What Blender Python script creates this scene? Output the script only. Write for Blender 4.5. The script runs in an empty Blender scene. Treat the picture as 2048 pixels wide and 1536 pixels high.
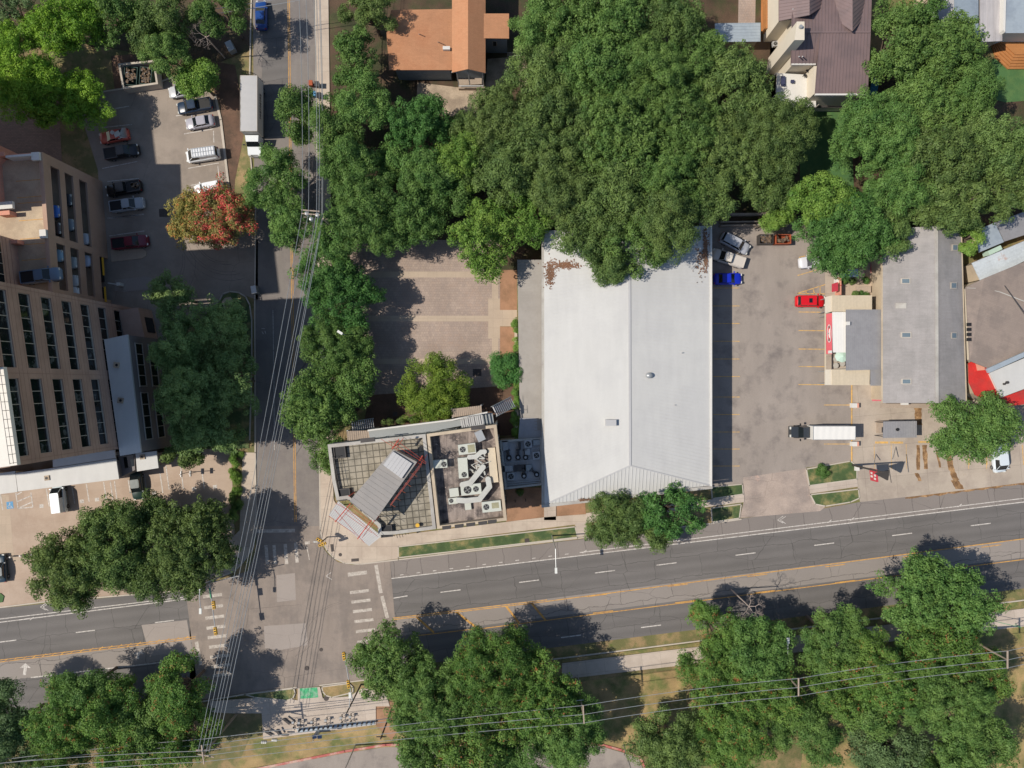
import bpy, math, random
import numpy as np
R = math.radians
random.seed(7); RNG = np.random.default_rng(11)
SC = bpy.context.scene
COL = SC.collection
# ---------------------------------------------------------------- camera, sky, sun
H = 114.0; FPX = 1424.0                      # drone height (m), focal length in photo pixels
cd = bpy.data.cameras.new('camera'); cam = bpy.data.objects.new('camera', cd); COL.objects.link(cam)
cam.location = (0, 0, H); cam.rotation_euler = (0, 0, 0)
cd.sensor_width = 36; cd.lens = 36 * FPX / 2048; cd.clip_end = 1000; cd.clip_start = 1
SC.camera = cam
SUN_EL = 49.6; SHA = 3.5                     # sun elevation, direction the shadows fall (deg from +x)
w = bpy.data.worlds.new('World'); SC.world = w; w.use_nodes = True
nt = w.node_tree; sky = nt.nodes.new('ShaderNodeTexSky'); sky.sky_type = 'NISHITA'; sky.sun_disc = False
sky.sun_elevation = R(SUN_EL); sky.sun_rotation = R(270 - SHA); sky.air_density = 1.0; sky.dust_density = 0.6
nt.links.new(sky.outputs[0], nt.nodes['Background'].inputs[0]); nt.nodes['Background'].inputs[1].default_value = 0.112
sd = bpy.data.lights.new('sun', 'SUN'); sd.energy = 4.7; sd.angle = R(0.5); sd.color = (1, 0.925, 0.82)
sun = bpy.data.objects.new('sun', sd); COL.objects.link(sun)
from mathutils import Vector, Matrix
sdir = Vector((math.cos(R(SHA)) * math.cos(R(SUN_EL)), math.sin(R(SHA)) * math.cos(R(SUN_EL)), -math.sin(R(SUN_EL))))
sun.rotation_euler = sdir.to_track_quat('-Z', 'Y').to_euler(); sun.location = (-60, 0, 120)
SC.view_settings.view_transform = 'Standard'; SC.view_settings.look = 'None'
SC.view_settings.exposure = -0.05; SC.view_settings.gamma = 1.0; SC.view_settings.use_curve_mapping = False

# ---------------------------------------------------------------- helpers
def P(x, y, z=0.0):
    s = (H - z) / FPX
    return Vector(((x - 1024) * s, (768 - y) * s, z))
def PP(pts, z=0.0): return [P(x, y, z) for x, y in pts]
class MB:
    def __init__(s): s.v = []; s.f = []; s.m = []; s.cur = 0; s.prims = []
    def add(s, vs, fs):
        s.prims.append((list(vs), list(fs))); b = len(s.v); s.v += [tuple(v) for v in vs]; s.f += [tuple(b + i for i in f) for f in fs]; s.m += [s.cur] * len(fs); return s
    def quad(s, *p): return s.add(p, [tuple(range(len(p)))])
    def prism(s, pts, z0, z1):
        n = len(pts); vs = [(p[0], p[1], z0) for p in pts] + [(p[0], p[1], z1) for p in pts]
        a = sum(pts[i][0] * pts[(i + 1) % n][1] - pts[(i + 1) % n][0] * pts[i][1] for i in range(n))
        fs = [tuple(range(n, 2 * n)), tuple(reversed(range(n)))] + [(i, (i + 1) % n, n + (i + 1) % n, n + i) for i in range(n)]
        if a < 0: fs = [tuple(reversed(f)) for f in fs]
        return s.add(vs, fs)
    def hull(s, low, up):            # frustum between two rings of the same length
        n = len(low); fs = [tuple(range(n, 2 * n)), tuple(reversed(range(n)))] + [(i, (i + 1) % n, n + (i + 1) % n, n + i) for i in range(n)]
        return s.add(list(low) + list(up), fs)
    def box(s, c, d, rz=0.0):
        co, si = math.cos(rz), math.sin(rz); x, y, z = [t / 2 for t in d]
        vs = [(c[0] + co * a - si * b, c[1] + si * a + co * b, c[2] + e) for e in (-z, z) for a, b in ((-x, -y), (x, -y), (x, y), (-x, y))]
        return s.add(vs, [(3, 2, 1, 0), (4, 5, 6, 7), (0, 1, 5, 4), (1, 2, 6, 5), (2, 3, 7, 6), (3, 0, 4, 7)])
    def tube(s, p0, p1, r0, r1=None, n=8):
        r1 = r0 if r1 is None else r1
        p0 = Vector(p0); p1 = Vector(p1); d = (p1 - p0)
        if d.length < 1e-6: return s
        q = d.to_track_quat('Z', 'Y')
        ring = lambda c, r: [c + q @ Vector((r * math.cos(2 * math.pi * i / n), r * math.sin(2 * math.pi * i / n), 0)) for i in range(n)]
        return s.hull(ring(p0, r0), ring(p1, r1))
    def beam(s, p0, p1, w, h):
        p0 = Vector(p0); p1 = Vector(p1); d = p1 - p0; q = d.to_track_quat('Z', 'Y') if abs(d.normalized().z) > .95 else None
        if q: a = q @ Vector((w / 2, 0, 0)); b = q @ Vector((0, h / 2, 0))
        else:
            a = Vector((-d.y, d.x, 0)).normalized() * (w / 2); b = d.cross(a).normalized() * (h / 2)
        low = [p0 - a - b, p0 + a - b, p0 + a + b, p0 - a + b]; up = [v + d for v in low]
        return s.hull(low, up)
    def disc(s, c, r, z0, z1, n=20): return s.prism([(c[0] + r * math.cos(2 * math.pi * i / n), c[1] + r * math.sin(2 * math.pi * i / n)) for i in range(n)], z0, z1)
    def dome(s, c, rx, ry, rz, n=14, k=5):
        vs = []; fs = []
        for j in range(k):
            a = math.pi / 2 * j / k
            vs += [(c[0] + rx * math.cos(a) * math.cos(2 * math.pi * i / n), c[1] + ry * math.cos(a) * math.sin(2 * math.pi * i / n), c[2] + rz * math.sin(a)) for i in range(n)]
        vs.append((c[0], c[1], c[2] + rz))
        for j in range(k - 1):
            fs += [(j * n + i, j * n + (i + 1) % n, (j + 1) * n + (i + 1) % n, (j + 1) * n + i) for i in range(n)]
        fs += [((k - 1) * n + i, (k - 1) * n + (i + 1) % n, k * n) for i in range(n)]
        return s.add(vs, fs)
    def builds(s, name, mats, parent=None, local=False):      # every primitive becomes a part of its own
        for vs, fs in s.prims:
            q = MB(); q.add(vs, fs); q.build(name, mats, parent, local)
    def build(s, name, mats, parent=None, local=False, smooth=False, keep=False):
        if not isinstance(mats, (list, tuple)): mats = [mats]
        v = np.array(s.v, dtype=float).reshape(-1, 3); off = Vector((0, 0, 0))
        if parent is None and not keep and not local:
            off = Vector(((v[:, 0].min() + v[:, 0].max()) / 2, (v[:, 1].min() + v[:, 1].max()) / 2, v[:, 2].min())); v = v - np.array(off)
        elif parent is not None and not local:
            L = parent; o = Vector(L.location)
            while L.parent: L = L.parent; o += Vector(L.location)
            v = v - np.array(o)
        me = bpy.data.meshes.new(name); me.from_pydata([tuple(r) for r in v.tolist()], [], s.f)
        for mt in mats: me.materials.append(mt)
        if any(s.m): me.polygons.foreach_set('material_index', s.m)
        if smooth: me.polygons.foreach_set('use_smooth', [True] * len(me.polygons))
        me.update(); o = bpy.data.objects.new(name, me); COL.objects.link(o); o.location = off
        if parent is not None: o.parent = parent
        return o
def tag(o, label=None, cat=None, group=None, kind=None):
    if label: o['label'] = label
    if cat: o['category'] = cat
    if group: o['group'] = group
    if kind: o['kind'] = kind
    return o
def thing(name, label, cat, loc, rz=0.0, group=None):
    o = bpy.data.objects.new(name, None); COL.objects.link(o); o.location = loc; o.rotation_euler = (0, 0, rz); o.empty_display_size = .5
    return tag(o, label, cat, group)
def sheet(name, pts, z, m, z0=None, label=None):
    b = MB(); b.prism(PP(pts), (z - .1) if z0 is None else z0, z)
    return tag(b.build(name, m, keep=True), kind='structure')
def copy_tree(o, parent=None):
    c = o.copy(); COL.objects.link(c); c.parent = parent
    for ch in list(o.children): copy_tree(ch, c)
    return c

# ---------------------------------------------------------------- materials
def lin(c): return tuple(((v / 255) / 12.92 if v / 255 <= .04045 else ((v / 255 + .055) / 1.055) ** 2.4) for v in c)
MATS = {}
def pm(name, col, col2=None, scale=6.0, big=0.12, amt=0.15, rough=.8, bump=0.0, bumpscale=20, metal=0.0, spec=.4, cracks=0.0, crackscale=.35,
       joints=None, streak=None, stripes=None, brick=None, spots=None, mixscale=.25, mixlo=.45, mixhi=.6):
    """procedural surface: base colour x fine noise x broad noise, optional cracks, slab joints, wheel-track stripes, bricks, spots"""
    m = bpy.data.materials.new(name); m.use_nodes = True; n = m.node_tree.nodes; l = m.node_tree.links; b = n['Principled BSDF']
    tc = n.new('ShaderNodeTexCoord'); co = tc.outputs['Object']
    def noise(sc, det=6, ro=.6, vec=None):
        t = n.new('ShaderNodeTexNoise'); t.inputs['Scale'].default_value = sc; t.inputs['Detail'].default_value = det; t.inputs['Roughness'].default_value = ro
        l.new(vec or co, t.inputs['Vector']); return t.outputs['Fac']
    def rng(f, lo, hi, a, c):
        r = n.new('ShaderNodeMapRange'); r.inputs[1].default_value = lo; r.inputs[2].default_value = hi; r.inputs[3].default_value = a; r.inputs[4].default_value = c
        l.new(f, r.inputs[0]); return r.outputs[0]
    def mul(a, c):
        x = n.new('ShaderNodeMath'); x.operation = 'MULTIPLY'; l.new(a, x.inputs[0])
        if isinstance(c, float): x.inputs[1].default_value = c
        else: l.new(c, x.inputs[1])
        return x.outputs[0]
    def mapped(rot=0, sc=(1, 1, 1), vec=None):
        mp = n.new('ShaderNodeMapping'); mp.inputs['Rotation'].default_value = (0, 0, rot); mp.inputs['Scale'].default_value = sc
        l.new(vec or co, mp.inputs['Vector']); return mp.outputs[0]
    f = rng(noise(scale), .3, .7, 1 - amt, 1 + amt)
    f = mul(f, rng(noise(big, 4, .55), .3, .7, 1 - amt, 1 + amt))
    if streak:      # (angle, stretch, amount): stains running one way
        f = mul(f, rng(noise(1.0, 5, .6, mapped(streak[0], (streak[1], .12, 1))), .3, .7, 1 - streak[2], 1 + streak[2]))
    if stripes:     # wheel tracks (angle, period, amount)
        wv = n.new('ShaderNodeTexWave'); wv.wave_type = 'BANDS'; wv.bands_direction = 'Y'; wv.inputs['Scale'].default_value = 2 * math.pi / (20 * stripes[1])
        wv.inputs['Distortion'].default_value = .6; wv.inputs['Detail'].default_value = 2; l.new(mapped(stripes[0]), wv.inputs['Vector'])
        f = mul(f, rng(wv.outputs['Fac'], 0, 1, 1 - stripes[2], 1 + stripes[2]))
    if cracks:
        dn = n.new('ShaderNodeTexNoise'); dn.inputs['Scale'].default_value = .8; dn.inputs['Detail'].default_value = 5; l.new(co, dn.inputs['Vector'])
        mx = n.new('ShaderNodeMix'); mx.data_type = 'VECTOR'; mx.inputs[0].default_value = .35; l.new(co, mx.inputs[4]); l.new(dn.outputs['Color'], mx.inputs[5])
        vo = n.new('ShaderNodeTexVoronoi'); vo.feature = 'DISTANCE_TO_EDGE'; vo.inputs['Scale'].default_value = crackscale; l.new(mapped(R(7.3), (.75, 1.5, 1), mx.outputs[1]), vo.inputs['Vector']); vo.inputs['Randomness'].default_value = .42
        msk = rng(noise(.07, 3), .45, .6, 0, cracks); cr = rng(vo.outputs['Distance'], .0, .008 + crackscale * .012, 1, 0)
        x = n.new('ShaderNodeMath'); x.operation = 'SUBTRACT'; x.inputs[0].default_value = 1; l.new(mul(cr, msk), x.inputs[1]); f = mul(f, x.outputs[0])
    if joints:      # (angle, w, h, line width, darkness)
        bt = n.new('ShaderNodeTexBrick'); bt.offset = 0; bt.inputs['Scale'].default_value = 1; bt.inputs['Brick Width'].default_value = joints[1]; bt.inputs['Row Height'].default_value = joints[2]
        bt.inputs['Mortar Size'].default_value = joints[3]; bt.inputs['Mortar Smooth'].default_value = .3
        bt.inputs['Color1'].default_value = (1, 1, 1, 1); bt.inputs['Color2'].default_value = (.93, .93, .93, 1); v = joints[4]; bt.inputs['Mortar'].default_value = (v, v, v, 1)
        jv = mapped(joints[0])
        if len(joints) > 5:
            wn = n.new('ShaderNodeTexNoise'); wn.inputs['Scale'].default_value = .5; wn.inputs['Detail'].default_value = 4; l.new(co, wn.inputs['Vector']); wm = n.new('ShaderNodeVectorMath'); wm.operation = 'SCALE'; wm.inputs['Scale'].default_value = joints[5]; l.new(wn.outputs['Color'], wm.inputs[0])
            wa = n.new('ShaderNodeVectorMath'); l.new(jv, wa.inputs[0]); l.new(wm.outputs[0], wa.inputs[1]); jv = wa.outputs[0]; bt.offset = .4
        l.new(jv, bt.inputs['Vector']); s = n.new('ShaderNodeRGBToBW'); l.new(bt.outputs[0], s.inputs[0]); f = mul(f, s.outputs[0])
    c1 = n.new('ShaderNodeRGB'); c1.outputs[0].default_value = (*col, 1); cc = c1.outputs[0]
    if col2:
        mx = n.new('ShaderNodeMix'); mx.data_type = 'RGBA'; l.new(cc, mx.inputs[6]); mx.inputs[7].default_value = (*col2, 1)
        l.new(rng(noise(mixscale, 6, .65), mixlo, mixhi, 0, 1), mx.inputs[0]); cc = mx.outputs[2]
    if brick:       # (angle, w, h, c2)
        bt = n.new('ShaderNodeTexBrick'); bt.inputs['Scale'].default_value = 1; bt.inputs['Brick Width'].default_value = brick[1]; bt.inputs['Row Height'].default_value = brick[2]
        bt.inputs['Mortar Size'].default_value = .012; l.new(cc, bt.inputs['Color1']); bt.inputs['Color2'].default_value = (*brick[3], 1); bt.inputs['Mortar'].default_value = (*[t * .55 for t in col], 1)
        l.new(mapped(brick[0]), bt.inputs['Vector']); cc = bt.outputs[0]
    if spots:       # (scale, threshold, colour)
        mx = n.new('ShaderNodeMix'); mx.data_type = 'RGBA'; l.new(cc, mx.inputs[6]); mx.inputs[7].default_value = (*spots[2], 1)
        l.new(rng(noise(spots[0], 8, .7), spots[1], spots[1] + .05, 0, 1), mx.inputs[0]); cc = mx.outputs[2]
    vm = n.new('ShaderNodeVectorMath'); vm.operation = 'SCALE'; l.new(cc, vm.inputs[0]); l.new(f, vm.inputs['Scale']); l.new(vm.outputs[0], b.inputs['Base Color'])
    b.inputs['Roughness'].default_value = rough; b.inputs['Metallic'].default_value = metal; b.inputs['Specular IOR Level'].default_value = spec
    if bump:
        bp = n.new('ShaderNodeBump'); bp.inputs['Strength'].default_value = bump; bp.inputs['Distance'].default_value = .1; l.new(noise(bumpscale, 4), bp.inputs['Height']); l.new(bp.outputs[0], b.inputs['Normal'])
    MATS[name] = m; return m
def leafmat(name, col, col2, accent=None, accf=0.0):
    m = bpy.data.materials.new(name); m.use_nodes = True; n = m.node_tree.nodes; l = m.node_tree.links; n.remove(n['Principled BSDF'])
    g = n.new('ShaderNodeNewGeometry'); tc = n.new('ShaderNodeTexCoord')
    nz = n.new('ShaderNodeTexNoise'); nz.inputs['Scale'].default_value = .45; nz.inputs['Detail'].default_value = 3; l.new(g.outputs['Position'], nz.inputs['Vector'])
    ad = n.new('ShaderNodeMath'); ad.operation = 'MULTIPLY_ADD'; ad.inputs[1].default_value = .5; l.new(g.outputs['Random Per Island'], ad.inputs[0]); 
    sb = n.new('ShaderNodeMapRange'); sb.inputs[1].default_value = .3; sb.inputs[2].default_value = .7; sb.inputs[3].default_value = -.1; sb.inputs[4].default_value = .6; l.new(nz.outputs['Fac'], sb.inputs[0]); l.new(sb.outputs[0], ad.inputs[2])
    mx = n.new('ShaderNodeMix'); mx.data_type = 'RGBA'; mx.inputs[6].default_value = (*col, 1); mx.inputs[7].default_value = (*col2, 1); l.new(ad.outputs[0], mx.inputs[0]); mx.clamp_factor = True
    cc = mx.outputs[2]
    if accent:
        n2 = n.new('ShaderNodeTexNoise'); n2.inputs['Scale'].default_value = .9; n2.inputs['Detail'].default_value = 4; l.new(g.outputs['Position'], n2.inputs['Vector'])
        a2 = n.new('ShaderNodeMath'); a2.operation = 'MULTIPLY_ADD'; a2.inputs[1].default_value = .25; l.new(g.outputs['Random Per Island'], a2.inputs[0]); l.new(n2.outputs['Fac'], a2.inputs[2])
        r2 = n.new('ShaderNodeMapRange'); r2.inputs[1].default_value = .86 - accf * .4; r2.inputs[2].default_value = .90 - accf * .4; l.new(a2.outputs[0], r2.inputs[0])
        m2 = n.new('ShaderNodeMix'); m2.data_type = 'RGBA'; l.new(r2.outputs[0], m2.inputs[0]); l.new(cc, m2.inputs[6]); m2.inputs[7].default_value = (*accent, 1); cc = m2.outputs[2]
    oi = n.new('ShaderNodeObjectInfo'); hs = n.new('ShaderNodeHueSaturation'); l.new(cc, hs.inputs['Color'])
    r3 = n.new('ShaderNodeMapRange'); r3.inputs[3].default_value = .84; r3.inputs[4].default_value = 1.12; l.new(oi.outputs['Random'], r3.inputs[0]); l.new(r3.outputs[0], hs.inputs['Value']); r4 = n.new('ShaderNodeMapRange'); r4.inputs[3].default_value = .512; r4.inputs[4].default_value = .497; mo = n.new('ShaderNodeMath'); mo.operation = 'FRACT'; mm = n.new('ShaderNodeMath'); mm.operation = 'MULTIPLY'; mm.inputs[1].default_value = 7.31; l.new(oi.outputs['Random'], mm.inputs[0]); l.new(mm.outputs[0], mo.inputs[0]); l.new(mo.outputs[0], r4.inputs[0]); l.new(r4.outputs[0], hs.inputs['Hue'])
    d = n.new('ShaderNodeBsdfDiffuse'); t = n.new('ShaderNodeBsdfTranslucent'); gl = n.new('ShaderNodeBsdfGlossy'); gl.inputs['Roughness'].default_value = .5
    l.new(hs.outputs[0], d.inputs[0]); l.new(hs.outputs[0], t.inputs[0])
    s1 = n.new('ShaderNodeMixShader'); s1.inputs[0].default_value = .2; l.new(d.outputs[0], s1.inputs[1]); l.new(t.outputs[0], s1.inputs[2])
    s2 = n.new('ShaderNodeMixShader'); s2.inputs[0].default_value = .015; l.new(s1.outputs[0], s2.inputs[1]); l.new(gl.outputs[0], s2.inputs[2])
    l.new(s2.outputs[0], n['Material Output'].inputs[0]); return m
A = R(-7.3)     # the main road and everything squared to it climb 7.3 degrees to the right
M = {}
M['ground'] = pm('dry_grass_ground', lin((106, 104, 64)), lin((146, 124, 88)), 9, .1, .25, mixscale=.35, bump=.3, spots=(.9, .6, lin((92, 100, 48))))
M['soil'] = pm('bare_soil', lin((112, 86, 66)), lin((88, 70, 56)), 8, .2, .3, bump=.4, bumpscale=12)
M['duff'] = pm('leaf_litter', lin((84, 66, 50)), lin((64, 66, 38)), 7, .3, .3, bump=.4)
M['grass'] = pm('mown_grass', lin((74, 94, 54)), lin((136, 120, 80)), 14, .5, .3, mixlo=.46, mixhi=.7, mixscale=.5, bump=.3, bumpscale=30)
M['lawn'] = pm('green_lawn', lin((70, 104, 58)), lin((88, 116, 64)), 14, .3, .15, bump=.2)
M['drygrass'] = pm('golden_grass', lin((158, 134, 92)), lin((104, 108, 60)), 10, .35, .25, mixscale=.3, mixlo=.42, mixhi=.62, bump=.35)
M['mulch'] = pm('brown_mulch', lin((108, 82, 66)), lin((86, 68, 54)), 10, .3, .25, bump=.4)
M['orange_dirt'] = pm('orange_dirt', lin((160, 122, 94)), lin((138, 106, 80)), 10, .3, .1)
M['paledirt'] = pm('pale_dirt', lin((180, 162, 140)), lin((146, 130, 112)), 7, .3, .15)
M['road'] = pm('worn_asphalt', lin((108, 104, 101)), None, 10, .08, .10, .85, .15, 40, cracks=.5, crackscale=.3, stripes=(R(-7.2), 1.75, .07), joints=(R(-7.2), 7.5, 3.35, .045, .62, 1.2))
M['turnlane'] = pm('turn_lane_asphalt', lin((142, 134, 127)), None, 10, .1, .07, .85, .15, 40, cracks=.6, crackscale=.3, joints=(R(-7.2), 8.5, 2.6, .05, .5, 1.4))
M['sideroad'] = pm('side_street_asphalt', lin((128, 121, 115)), lin((118, 111, 107)), 10, .1, .08, .85, .15, 40, cracks=.5, crackscale=.14, streak=(0, .9, .08))
M['cross'] = pm('intersection_paving', lin((141, 129, 119)), lin((127, 117, 109)), 9, .12, .07, .85, .1, 40, cracks=.35, crackscale=.2, streak=(R(83), .8, .09))
M['patch'] = pm('concrete_patch', lin((153, 143, 135)), None, 9, .2, .06, .85, cracks=.3)
M['shoulder'] = pm('bike_lane_asphalt', lin((132, 124, 118)), None, 9, .1, .07, .85, cracks=.6, crackscale=.3, joints=(R(-7.2), 4.4, 6, .05, .55, .8))
M['walk'] = pm('sidewalk_concrete', lin((190, 176, 162)), lin((178, 164, 150)), 9, .2, .06, .85, .1, joints=(R(-7.3), 3.0, 1.9, .03, .72))
M['walkv'] = pm('street_sidewalk_concrete', lin((192, 177, 160)), lin((180, 164, 148)), 9, .2, .05, .85, joints=(0, 2.4, 2.0, .03, .75))
M['kerb'] = pm('kerb_concrete', lin((184, 174, 160)), None, 8, .4, .08, .85)
M['redkerb'] = pm('red_kerb_paint', lin((178, 100, 92)), lin((186, 158, 142)), 8, .5, .1, mixscale=.5)
M['lotE'] = pm('east_lot_asphalt', lin((149, 139, 130)), lin((118, 110, 105)), 8, .09, .07, .88, .15, 40, streak=(0, .5, .07), mixscale=.3, mixlo=.5, mixhi=.72, spots=(.5, .74, lin((108, 98, 94))))
M['lotN'] = pm('north_lot_asphalt', lin((150, 138, 126)), lin((138, 127, 116)), 8, .15, .08, .88, cracks=.3, spots=(.5, .68, lin((120, 110, 104))))
M['lotS'] = pm('tan_lot_concrete', lin((180, 160, 142)), lin((171, 150, 132)), 9, .15, .05, .85, joints=(R(-7.3), 4.2, 4.2, .02, .85))
M['slab'] = pm('service_slab', lin((176, 163, 148)), lin((162, 149, 136)), 8, .15, .08, .85, joints=(R(-5), 5, 5, .03, .7), spots=(.3, .69, lin((150, 124, 96))))
M['apron'] = pm('driveway_apron', lin((168, 152, 140)), lin((148, 135, 126)), 6, .3, .12, .9, cracks=.5, spots=(.5, .62, lin((176, 150, 136))))
M['greenbox'] = pm('green_bike_box', lin((70, 160, 110)), lin((130, 170, 140)), 4, .6, .2, mixscale=1.5)
M['white'] = pm('road_paint_white', lin((202, 196, 188)), lin((150, 143, 136)), 9, .8, .1, mixscale=3.5, mixlo=.46, mixhi=.66)
M['whiteworn'] = pm('worn_paint_white', lin((194, 186, 175)), lin((156, 145, 135)), 9, .8, .1, mixscale=2.6, mixlo=.38, mixhi=.66)
M['yellow'] = pm('road_paint_yellow', lin((204, 154, 78)), lin((172, 130, 82)), 9, .8, .1, mixscale=1.5)
M['ylot'] = pm('lot_paint_yellow', lin((214, 168, 92)), lin((176, 148, 104)), 9, .8, .1, mixscale=2)
M['bluepaint'] = pm('blue_paint', lin((96, 150, 190)), None, 9, .8, .1)
M['brickpave'] = pm('brick_paving', lin((168, 150, 136)), lin((158, 138, 124)), 5, .2, .10, .85, brick=(0, .4, .4, lin((154, 138, 127))), streak=(0, .35, .1))
M['band'] = pm('paving_band', lin((180, 162, 142)), None, 8, .3, .06, joints=(0, 1.5, 1.5, .02, .8))
M['plaza'] = pm('dark_brick_plaza', lin((146, 120, 102)), None, 5, .2, .08, brick=(0, .5, .25, lin((132, 110, 94))))
M['iron'] = pm('cast_iron', lin((70, 62, 58)), None, 9, 1, .2, .6)
M['whiteroof'] = pm('white_metal_roof', lin((194, 193, 189)), lin((188, 187, 184)), 3, .15, .015, .55, streak=(R(90), .8, .035), mixscale=.1, spec=.3)
M['greyroofpaint'] = pm('pale_grey_metal_roof', lin((178, 177, 176)), None, 3, .2, .03, .6)
M['tanroof'] = pm('tan_ribbed_roof', lin((152, 146, 138)), lin((144, 138, 130)), 3, .2, .03, .6)
M['cream'] = pm('cream_ribbed_roof', lin((196, 182, 158)), None, 3, .5, .05, .6, streak=(0, 2.5, .07))
M['corr'] = pm('corrugated_grey', lin((160, 158, 158)), lin((150, 148, 148)), 3, .2, .04, .45, metal=.3)
M['galv'] = pm('galvanised_roof', lin((176, 186, 192)), lin((160, 170, 178)), 3, .3, .05, .4, metal=.3)
M['rustroof'] = pm('rusty_galvanised_roof', lin((186, 192, 194)), lin((170, 104, 58)), 3, .3, .1, .6, mixscale=.35, mixlo=.58, mixhi=.7)
M['shingle'] = pm('grey_shingles', lin((158, 153, 150)), lin((146, 142, 139)), 12, .12, .09, .9, .3, 20, joints=(0, 1.0, .22, .015, .88), streak=(R(90), .7, .07))
M['brownshingle'] = pm('brown_shingles', lin((146, 132, 122)), lin((132, 120, 112)), 10, .2, .06, .9, .3, joints=(R(20), 1.0, .25, .02, .88), streak=(R(-70), .6, .05))
M['orangeshingle'] = pm('orange_shingles', lin((188, 136, 100)), lin((174, 122, 88)), 12, .25, .14, .9, .4, 18, joints=(0, .6, .2, .015, .86))
M['brownmetal'] = pm('brown_standing_seam', lin((122, 104, 102)), lin((112, 97, 96)), 4, .2, .03, .45, spec=.4)
M['stucco'] = pm('cream_stucco', lin((208, 198, 180)), None, 6, .3, .04, .85)
M['stuccotan'] = pm('tan_stucco', lin((190, 174, 150)), lin((176, 160, 138)), 6, .3, .05, .85)
M['parapet'] = pm('grey_parapet_cap', lin((176, 172, 164)), lin((160, 154, 146)), 5, .3, .07, .8)
M['towerwall'] = pm('brown_panel_cladding', lin((178, 147, 130)), lin((167, 137, 121)), 4, .2, .06, .8, streak=(0, 1.2, .05))
M['towerstone'] = pm('pale_tower_fascia', lin((226, 220, 208)), None, 4, .2, .04, .8)
M['garagewall'] = pm('garage_precast', lin((176, 146, 126)), lin((166, 136, 116)), 4, .2, .05, .8)
M['deck'] = pm('garage_deck_concrete', lin((188, 170, 144)), lin((168, 150, 128)), 6, .2, .09, .85, spots=(.4, .66, lin((150, 130, 110))))
M['pinkwall'] = pm('pink_precast', lin((206, 146, 124)), None, 4, .2, .05, .8)
M['winggrey'] = pm('grey_wing_cladding', lin((128, 122, 120)), None, 4, .2, .05, .8)
M['glass'] = pm('dark_window_glass', (.012, .016, .018), None, 2, .5, .1, .06, spec=.6)
M['towerglass'] = pm('tower_window_glass', (.008, .012, .013), (.075, .085, .085), 2, .5, .15, .08, spec=.6, mixscale=.55, mixlo=.56, mixhi=.62)  # paler patches painted into the glass for uneven reflections and blinds
M['frame'] = pm('window_frame', lin((176, 168, 156)), None, 4, .5, .05, .5)
M['whitepaint'] = pm('white_painted_wall', lin((208, 205, 198)), None, 4, .3, .04, .7)
M['greysiding'] = pm('blue_grey_siding', lin((128, 140, 150)), None, 4, .3, .05, .7)
M['paver'] = pm('terrace_pavers', lin((158, 150, 134)), lin((130, 123, 108)), 8, .2, .12, .85, joints=(R(-6.5), .92, .92, .08, .38), mixscale=.5)
M['greymetal'] = pm('grey_penthouse_roof', lin((146, 141, 136)), lin((138, 134, 130)), 4, .3, .04, .6)
M['dirtyroof'] = pm('dirty_flat_roof', lin((142, 130, 122)), lin((82, 75, 73)), 7, .3, .15, .9, streak=(R(83), 2.2, .4), mixscale=.6, spots=(1.1, .63, lin((206, 186, 168))))
M['tyremark'] = pm('tyre_marks', lin((118, 109, 102)), lin((138, 126, 116)), 6, .5, .08, .9, mixscale=2)
M['brightwhite'] = pm('bright_white_panel', lin((222, 219, 212)), None, 3, .3, .02, .5)
M['greydeck'] = pm('grey_walkway', lin((148, 152, 152)), None, 6, .2, .05, .8)
M['redsteel'] = pm('red_steel', lin((176, 66, 48)), None, 6, .5, .1, .5)
M['darksteel'] = pm('dark_steel', lin((66, 62, 60)), None, 6, .5, .1, .5)
M['steel'] = pm('pale_steel', lin((170, 172, 172)), None, 6, .5, .06, .4, metal=.4)
M['duct'] = pm('galvanised_duct', lin((188, 187, 178)), lin((170, 168, 160)), 6, .5, .06, .5)
M['acbody'] = pm('hvac_casing', lin((188, 190, 178)), None, 6, .5, .05, .6)
M['acgrey'] = pm('hvac_casing_grey', lin((166, 166, 166)), None, 6, .5, .05, .6)
M['black'] = pm('black_plastic', lin((34, 34, 36)), None, 6, .5, .1, .6)
M['fan'] = pm('fan_blades', lin((120, 120, 116)), None, 6, .5, .05, .5)
M['tyre'] = pm('tyre_rubber', lin((36, 35, 35)), None, 9, .5, .1, .85)
M['rim'] = pm('wheel_rim', lin((150, 150, 152)), None, 9, .5, .05, .35, metal=.7)
M['lamp'] = pm('lamp_lens', lin((214, 214, 206)), None, 9, .5, .03, .2)
M['tail'] = pm('tail_lens', lin((150, 24, 22)), None, 9, .5, .03, .25)
M['wood'] = pm('orange_wood_deck', lin((182, 124, 74)), lin((166, 112, 64)), 5, .4, .08, .7, joints=(0, 6, .16, .012, .6))
M['greywood'] = pm('weathered_wood', lin((162, 146, 130)), None, 5, .5, .1, .85)
M['polewood'] = pm('pole_wood', lin((150, 136, 118)), None, 5, .5, .1, .85)
M['redroof'] = pm('red_metal_roof', lin((196, 52, 46)), lin((172, 60, 54)), 4, .4, .12, .5)
M['redsign'] = pm('red_sign_paint', lin((186, 60, 72)), None, 4, .4, .08, .5)
M['pinkdeck'] = pm('pink_painted_concrete', lin((208, 108, 118)), lin((196, 96, 104)), 4, .4, .06, .8)
M['yellowpaint'] = pm('signal_yellow', lin((216, 168, 50)), None, 4, .4, .04, .5)
M['bark'] = pm('tree_bark', lin((110, 96, 84)), lin((84, 74, 64)), 6, .5, .2, .9, .5, 12)
M['rust'] = pm('rusty_steel', lin((170, 88, 56)), lin((120, 66, 46)), 5, .5, .15, .8)
M['leafbrown'] = pm('dry_leaf', lin((136, 98, 74)), lin((104, 80, 62)), 5, .5, .2)
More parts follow.
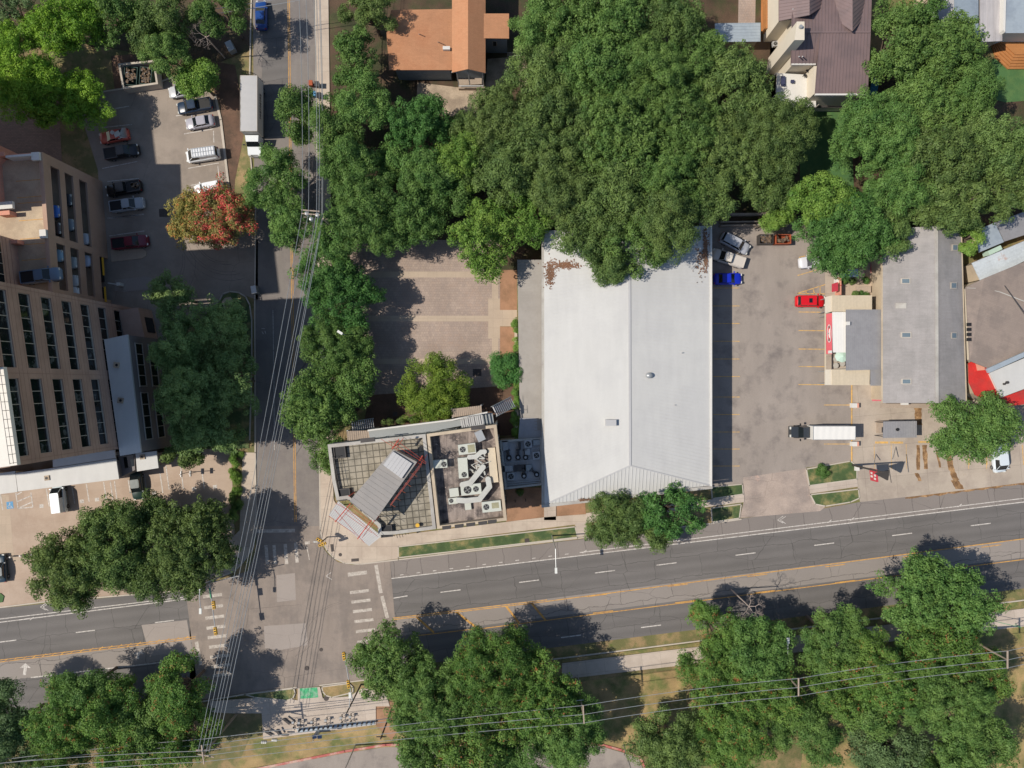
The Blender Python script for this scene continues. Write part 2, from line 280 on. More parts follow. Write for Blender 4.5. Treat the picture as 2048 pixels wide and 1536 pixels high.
M['trash'] = pm('mixed_rubbish', lin((112, 92, 72)), lin((58, 56, 56)), 8, 2, .4, .8, mixscale=3, spots=(3.0, .6, lin((190, 190, 194))))
M['greenbin'] = pm('dark_green_steel', lin((48, 74, 68)), None, 5, .5, .1, .6)
M['solar'] = pm('solar_cells', (.015, .025, .06), None, 4, .4, .1, .2, joints=(0, .3, .3, .02, 1.6))
M['teal'] = pm('teal_roof_sheet', lin((176, 200, 186)), None, 4, .4, .05, .6)
M['skylight'] = pm('skylight_glass', lin((104, 118, 126)), None, 3, .5, .08, .15, spec=.6)  # grey-blue base colour stands for sky reflected in the panes
def carpaint(name, c, rough=.28):
    m = bpy.data.materials.new(name); m.use_nodes = True; b = m.node_tree.nodes['Principled BSDF']; n = m.node_tree.nodes; l = m.node_tree.links
    t = n.new('ShaderNodeTexNoise'); t.inputs['Scale'].default_value = 3; mr = n.new('ShaderNodeMapRange'); mr.inputs[3].default_value = rough - .05; mr.inputs[4].default_value = rough + .12
    l.new(t.outputs['Fac'], mr.inputs[0]); l.new(mr.outputs[0], b.inputs['Roughness']); b.inputs['Base Color'].default_value = (*lin(c), 1); b.inputs['Coat Weight'].default_value = .3; b.inputs['Coat Roughness'].default_value = .08
    return m
# ---------------------------------------------------------------- the setting
b = MB(); b.quad((-400, -400, 0), (400, -400, 0), (400, 400, 0), (-400, 400, 0)); tag(b.build('ground', M['ground'], keep=True), kind='structure')
sheet('ground_soil', [(640, -60), (1560, -60), (1560, 460), (1440, 462), (1000, 560), (740, 640), (735, 800), (600, 960), (640, 300)], .012, M['duff'], 0)
sheet('ground_soil', [(1540, 60), (2120, 190), (2120, 470), (1760, 470), (1600, 450), (1540, 300)], .012, M['duff'], 0)
sheet('ground_soil', [(-80, -60), (500, -60), (500, 100), (380, 150), (300, 110), (120, 80), (-80, 150)], .012, M['duff'], 0)
sheet('ground_soil', [(1280, 1400), (1600, 1380), (2120, 1380), (2120, 1600), (1280, 1600)], .012, M['ground'], 0)
sheet('mulch_bed', [(400, 118), (470, 130), (492, 240), (482, 300), (470, 360), (466, 430), (500, 480), (440, 500), (455, 366), (440, 210)], .02, M['mulch'], 0)
sheet('mulch_bed', [(222, 112), (320, 104), (328, 165), (230, 184)], .022, M['mulch'], 0)
sheet('lawn', [(1985, 118), (2120, 118), (2120, 196), (2010, 205), (1960, 190)], .03, M['lawn'], 0)
sheet('lawn', [(1600, 215), (1700, 215), (1710, 420), (1600, 400)], .03, M['lawn'], 0)
sheet('dirt_yard', [(835, 165), (975, 182), (965, 236), (832, 228)], .03, M['paledirt'], 0)
sheet('dirt_yard', [(975, 118), (1050, 112), (1060, 172), (970, 178)], .028, M['paledirt'], 0)
sheet('golden_grass', [(500, 1476), (770, 1432), (800, 1410), (1420, 1330), (1430, 1440), (1250, 1500), (1180, 1488), (770, 1494), (470, 1540)], .02, M['drygrass'], 0)
sheet('golden_grass', [(1610, 1440), (1720, 1440), (1740, 1560), (1600, 1560)], .02, M['drygrass'], 0)
sheet('golden_grass', [(1930, 1262), (2120, 1240), (2120, 1600), (1960, 1600)], .02, M['drygrass'], 0)
# courtyard of the centre building
sheet('brick_courtyard', [(700, 480), (1000, 480), (1000, 800), (700, 800)], .03, M['brickpave'], 0)
b = MB()
for y0, y1, x0, x1 in ((543, 555, 720, 992), (631.5, 643, 720, 992), (717.5, 728, 720, 992)): b.prism(PP([(x0, y0), (x1, y0), (x1, y1), (x0, y1)]), .02, .04)
b.prism(PP([(984, 555), (996.5, 555), (996.5, 717.5), (984, 717.5)]), .02, .036); b.prism(PP([(976.5, 597), (1000, 597), (1000, 677), (976.5, 677)]), .02, .044); b.prism(PP([(1000, 620), (1034, 620), (1034, 652.5), (1000, 652.5)]), .02, .04)
tag(b.build('paved_path', M['band'], keep=True), kind='structure')
sheet('dirt_bed', [(1000, 540), (1034, 540), (1034, 620), (1000, 620)], .022, M['orange_dirt'], 0)
sheet('dirt_bed', [(1000, 653), (1034, 653), (1034, 800), (1000, 800)], .022, M['orange_dirt'], 0)
sheet('dirt_bed', [(740, 790), (1034, 770), (1034, 870), (720, 880)], .034, M['mulch'], 0)
sheet('dirt_bed', [(1012, 975), (1088, 975), (1088, 1036), (1012, 1044)], .03, M['orange_dirt'], 0)
sheet('dirt_bed', [(1110, 1008), (1170, 1002), (1172, 1034), (1110, 1038)], .03, M['orange_dirt'], 0)
sheet('dirt_bed', [(752, 1400), (800, 1404), (806, 1440), (784, 1480), (748, 1448)], .03, M['orange_dirt'], 0)
# ---- lots
sheet('parking_lot_paving', [(150, 190), (310, 172), (344, 158), (432, 190), (440, 240), (456, 366), (462, 420), (505, 470), (516, 480), (516, 600), (470, 584), (440, 600), (400, 640), (300, 660), (214, 660), (196, 340)], .03, M['lotN'], 0)
sheet('plaza_paving', [(-120, 130), (112, 130), (120, 250), (126, 360), (-120, 360)], .025, M['plaza'], 0)
sheet('parking_lot_paving', [(1398, 440), (1650, 452), (1652, 590), (1652, 770), (1703, 770), (1703, 925), (1612, 935), (1616, 944), (1485, 968), (1400, 976)], .03, M['lotE'], 0)
sheet('driveway_apron', [(1486, 955), (1616, 936), (1618, 960), (1621, 992), (1650, 1014), (1640, 1022), (1480, 1036), (1488, 1000)], .034, M['apron'], 0)
sheet('service_forecourt', [(1703, 770), (1780, 770), (1780, 800), (2120, 800), (2120, 960), (1720, 1004), (1713, 960), (1712, 935), (1703, 925)], .04, M['slab'], 0)
sheet('service_forecourt', [(1650, 500), (1780, 500), (1780, 770), (1650, 770)], .05, M['slab'], 0)
sheet('parking_lot_paving', [(-80, 900), (462, 896), (470, 1090), (440, 1150), (372, 1178), (90, 1203), (-80, 1226)], .03, M['lotS'], 0)
sheet('parking_lot_paving', [(-80, 990), (18, 990), (26, 1092), (30, 1110), (84, 1104), (86, 1116), (-80, 1136)], .036, M['band'], 0)
sheet('ground_slab', [(-200, 350), (460, 600), (330, 900), (-200, 940)], .02, M['lotN'], 0)
sheet('brick_driveway', [(1478, -60), (1512, -60), (1510, 60), (1476, 60)], .03, M['brickpave'], 0)
# ---- roads
sheet('side_street', [(505, -80), (629, -80), (632, 300), (636, 600), (641, 1100), (513, 1150), (511, 600)], .030, M['sideroad'], 0)
sheet('side_street_patch', [(528, -80), (576, -80), (579, 270), (516, 275), (512, 165), (524, 160)], .034, M['road'], 0)
SL = -0.1255
def rd(x, y, X): return y + (X - x) * SL            # follow the main road's slope
def strip(name, xa, ya, xb, h, z, m, hb=None):
    return sheet(name, [(xa, ya), (xb, rd(xa, ya, xb)), (xb, rd(xa, ya, xb) + (h if hb is None else hb)), (xa, ya + h)], z, m, 0)
strip('main_road', 380, 1176, 2140, 210, .026, M['road'])
strip('main_road_turn_lane', 786, 1236, 2140, 37, .030, M['turnlane'])
sheet('main_road_bike_lane', [(780, 1122), (1170, 1078), (1420, 1046), (1490, 1036), (1640, 1018), (1720, 1004), (2140, 952), (2140, 992), (785, 1156)], .032, M['shoulder'], 0)
sheet('main_road', [(-80, 1224), (372, 1180), (386, 1300), (400, 1420), (-80, 1480)], .026, M['road'], 0)
sheet('main_road_patch', [(283, 1250), (374, 1240), (384, 1300), (300, 1312)], .034, M['patch'], 0)
sheet('main_road_turn_lane', [(-80, 1334), (390, 1278), (396, 1315), (-80, 1372)], .030, M['turnlane'], 0)
sheet('intersection_paving', [(372, 1186), (440, 1160), (496, 1142), (513, 1100), (514, 1052), (641, 1052), (644, 1092), (656, 1108), (676, 1124), (704, 1130), (780, 1122), (790, 1236), (800, 1352), (700, 1364), (560, 1382), (400, 1400), (386, 1300)], .040, M['cross'], 0)
sheet('intersection_patch', [(553, 1150), (590, 1146), (592, 1200), (554, 1204)], .044, M['patch'], 0)
sheet('intersection_patch', [(528, 1252), (612, 1246), (616, 1290), (560, 1300), (530, 1296)], .044, M['patch'], 0)
sheet('south_street', [(440, 1600), (480, 1546), (690, 1506), (770, 1494), (1200, 1492), (1276, 1514), (1310, 1600)], .03, M['lotE'], 0)
# ---- pavements with kerbs (real steps)
def walk(name, pts, m=None, z=.14): return sheet(name, pts, z, m or M['walk'], 0)
walk('sidewalk', [(633, -80), (656, -80), (660, 210), (664, 600), (668, 900), (664, 930), (668, 1000), (700, 1050), (740, 1075), (780, 1072), (1090, 1034), (1172, 1028), (1172, 1046), (796, 1092), (796, 1117), (720, 1127), (690, 1125), (668, 1114), (655, 1100), (646, 1083), (641, 1060), (638, 900), (636, 600), (634, 300)], M['walkv'])
walk('sidewalk', [(486, 905), (512, 905), (513, 1050), (508, 1090), (490, 1118), (474, 1140), (430, 1160), (440, 1100), (480, 1060)], M['walkv'])
walk('sidewalk', [(1088, 1010), (1112, 1008), (1112, 1040), (1088, 1040)]); walk('sidewalk', [(1150, 1046), (1172, 1044), (1176, 1072), (1152, 1074)], z=.145)
walk('sidewalk', [(1172, 1026), (1420, 999), (1488, 989), (1488, 1004), (1420, 1013), (1172, 1046)], z=.142)
walk('sidewalk', [(1618, 972), (1714, 959), (1715, 973), (1620, 987)], z=.142)
walk('sidewalk', [(1124, 1326), (1320, 1302), (2120, 1208), (2120, 1244), (1320, 1335), (1124, 1358)])
walk('sidewalk', [(420, 1402), (500, 1396), (560, 1394), (596, 1400), (596, 1376), (640, 1373), (646, 1396), (700, 1392), (724, 1376), (770, 1380), (780, 1412), (752, 1412), (752, 1449), (527, 1478), (524, 1426), (470, 1426), (420, 1424)])
def kerb(name, pts, w=2.0, m=None, z=.155):
    b = MB()
    for (a, c) in zip(pts[:-1], pts[1:]):
        p, q = P(*a), P(*c); d = (q - p).normalized(); nn = Vector((-d.y, d.x, 0)) * (w / 12.5 / 2); p = p - d * .05; q = q + d * .05
        b.prism([p - nn, q - nn, q + nn, p + nn], 0, z)
    return tag(b.build(name, m or M['kerb'], keep=True), kind='structure')
def island(pts, m='grass', z=.16, k=True):
    sheet('grass_verge', pts, z, M[m], 0)
    if k: kerb('kerb', pts + [pts[0]], 2.2, z=z + .01)
island([(797, 1093), (1150, 1053), (1155, 1074), (797, 1115)])
island([(1422, 974), (1484, 968), (1486, 988), (1424, 997)]); island([(1422, 1016), (1482, 1008), (1478, 1036), (1424, 1044)])
island([(1612, 938), (1700, 922), (1713, 932), (1713, 958), (1618, 971)]); island([(1620, 989), (1716, 978), (1718, 996), (1700, 1004), (1650, 1012), (1630, 1008)])
island([(490, 1388), (588, 1376), (591, 1386), (586, 1396), (574, 1400), (556, 1398), (510, 1394)]); island([(644, 1373), (698, 1366), (706, 1374), (706, 1384), (664, 1394), (652, 1390), (646, 1382)], 'drygrass')
sheet('grass_verge', [(1124, 1318), (1320, 1294), (2120, 1192), (2120, 1206), (1320, 1301), (1124, 1325)], .15, M['drygrass'], 0)
sheet('grass_verge', [(-60, 1180), (2, 1186), (9, 1192), (6, 1204), (-60, 1214)], .15, M['lawn'], 0)
sheet('green_bike_crossing', [(600, 1376), (635, 1374), (637, 1394), (601, 1397)], .148, M['greenbox'], 0)
kerb('kerb', [(506, -80), (502, 40), (500, 150), (500, 300), (512, 420), (510, 600), (511, 905), (513, 1052), (507, 1095), (488, 1122), (470, 1142), (374, 1180), (92, 1203), (-60, 1222)], 2.6)
kerb('kerb', [(631, -60), (634, 300), (636, 600), (641, 1060), (646, 1083), (655, 1101), (668, 1115), (690, 1126), (720, 1128), (797, 1119), (1155, 1076), (1420, 1047), (1482, 1038)], 2.4)
kerb('kerb', [(1124, 1316), (1400, 1281), (2110, 1192)], 2.4); kerb('kerb', [(-60, 1462), (300, 1420), (490, 1388), (594, 1374)], 2.4); kerb('kerb', [(640, 1370), (700, 1363), (790, 1352), (1124, 1316)], 2.4)
kerb('red_kerb', [(440, 1552), (690, 1502), (772, 1489), (1200, 1488), (1244, 1500), (1280, 1514), (1310, 1580)], 4.5, M['redkerb'])
kerb('kerb', [(430, 190), (442, 240), (457, 366), (466, 430)], 4.5); kerb('kerb', [(168, 190), (310, 168), (346, 155)], 3)
kerb('kerb', [(440, 600), (446, 588), (460, 583), (478, 585), (492, 594), (500, 610), (504, 640), (504, 720), (500, 880)], 2.4)
sheet('grass_verge', [(441, 602), (448, 590), (462, 585), (478, 587), (490, 596), (498, 612), (502, 640), (502, 720), (498, 896), (320, 900), (330, 700), (400, 640)], .13, M['grass'], 0)
walk('sidewalk', [(444, 604), (450, 596), (462, 594), (468, 604), (466, 618), (452, 622)], M['band'], .135)
walk('kerb_island', [(222, 501), (286, 498), (294, 504), (293, 512), (284, 517), (224, 524)], M['band'], .15)
walk('kerb_island', [(230, 560), (290, 553), (304, 556), (308, 566), (302, 578), (250, 584), (230, 582)], M['patch'], .08)
kerb('wheel_kerb', [(1703, 770), (1703, 926)], 2, M['ylot'], .12)
# ---- painted markings
class MK(MB):
    def line(s, a, c, w, z=.046):
        p, q = P(*a), P(*c); d = (q - p).normalized(); nn = Vector((-d.y, d.x, 0)) * (w / 12.5 / 2); s.prism([p - nn, q - nn, q + nn, p + nn], z - .004, z); return s
    def poly(s, pts, z=.046): s.prism(PP(pts), z - .004, z); return s
    def done(s, name, m): return tag(s.build(name, m, keep=True), kind='structure')
k = MK()
for x in (785, 881, 1038, 1190, 1313, 1471, 1628, 1784, 1941):      # dashes between the westbound lanes
    y = rd(881, 1184.5, x); k.line((x, y), (x + (30 if x < 800 else 40), rd(x, y, x + 40)), 1.9, .034)
for x in (965, 1122, 1282, 1441): y = rd(1122, 1275, x); k.line((x, y), (x + 40, rd(x, y, x + 40)), 1.9, .034)
for x in (-5, 152, 310): y = rd(152, 1265, x); k.line((x, y), (x + 38, rd(x, y, x + 38)), 1.9, .036)
k.line((782, 1157), (2100, rd(782, 1157, 2100) + 6), 1.8, .038); k.line((1159, 1105), (2100, 990), 1.6, .0385)
k.line((-60, 1252), (370, 1198), 1.8, .034); k.line((-60, 1245), (370, 1194), 1.6, .034)
k.line((62, 1355), (396, 1316), 2.2, .036); k.line((296, 1366), (340, 1361), 1.8, .036); k.line((226, 1364), (246, 1362), 1.8, .036)
for x, y in ((1165, 1102), (1355, 1080), (1655, 1041.5), (1700, 1037), (1915, 1010), (60, 1236)): k.line((x, y + 4), (x + 8, y - 2), 1.5, .042)
for x in range(800, 1160, 33): y = rd(800, 1150, x); k.line((x, y), (x + 7, y - 1), 1.4, .038)
for x, y in ((1560, 1040), (86, 1214)):     # chevrons in the bike lane
    k.line((x - 5, y), (x + 6, y - 8), 1.2, .039); k.line((x - 5, y), (x + 6, y + 6), 1.2, .039); k.line((x, y), (x + 11, y - 7), 1.2, .0391); k.line((x, y), (x + 11, y + 7), 1.2, .0391)
k.line((652, 1152), (662, 1145), 1.2, .048); k.line((652, 1152), (664, 1159), 1.2, .048)
k.poly([(51, 1326), (62, 1336), (54, 1335), (52, 1350), (46, 1350), (48, 1335), (40, 1336)], .035); k.poly([(272, 1305), (284, 1300), (288, 1308), (280, 1306), (278, 1318), (272, 1318), (274, 1308), (266, 1309)], .0385)
k.done('lane_markings', M['white'])
k = MK()
for i, y in enumerate((1191, 1213, 1234, 1254, 1273, 1292, 1312, 1331, 1349)):
    x = 425 + i * 2.4; k.line((x - 19, y + 2.4), (x + 19, y - 2.2), 6.2)
for x, y in ((715, 1146), (719, 1183), (722, 1202), (725, 1221), (728, 1241), (731, 1261), (734, 1282), (737, 1301)): k.line((x - 19, y + 2.2), (x + 19, y - 2.2), 5.8)
k.line((696, 1150), (734, 1145), 6.2, .047)
for x, y0, y1 in ((533, 1090, 1128), (549, 1090, 1128), (571.5, 1088, 1128), (592.5, 1085, 1125)): k.line((x - 1, y0), (x + 2, y1), 6.5)
k.line((610, 1086), (620, 1085), 6); k.line((515, 1062), (590, 1061), 7); k.line((752, 1130), (762, 1186), 7); k.line((764, 1192), (775, 1236), 7); k.line((393, 1283), (402, 1330), 7)
k.line((614, 1094), (619, 1120), 1.6)
k.done('crosswalk_markings', M['whiteworn'])
k = MK()
for o in (0, 3.2):
    k.line((786, 1236 + o), (1094, 1199.5 + o), 1.5, .042)
k.line((1094, 1202.5), (2100, 1070.5), 1.7, .0425)
for x in (1174, 1335, 1494, 1650, 1806, 1962): y = rd(1094, 1199.5, x) + 3.8 ; k.line((x, y), (x + 40, y - 5), 1.6, .043)
k.line((836, 1271), (956, 1257), 1.6, .042); k.line((956, 1258), (2100, 1112), 1.6, .042)
for x in (1186, 1350, 1510, 1670): y = rd(1133, 1236, x) - 3.2 ; k.line((x, y), (x + 40, y - 5), 1.6, .043)
for a, c in (((833, 1234), (868, 1265)), ((913, 1224), (955, 1257)), ((1012, 1212), (1038, 1246)), ((1063, 1206), (1091, 1240))): k.line(a, c, 4.0, .0435)
k.line((-60, 1331), (391, 1277), 1.4, .044); k.line((-60, 1327), (391, 1273), 1.4, .044)
for x in range(-50, 385, 19): y = rd(0, 1322, x); k.line((x, y + 3), (x + 9, y - 4), 1.3, .0445)
for o in (-1.6, 1.6): k.line((577 + o, -60), (580 + o, 250), 1.3, .042); k.line((580 + o, 250), (585 + o, 600), 1.3, .042); k.line((585 + o, 600), (591 + o, 1044), 1.3, .042)
k.line((1097, 1526), (1180, 1538), 1.8, .038)
k.done('centre_line_markings', M['yellow'])
k = MK()
for y in (576, 612, 647, 682.5, 718, 753, 794, 829, 864, 898, 932): k.line((1426, y), (1479, y), 1.3, .036)
for y in (624, 661, 698, 733, 769): k.line((1597, y), (1650, y + .5), 1.5, .036)
for y in (810, 888): k.line((1648, y), (1703, y), 1.4, .036)
k.line((1595, 551), (1650, 535), 1.6, .036); k.line((1598, 515), (1610, 512), 1.6, .036)
for a, c in (((1594, 587), (1654, 568)), ((1594, 587), (1652, 588)), ((1652, 588), (1654, 568)), ((1612, 582), (1612, 588)), ((1626, 578), (1629, 588)), ((1640, 573), (1640, 588))): k.line(a, c, 1.4, .036)
k.line((1750, 885), (1776, 885), 4, .046); k.line((1780, 885), (1806, 885), 4, .046); k.line((1836, 884), (1858, 884), 4, .046)
for x in (1748, 1782, 1812, 1936, 1972): k.line((x, 888), (x + 1, 938), .9, .046)
for x in (1935, 1971, 2044): k.line((x, 890), (x + 3, 930), 1.5, .0465)
k.done('lot_markings', M['ylot'])
k = MK()
for a, c in (((1, 988), (6, 1020)), ((32, 986), (36.5, 1017)), ((36.5, 1017), (66, 1014)), ((66, 1014), (62, 985)), ((35, 1003), (63, 991)), ((40, 1015), (64, 1004)), ((33, 990), (44, 984)), ((93, 978), (99, 1013)), ((144, 972), (150, 1007)), ((173, 968), (178.6, 1004)), ((207.6, 964), (213, 1000)), ((221, 963), (226, 1000)), ((229, 962), (234, 998)), ((256.6, 960), (261, 986)), ((289, 948), (294, 986)),
             ((320, 945), (326, 986)), ((332, 932), (338.5, 979)), ((361, 929), (367, 978)), ((403, 937), (409, 978))): k.line(a, c, 2, .042)
for x, y in ((83, 1012), (163.6, 1002.6), (194, 999), (308, 986), (388, 977.5), (430, 973.5)): k.poly([(x - 4, y - 3), (x + 4, y - 4), (x + 4.5, y + 3), (x - 3.5, y + 4)], .042)
for a, c in (((221, 219), (258, 212.5)), ((200, 256), (264, 249)), ((205, 337), (275, 323)), ((215, 363), (278, 357)), ((216, 437), (287, 428)), ((219, 472), (289, 462)), ((215, 436), (288, 429)), ((368, 268), (427, 258)), ((376, 337), (438, 326)), ((381, 371), (430, 362)), ((427, 262), (428, 285)), ((436, 331), (438, 356)), ((352, 232), (426, 222))): k.line(a, c, 1.5, .042)
k.line((546, 620), (548, 760), 1, .044); k.line((548, 760), (549, 900), 1, .044); k.line((523, 657), (530, 657), 1.2, .044); k.line((524, 663), (527, 668), 1.2, .044); k.line((530, 662), (532, 668), 1.2, .044)
k.done('stall_markings', M['white'])
k = MK(); k.poly([(13, 1004), (26, 1002.5), (27.5, 1016.5), (14, 1018)], .042); k.done('accessible_stall_paint', M['bluepaint'])
k = MK(); k.poly([(19, 1005), (20.6, 1005), (20.8, 1008), (19.2, 1008)], .046); k.line((19.6, 1008), (20.2, 1012), 1.1); k.line((20, 1012), (23, 1012.5), 1.1); k.line((23, 1012.5), (25, 1015.5), 1.1)
for i in range(9): a0, a1 = R(100 + i * 25), R(125 + i * 25); k.line((19.6 + 3.4 * math.cos(a0), 1012.8 - 3.2 * math.sin(a0)), (19.6 + 3.4 * math.cos(a1), 1012.8 - 3.2 * math.sin(a1)), .9, .0465)
k.done('accessible_symbol', M['white'])
k = MK()       # tyre-mark arcs at the garage entry are dark wear on the slab; rust-brown water stains on the forecourt
for x0, y0, x1, y1, w in ((1836, 890, 1837, 940, 8), (1849, 890, 1851, 938, 9), (1833, 946, 1840, 962, 8), (1893, 895, 1903, 940, 11), (1903, 940, 1912, 960, 12), (1908, 960, 1920, 978, 16), (1835, 815, 1838, 850, 14), (1873, 900, 1880, 935, 4), (1880, 935, 1895, 936, 4)):
    n_ = 5; pl = []; pr = []
    for i in range(n_ + 1):
        t = i / n_; x = x0 + (x1 - x0) * t + random.uniform(-.8, .8); y = y0 + (y1 - y0) * t; ww = w / 2 * (.75 + .45 * random.random()); pl.append((x - ww, y)); pr.append((x + ww, y))
    k.poly(pl + pr[::-1], .0445 if w < 12 else .0455)
for i in range(9): x = 1810 + i * 28; y = rd(1810, 993, x) + 2; k.poly([(x, y), (x + 28, y - 3.6), (x + 28, y - .5), (x + 14, y + random.uniform(1, 4)), (x, y + 2)], .046)
k.done('ground_stain', pm('rusty_water_stain', lin((122, 92, 62)), lin((156, 124, 88)), 5, .6, .25, mixscale=1.2))
# storm drains and manhole covers
def flat_iron(name, label, cat, pts=None, disc=None, z=.15, group=None):
    b = MB()
    if pts: b.prism(PP(pts), z - .02, z + .012)
    else: b.disc(P(*disc[:2]), disc[2], z - .02, z + .012)
    return tag(b.build(name, M['iron']), label, cat, group)
flat_iron('drain_grate', 'square black drain grate in the north parking lot near the red tree', 'drain grate', [(318, 418), (338, 418), (339, 434), (319, 434)], z=.035)
flat_iron('drain_grate', 'black drain inlet in the shaded brick courtyard', 'drain grate', [(946, 738), (963, 738), (963, 752), (946, 752)], z=.035)
flat_iron('utility_cover', 'square dark cover in the mulch beside the courtyard stairs', 'utility cover', [(786, 824), (795, 824), (795, 832), (786, 832)], z=.04)
flat_iron('utility_cover', 'dark rectangular cover in the corner sidewalk beside the signal pole', 'utility cover', [(661, 1088), (667, 1088), (669, 1102), (663, 1103)])
flat_iron('utility_cover', 'wide brown cover at the kerb of the corner sidewalk', 'utility cover', [(703, 1117), (718, 1116), (718, 1122), (703, 1123)])
flat_iron('utility_cover', 'black square cover in the grass verge beside the street lamp', 'utility cover', [(1049, 1077), (1058, 1076), (1059, 1084), (1050, 1085)], z=.165)
flat_iron('manhole_cover', 'round manhole cover at the south side of the intersection', 'manhole cover', disc=(614, 1336, .38), z=.05)
flat_iron('manhole_cover', 'dark green manhole cover in the eastbound lanes of the intersection', 'manhole cover', disc=(642.5, 1299, .3), z=.05)
flat_iron('manhole_cover', 'round brown cover in the sidewalk beside the green bike crossing', 'manhole cover', disc=(653, 1396, .42), z=.142)
flat_iron('manhole_cover', 'small round cover in the corner sidewalk', 'manhole cover', disc=(681, 1109, .28), z=.142)

k = MK()
def arc(cx, cy, r, a0, a1, w=1.1, z=.0475):
    n_ = 14
    for i in range(n_):
        t0, t1 = R(a0 + (a1 - a0) * i / n_), R(a0 + (a1 - a0) * (i + 1) / n_); k.line((cx + r * math.cos(t0), cy - r * math.sin(t0)), (cx + r * math.cos(t1), cy - r * math.sin(t1)), w, z + .0001 * (i % 2))
for j, r in enumerate((62, 68, 84, 91, 103)): arc(452 + j * 2, 462 - j, r, 200, 275 + j * 3, 1.0 + .3 * (j % 2), .035 + .0004 * j)
for j, r in enumerate((66, 72, 95)): arc(300 - j * 2, 520 + j * 4, r, -60, 10, 1.0, .0375 + .0004 * j)
for j, (cx, cy, r, a0, a1) in enumerate(((470, 1225, 150, -38, 6), (470, 1225, 158, -34, 4), (700, 1300, 95, 100, 165), (700, 1305, 103, 98, 160), (560, 1230, 75, -80, 5), (560, 1236, 82, -82, 0))): arc(cx, cy, r, a0, a1, 1.0, .0442 + .0004 * j)
k.done('tyre_marks', M['tyremark'])
# ---------------------------------------------------------------- buildings
def ctr(pts): return Vector((sum(p[0] for p in pts) / len(pts), sum(p[1] for p in pts) / len(pts), 0))
def inset(pts, d):          # shrink a convex-ish ring towards inside by d metres
    n = len(pts); a = sum(pts[i][0] * pts[(i + 1) % n][1] - pts[(i + 1) % n][0] * pts[i][1] for i in range(n)); sg = 1 if a > 0 else -1; out = []
    for i in range(n):
        p0, p1, p2 = Vector(pts[i - 1][:2]), Vector(pts[i][:2]), Vector(pts[(i + 1) % n][:2])
        e1 = (p1 - p0).normalized(); e2 = (p2 - p1).normalized(); n1 = Vector((-e1.y, e1.x)) * sg; n2 = Vector((-e2.y, e2.x)) * sg
        bs = (n1 + n2); bs = bs.normalized() * (d / max(.4, bs.normalized().dot(n1))); out.append(Vector((p1.x + bs.x, p1.y + bs.y, 0)))
    return out
def ribs(mb, a, b_, c, d, step, w=.06, h=.05):       # ribs running a->d, spread from a to b
    a, b_, c, d = map(Vector, (a, b_, c, d)); L = (b_ - a).length; n = max(1, int(L / step)); up = (b_ - a).cross(d - a).normalized()
    if up.z < 0: up = -up
    for i in range(n + 1):
        t = (i + .02) / (n + .04); p = a.lerp(b_, t); q = d.lerp(c, t)
        if (q - p).length < .15: continue
        sd_ = (b_ - a).normalized() * (w / 2); mb.add([p - sd_, p + sd_, q + sd_, q - sd_, p - sd_ + up * h, p + sd_ + up * h, q + sd_ + up * h, q - sd_ + up * h], [(4, 5, 6, 7), (0, 1, 5, 4), (1, 2, 6, 5), (2, 3, 7, 6), (3, 0, 4, 7)])
def slabquad(mb, pts, t=.12):
    mb.hull([Vector(p) - Vector((0, 0, t)) for p in pts], [Vector(p) for p in pts])
def parapet(mb, ring, t, z0, z1):
    n = len(ring); inn = inset(ring, t)
    for i in range(n):
        j = (i + 1) % n; mb.prism([ring[i], ring[j], inn[j], inn[i]], z0, z1)
def flatroof(name, label, px, z, wallm, roofm, cat='building', par=(.35, .5), capm=None, group=None):
    pts = PP(px, z + par[1]); t = thing(name, label, cat, ctr(pts), group=group)
    b = MB(); b.prism(inset(pts, .02), 0, z - .02); b.build('wall', wallm, t)
    b = MB(); b.prism(inset(pts, par[0] - .02), z - .2, z); b.build('roof', roofm, t)
    b = MB(); parapet(b, pts, par[0], z - .3, z + par[1]); b.build('parapet', capm or wallm, t)
    return t
# --- white metal-roofed warehouse
t = thing('warehouse', 'long low warehouse with bright white hipped metal roof beside the parking lot', 'warehouse', P(1256, 740, 0))
EZ, RZ = 5.5, 7.0
e = dict(nw=P(1088, 462, EZ), sw=P(1089, 1009, EZ), se=P(1420, 971, EZ), ne=P(1420, 452, EZ)); rn = P(1258.5, 455, RZ); rs = P(1260, 931, RZ)
b = MB(); b.prism([P(1092, 466, EZ), P(1093, 1004, EZ), P(1416, 967, EZ), P(1416, 456, EZ)], 0, EZ - .25); b.build('wall', M['stuccotan'], t)
b = MB(); slabquad(b, [e['nw'], e['sw'], rs, rn]); ribs(b, e['nw'], e['sw'], rs, rn, .55, .06, .035)
r1 = b.build('roof', M['whiteroof'], t)
b = MB(); slabquad(b, [rn, rs, e['se'], e['ne']]); ribs(b, e['ne'], e['se'], rs, rn, .55, .06, .035); b.build('roof', M['whiteroof'], t)
b = MB(); slabquad(b, [e['sw'], e['se'], rs]); 
for i in range(1, 46):
    u = i / 46; p = e['sw'].lerp(e['se'], u); q0, q1 = (e['sw'], rs) if u < .5 else (e['se'], rs)
    s_ = (rs - e['sw']); 
    # rib runs square to the eave up to the hip line
    hipx = 0.5 + (P(1260, 971, EZ).x - P(1260, 971, EZ).x); f = (p.x - e['sw'].x) / (rs.x - e['sw'].x) if p.x < rs.x else (e['se'].x - p.x) / (e['se'].x - rs.x)
    hp = e['sw'].lerp(rs, f) if p.x < rs.x else e['se'].lerp(rs, f)
    b.beam(p + Vector((0, 0, .03)), hp + Vector((0, 0, .03)), .05, .06)
b.build('roof', M['whiteroof'], t)
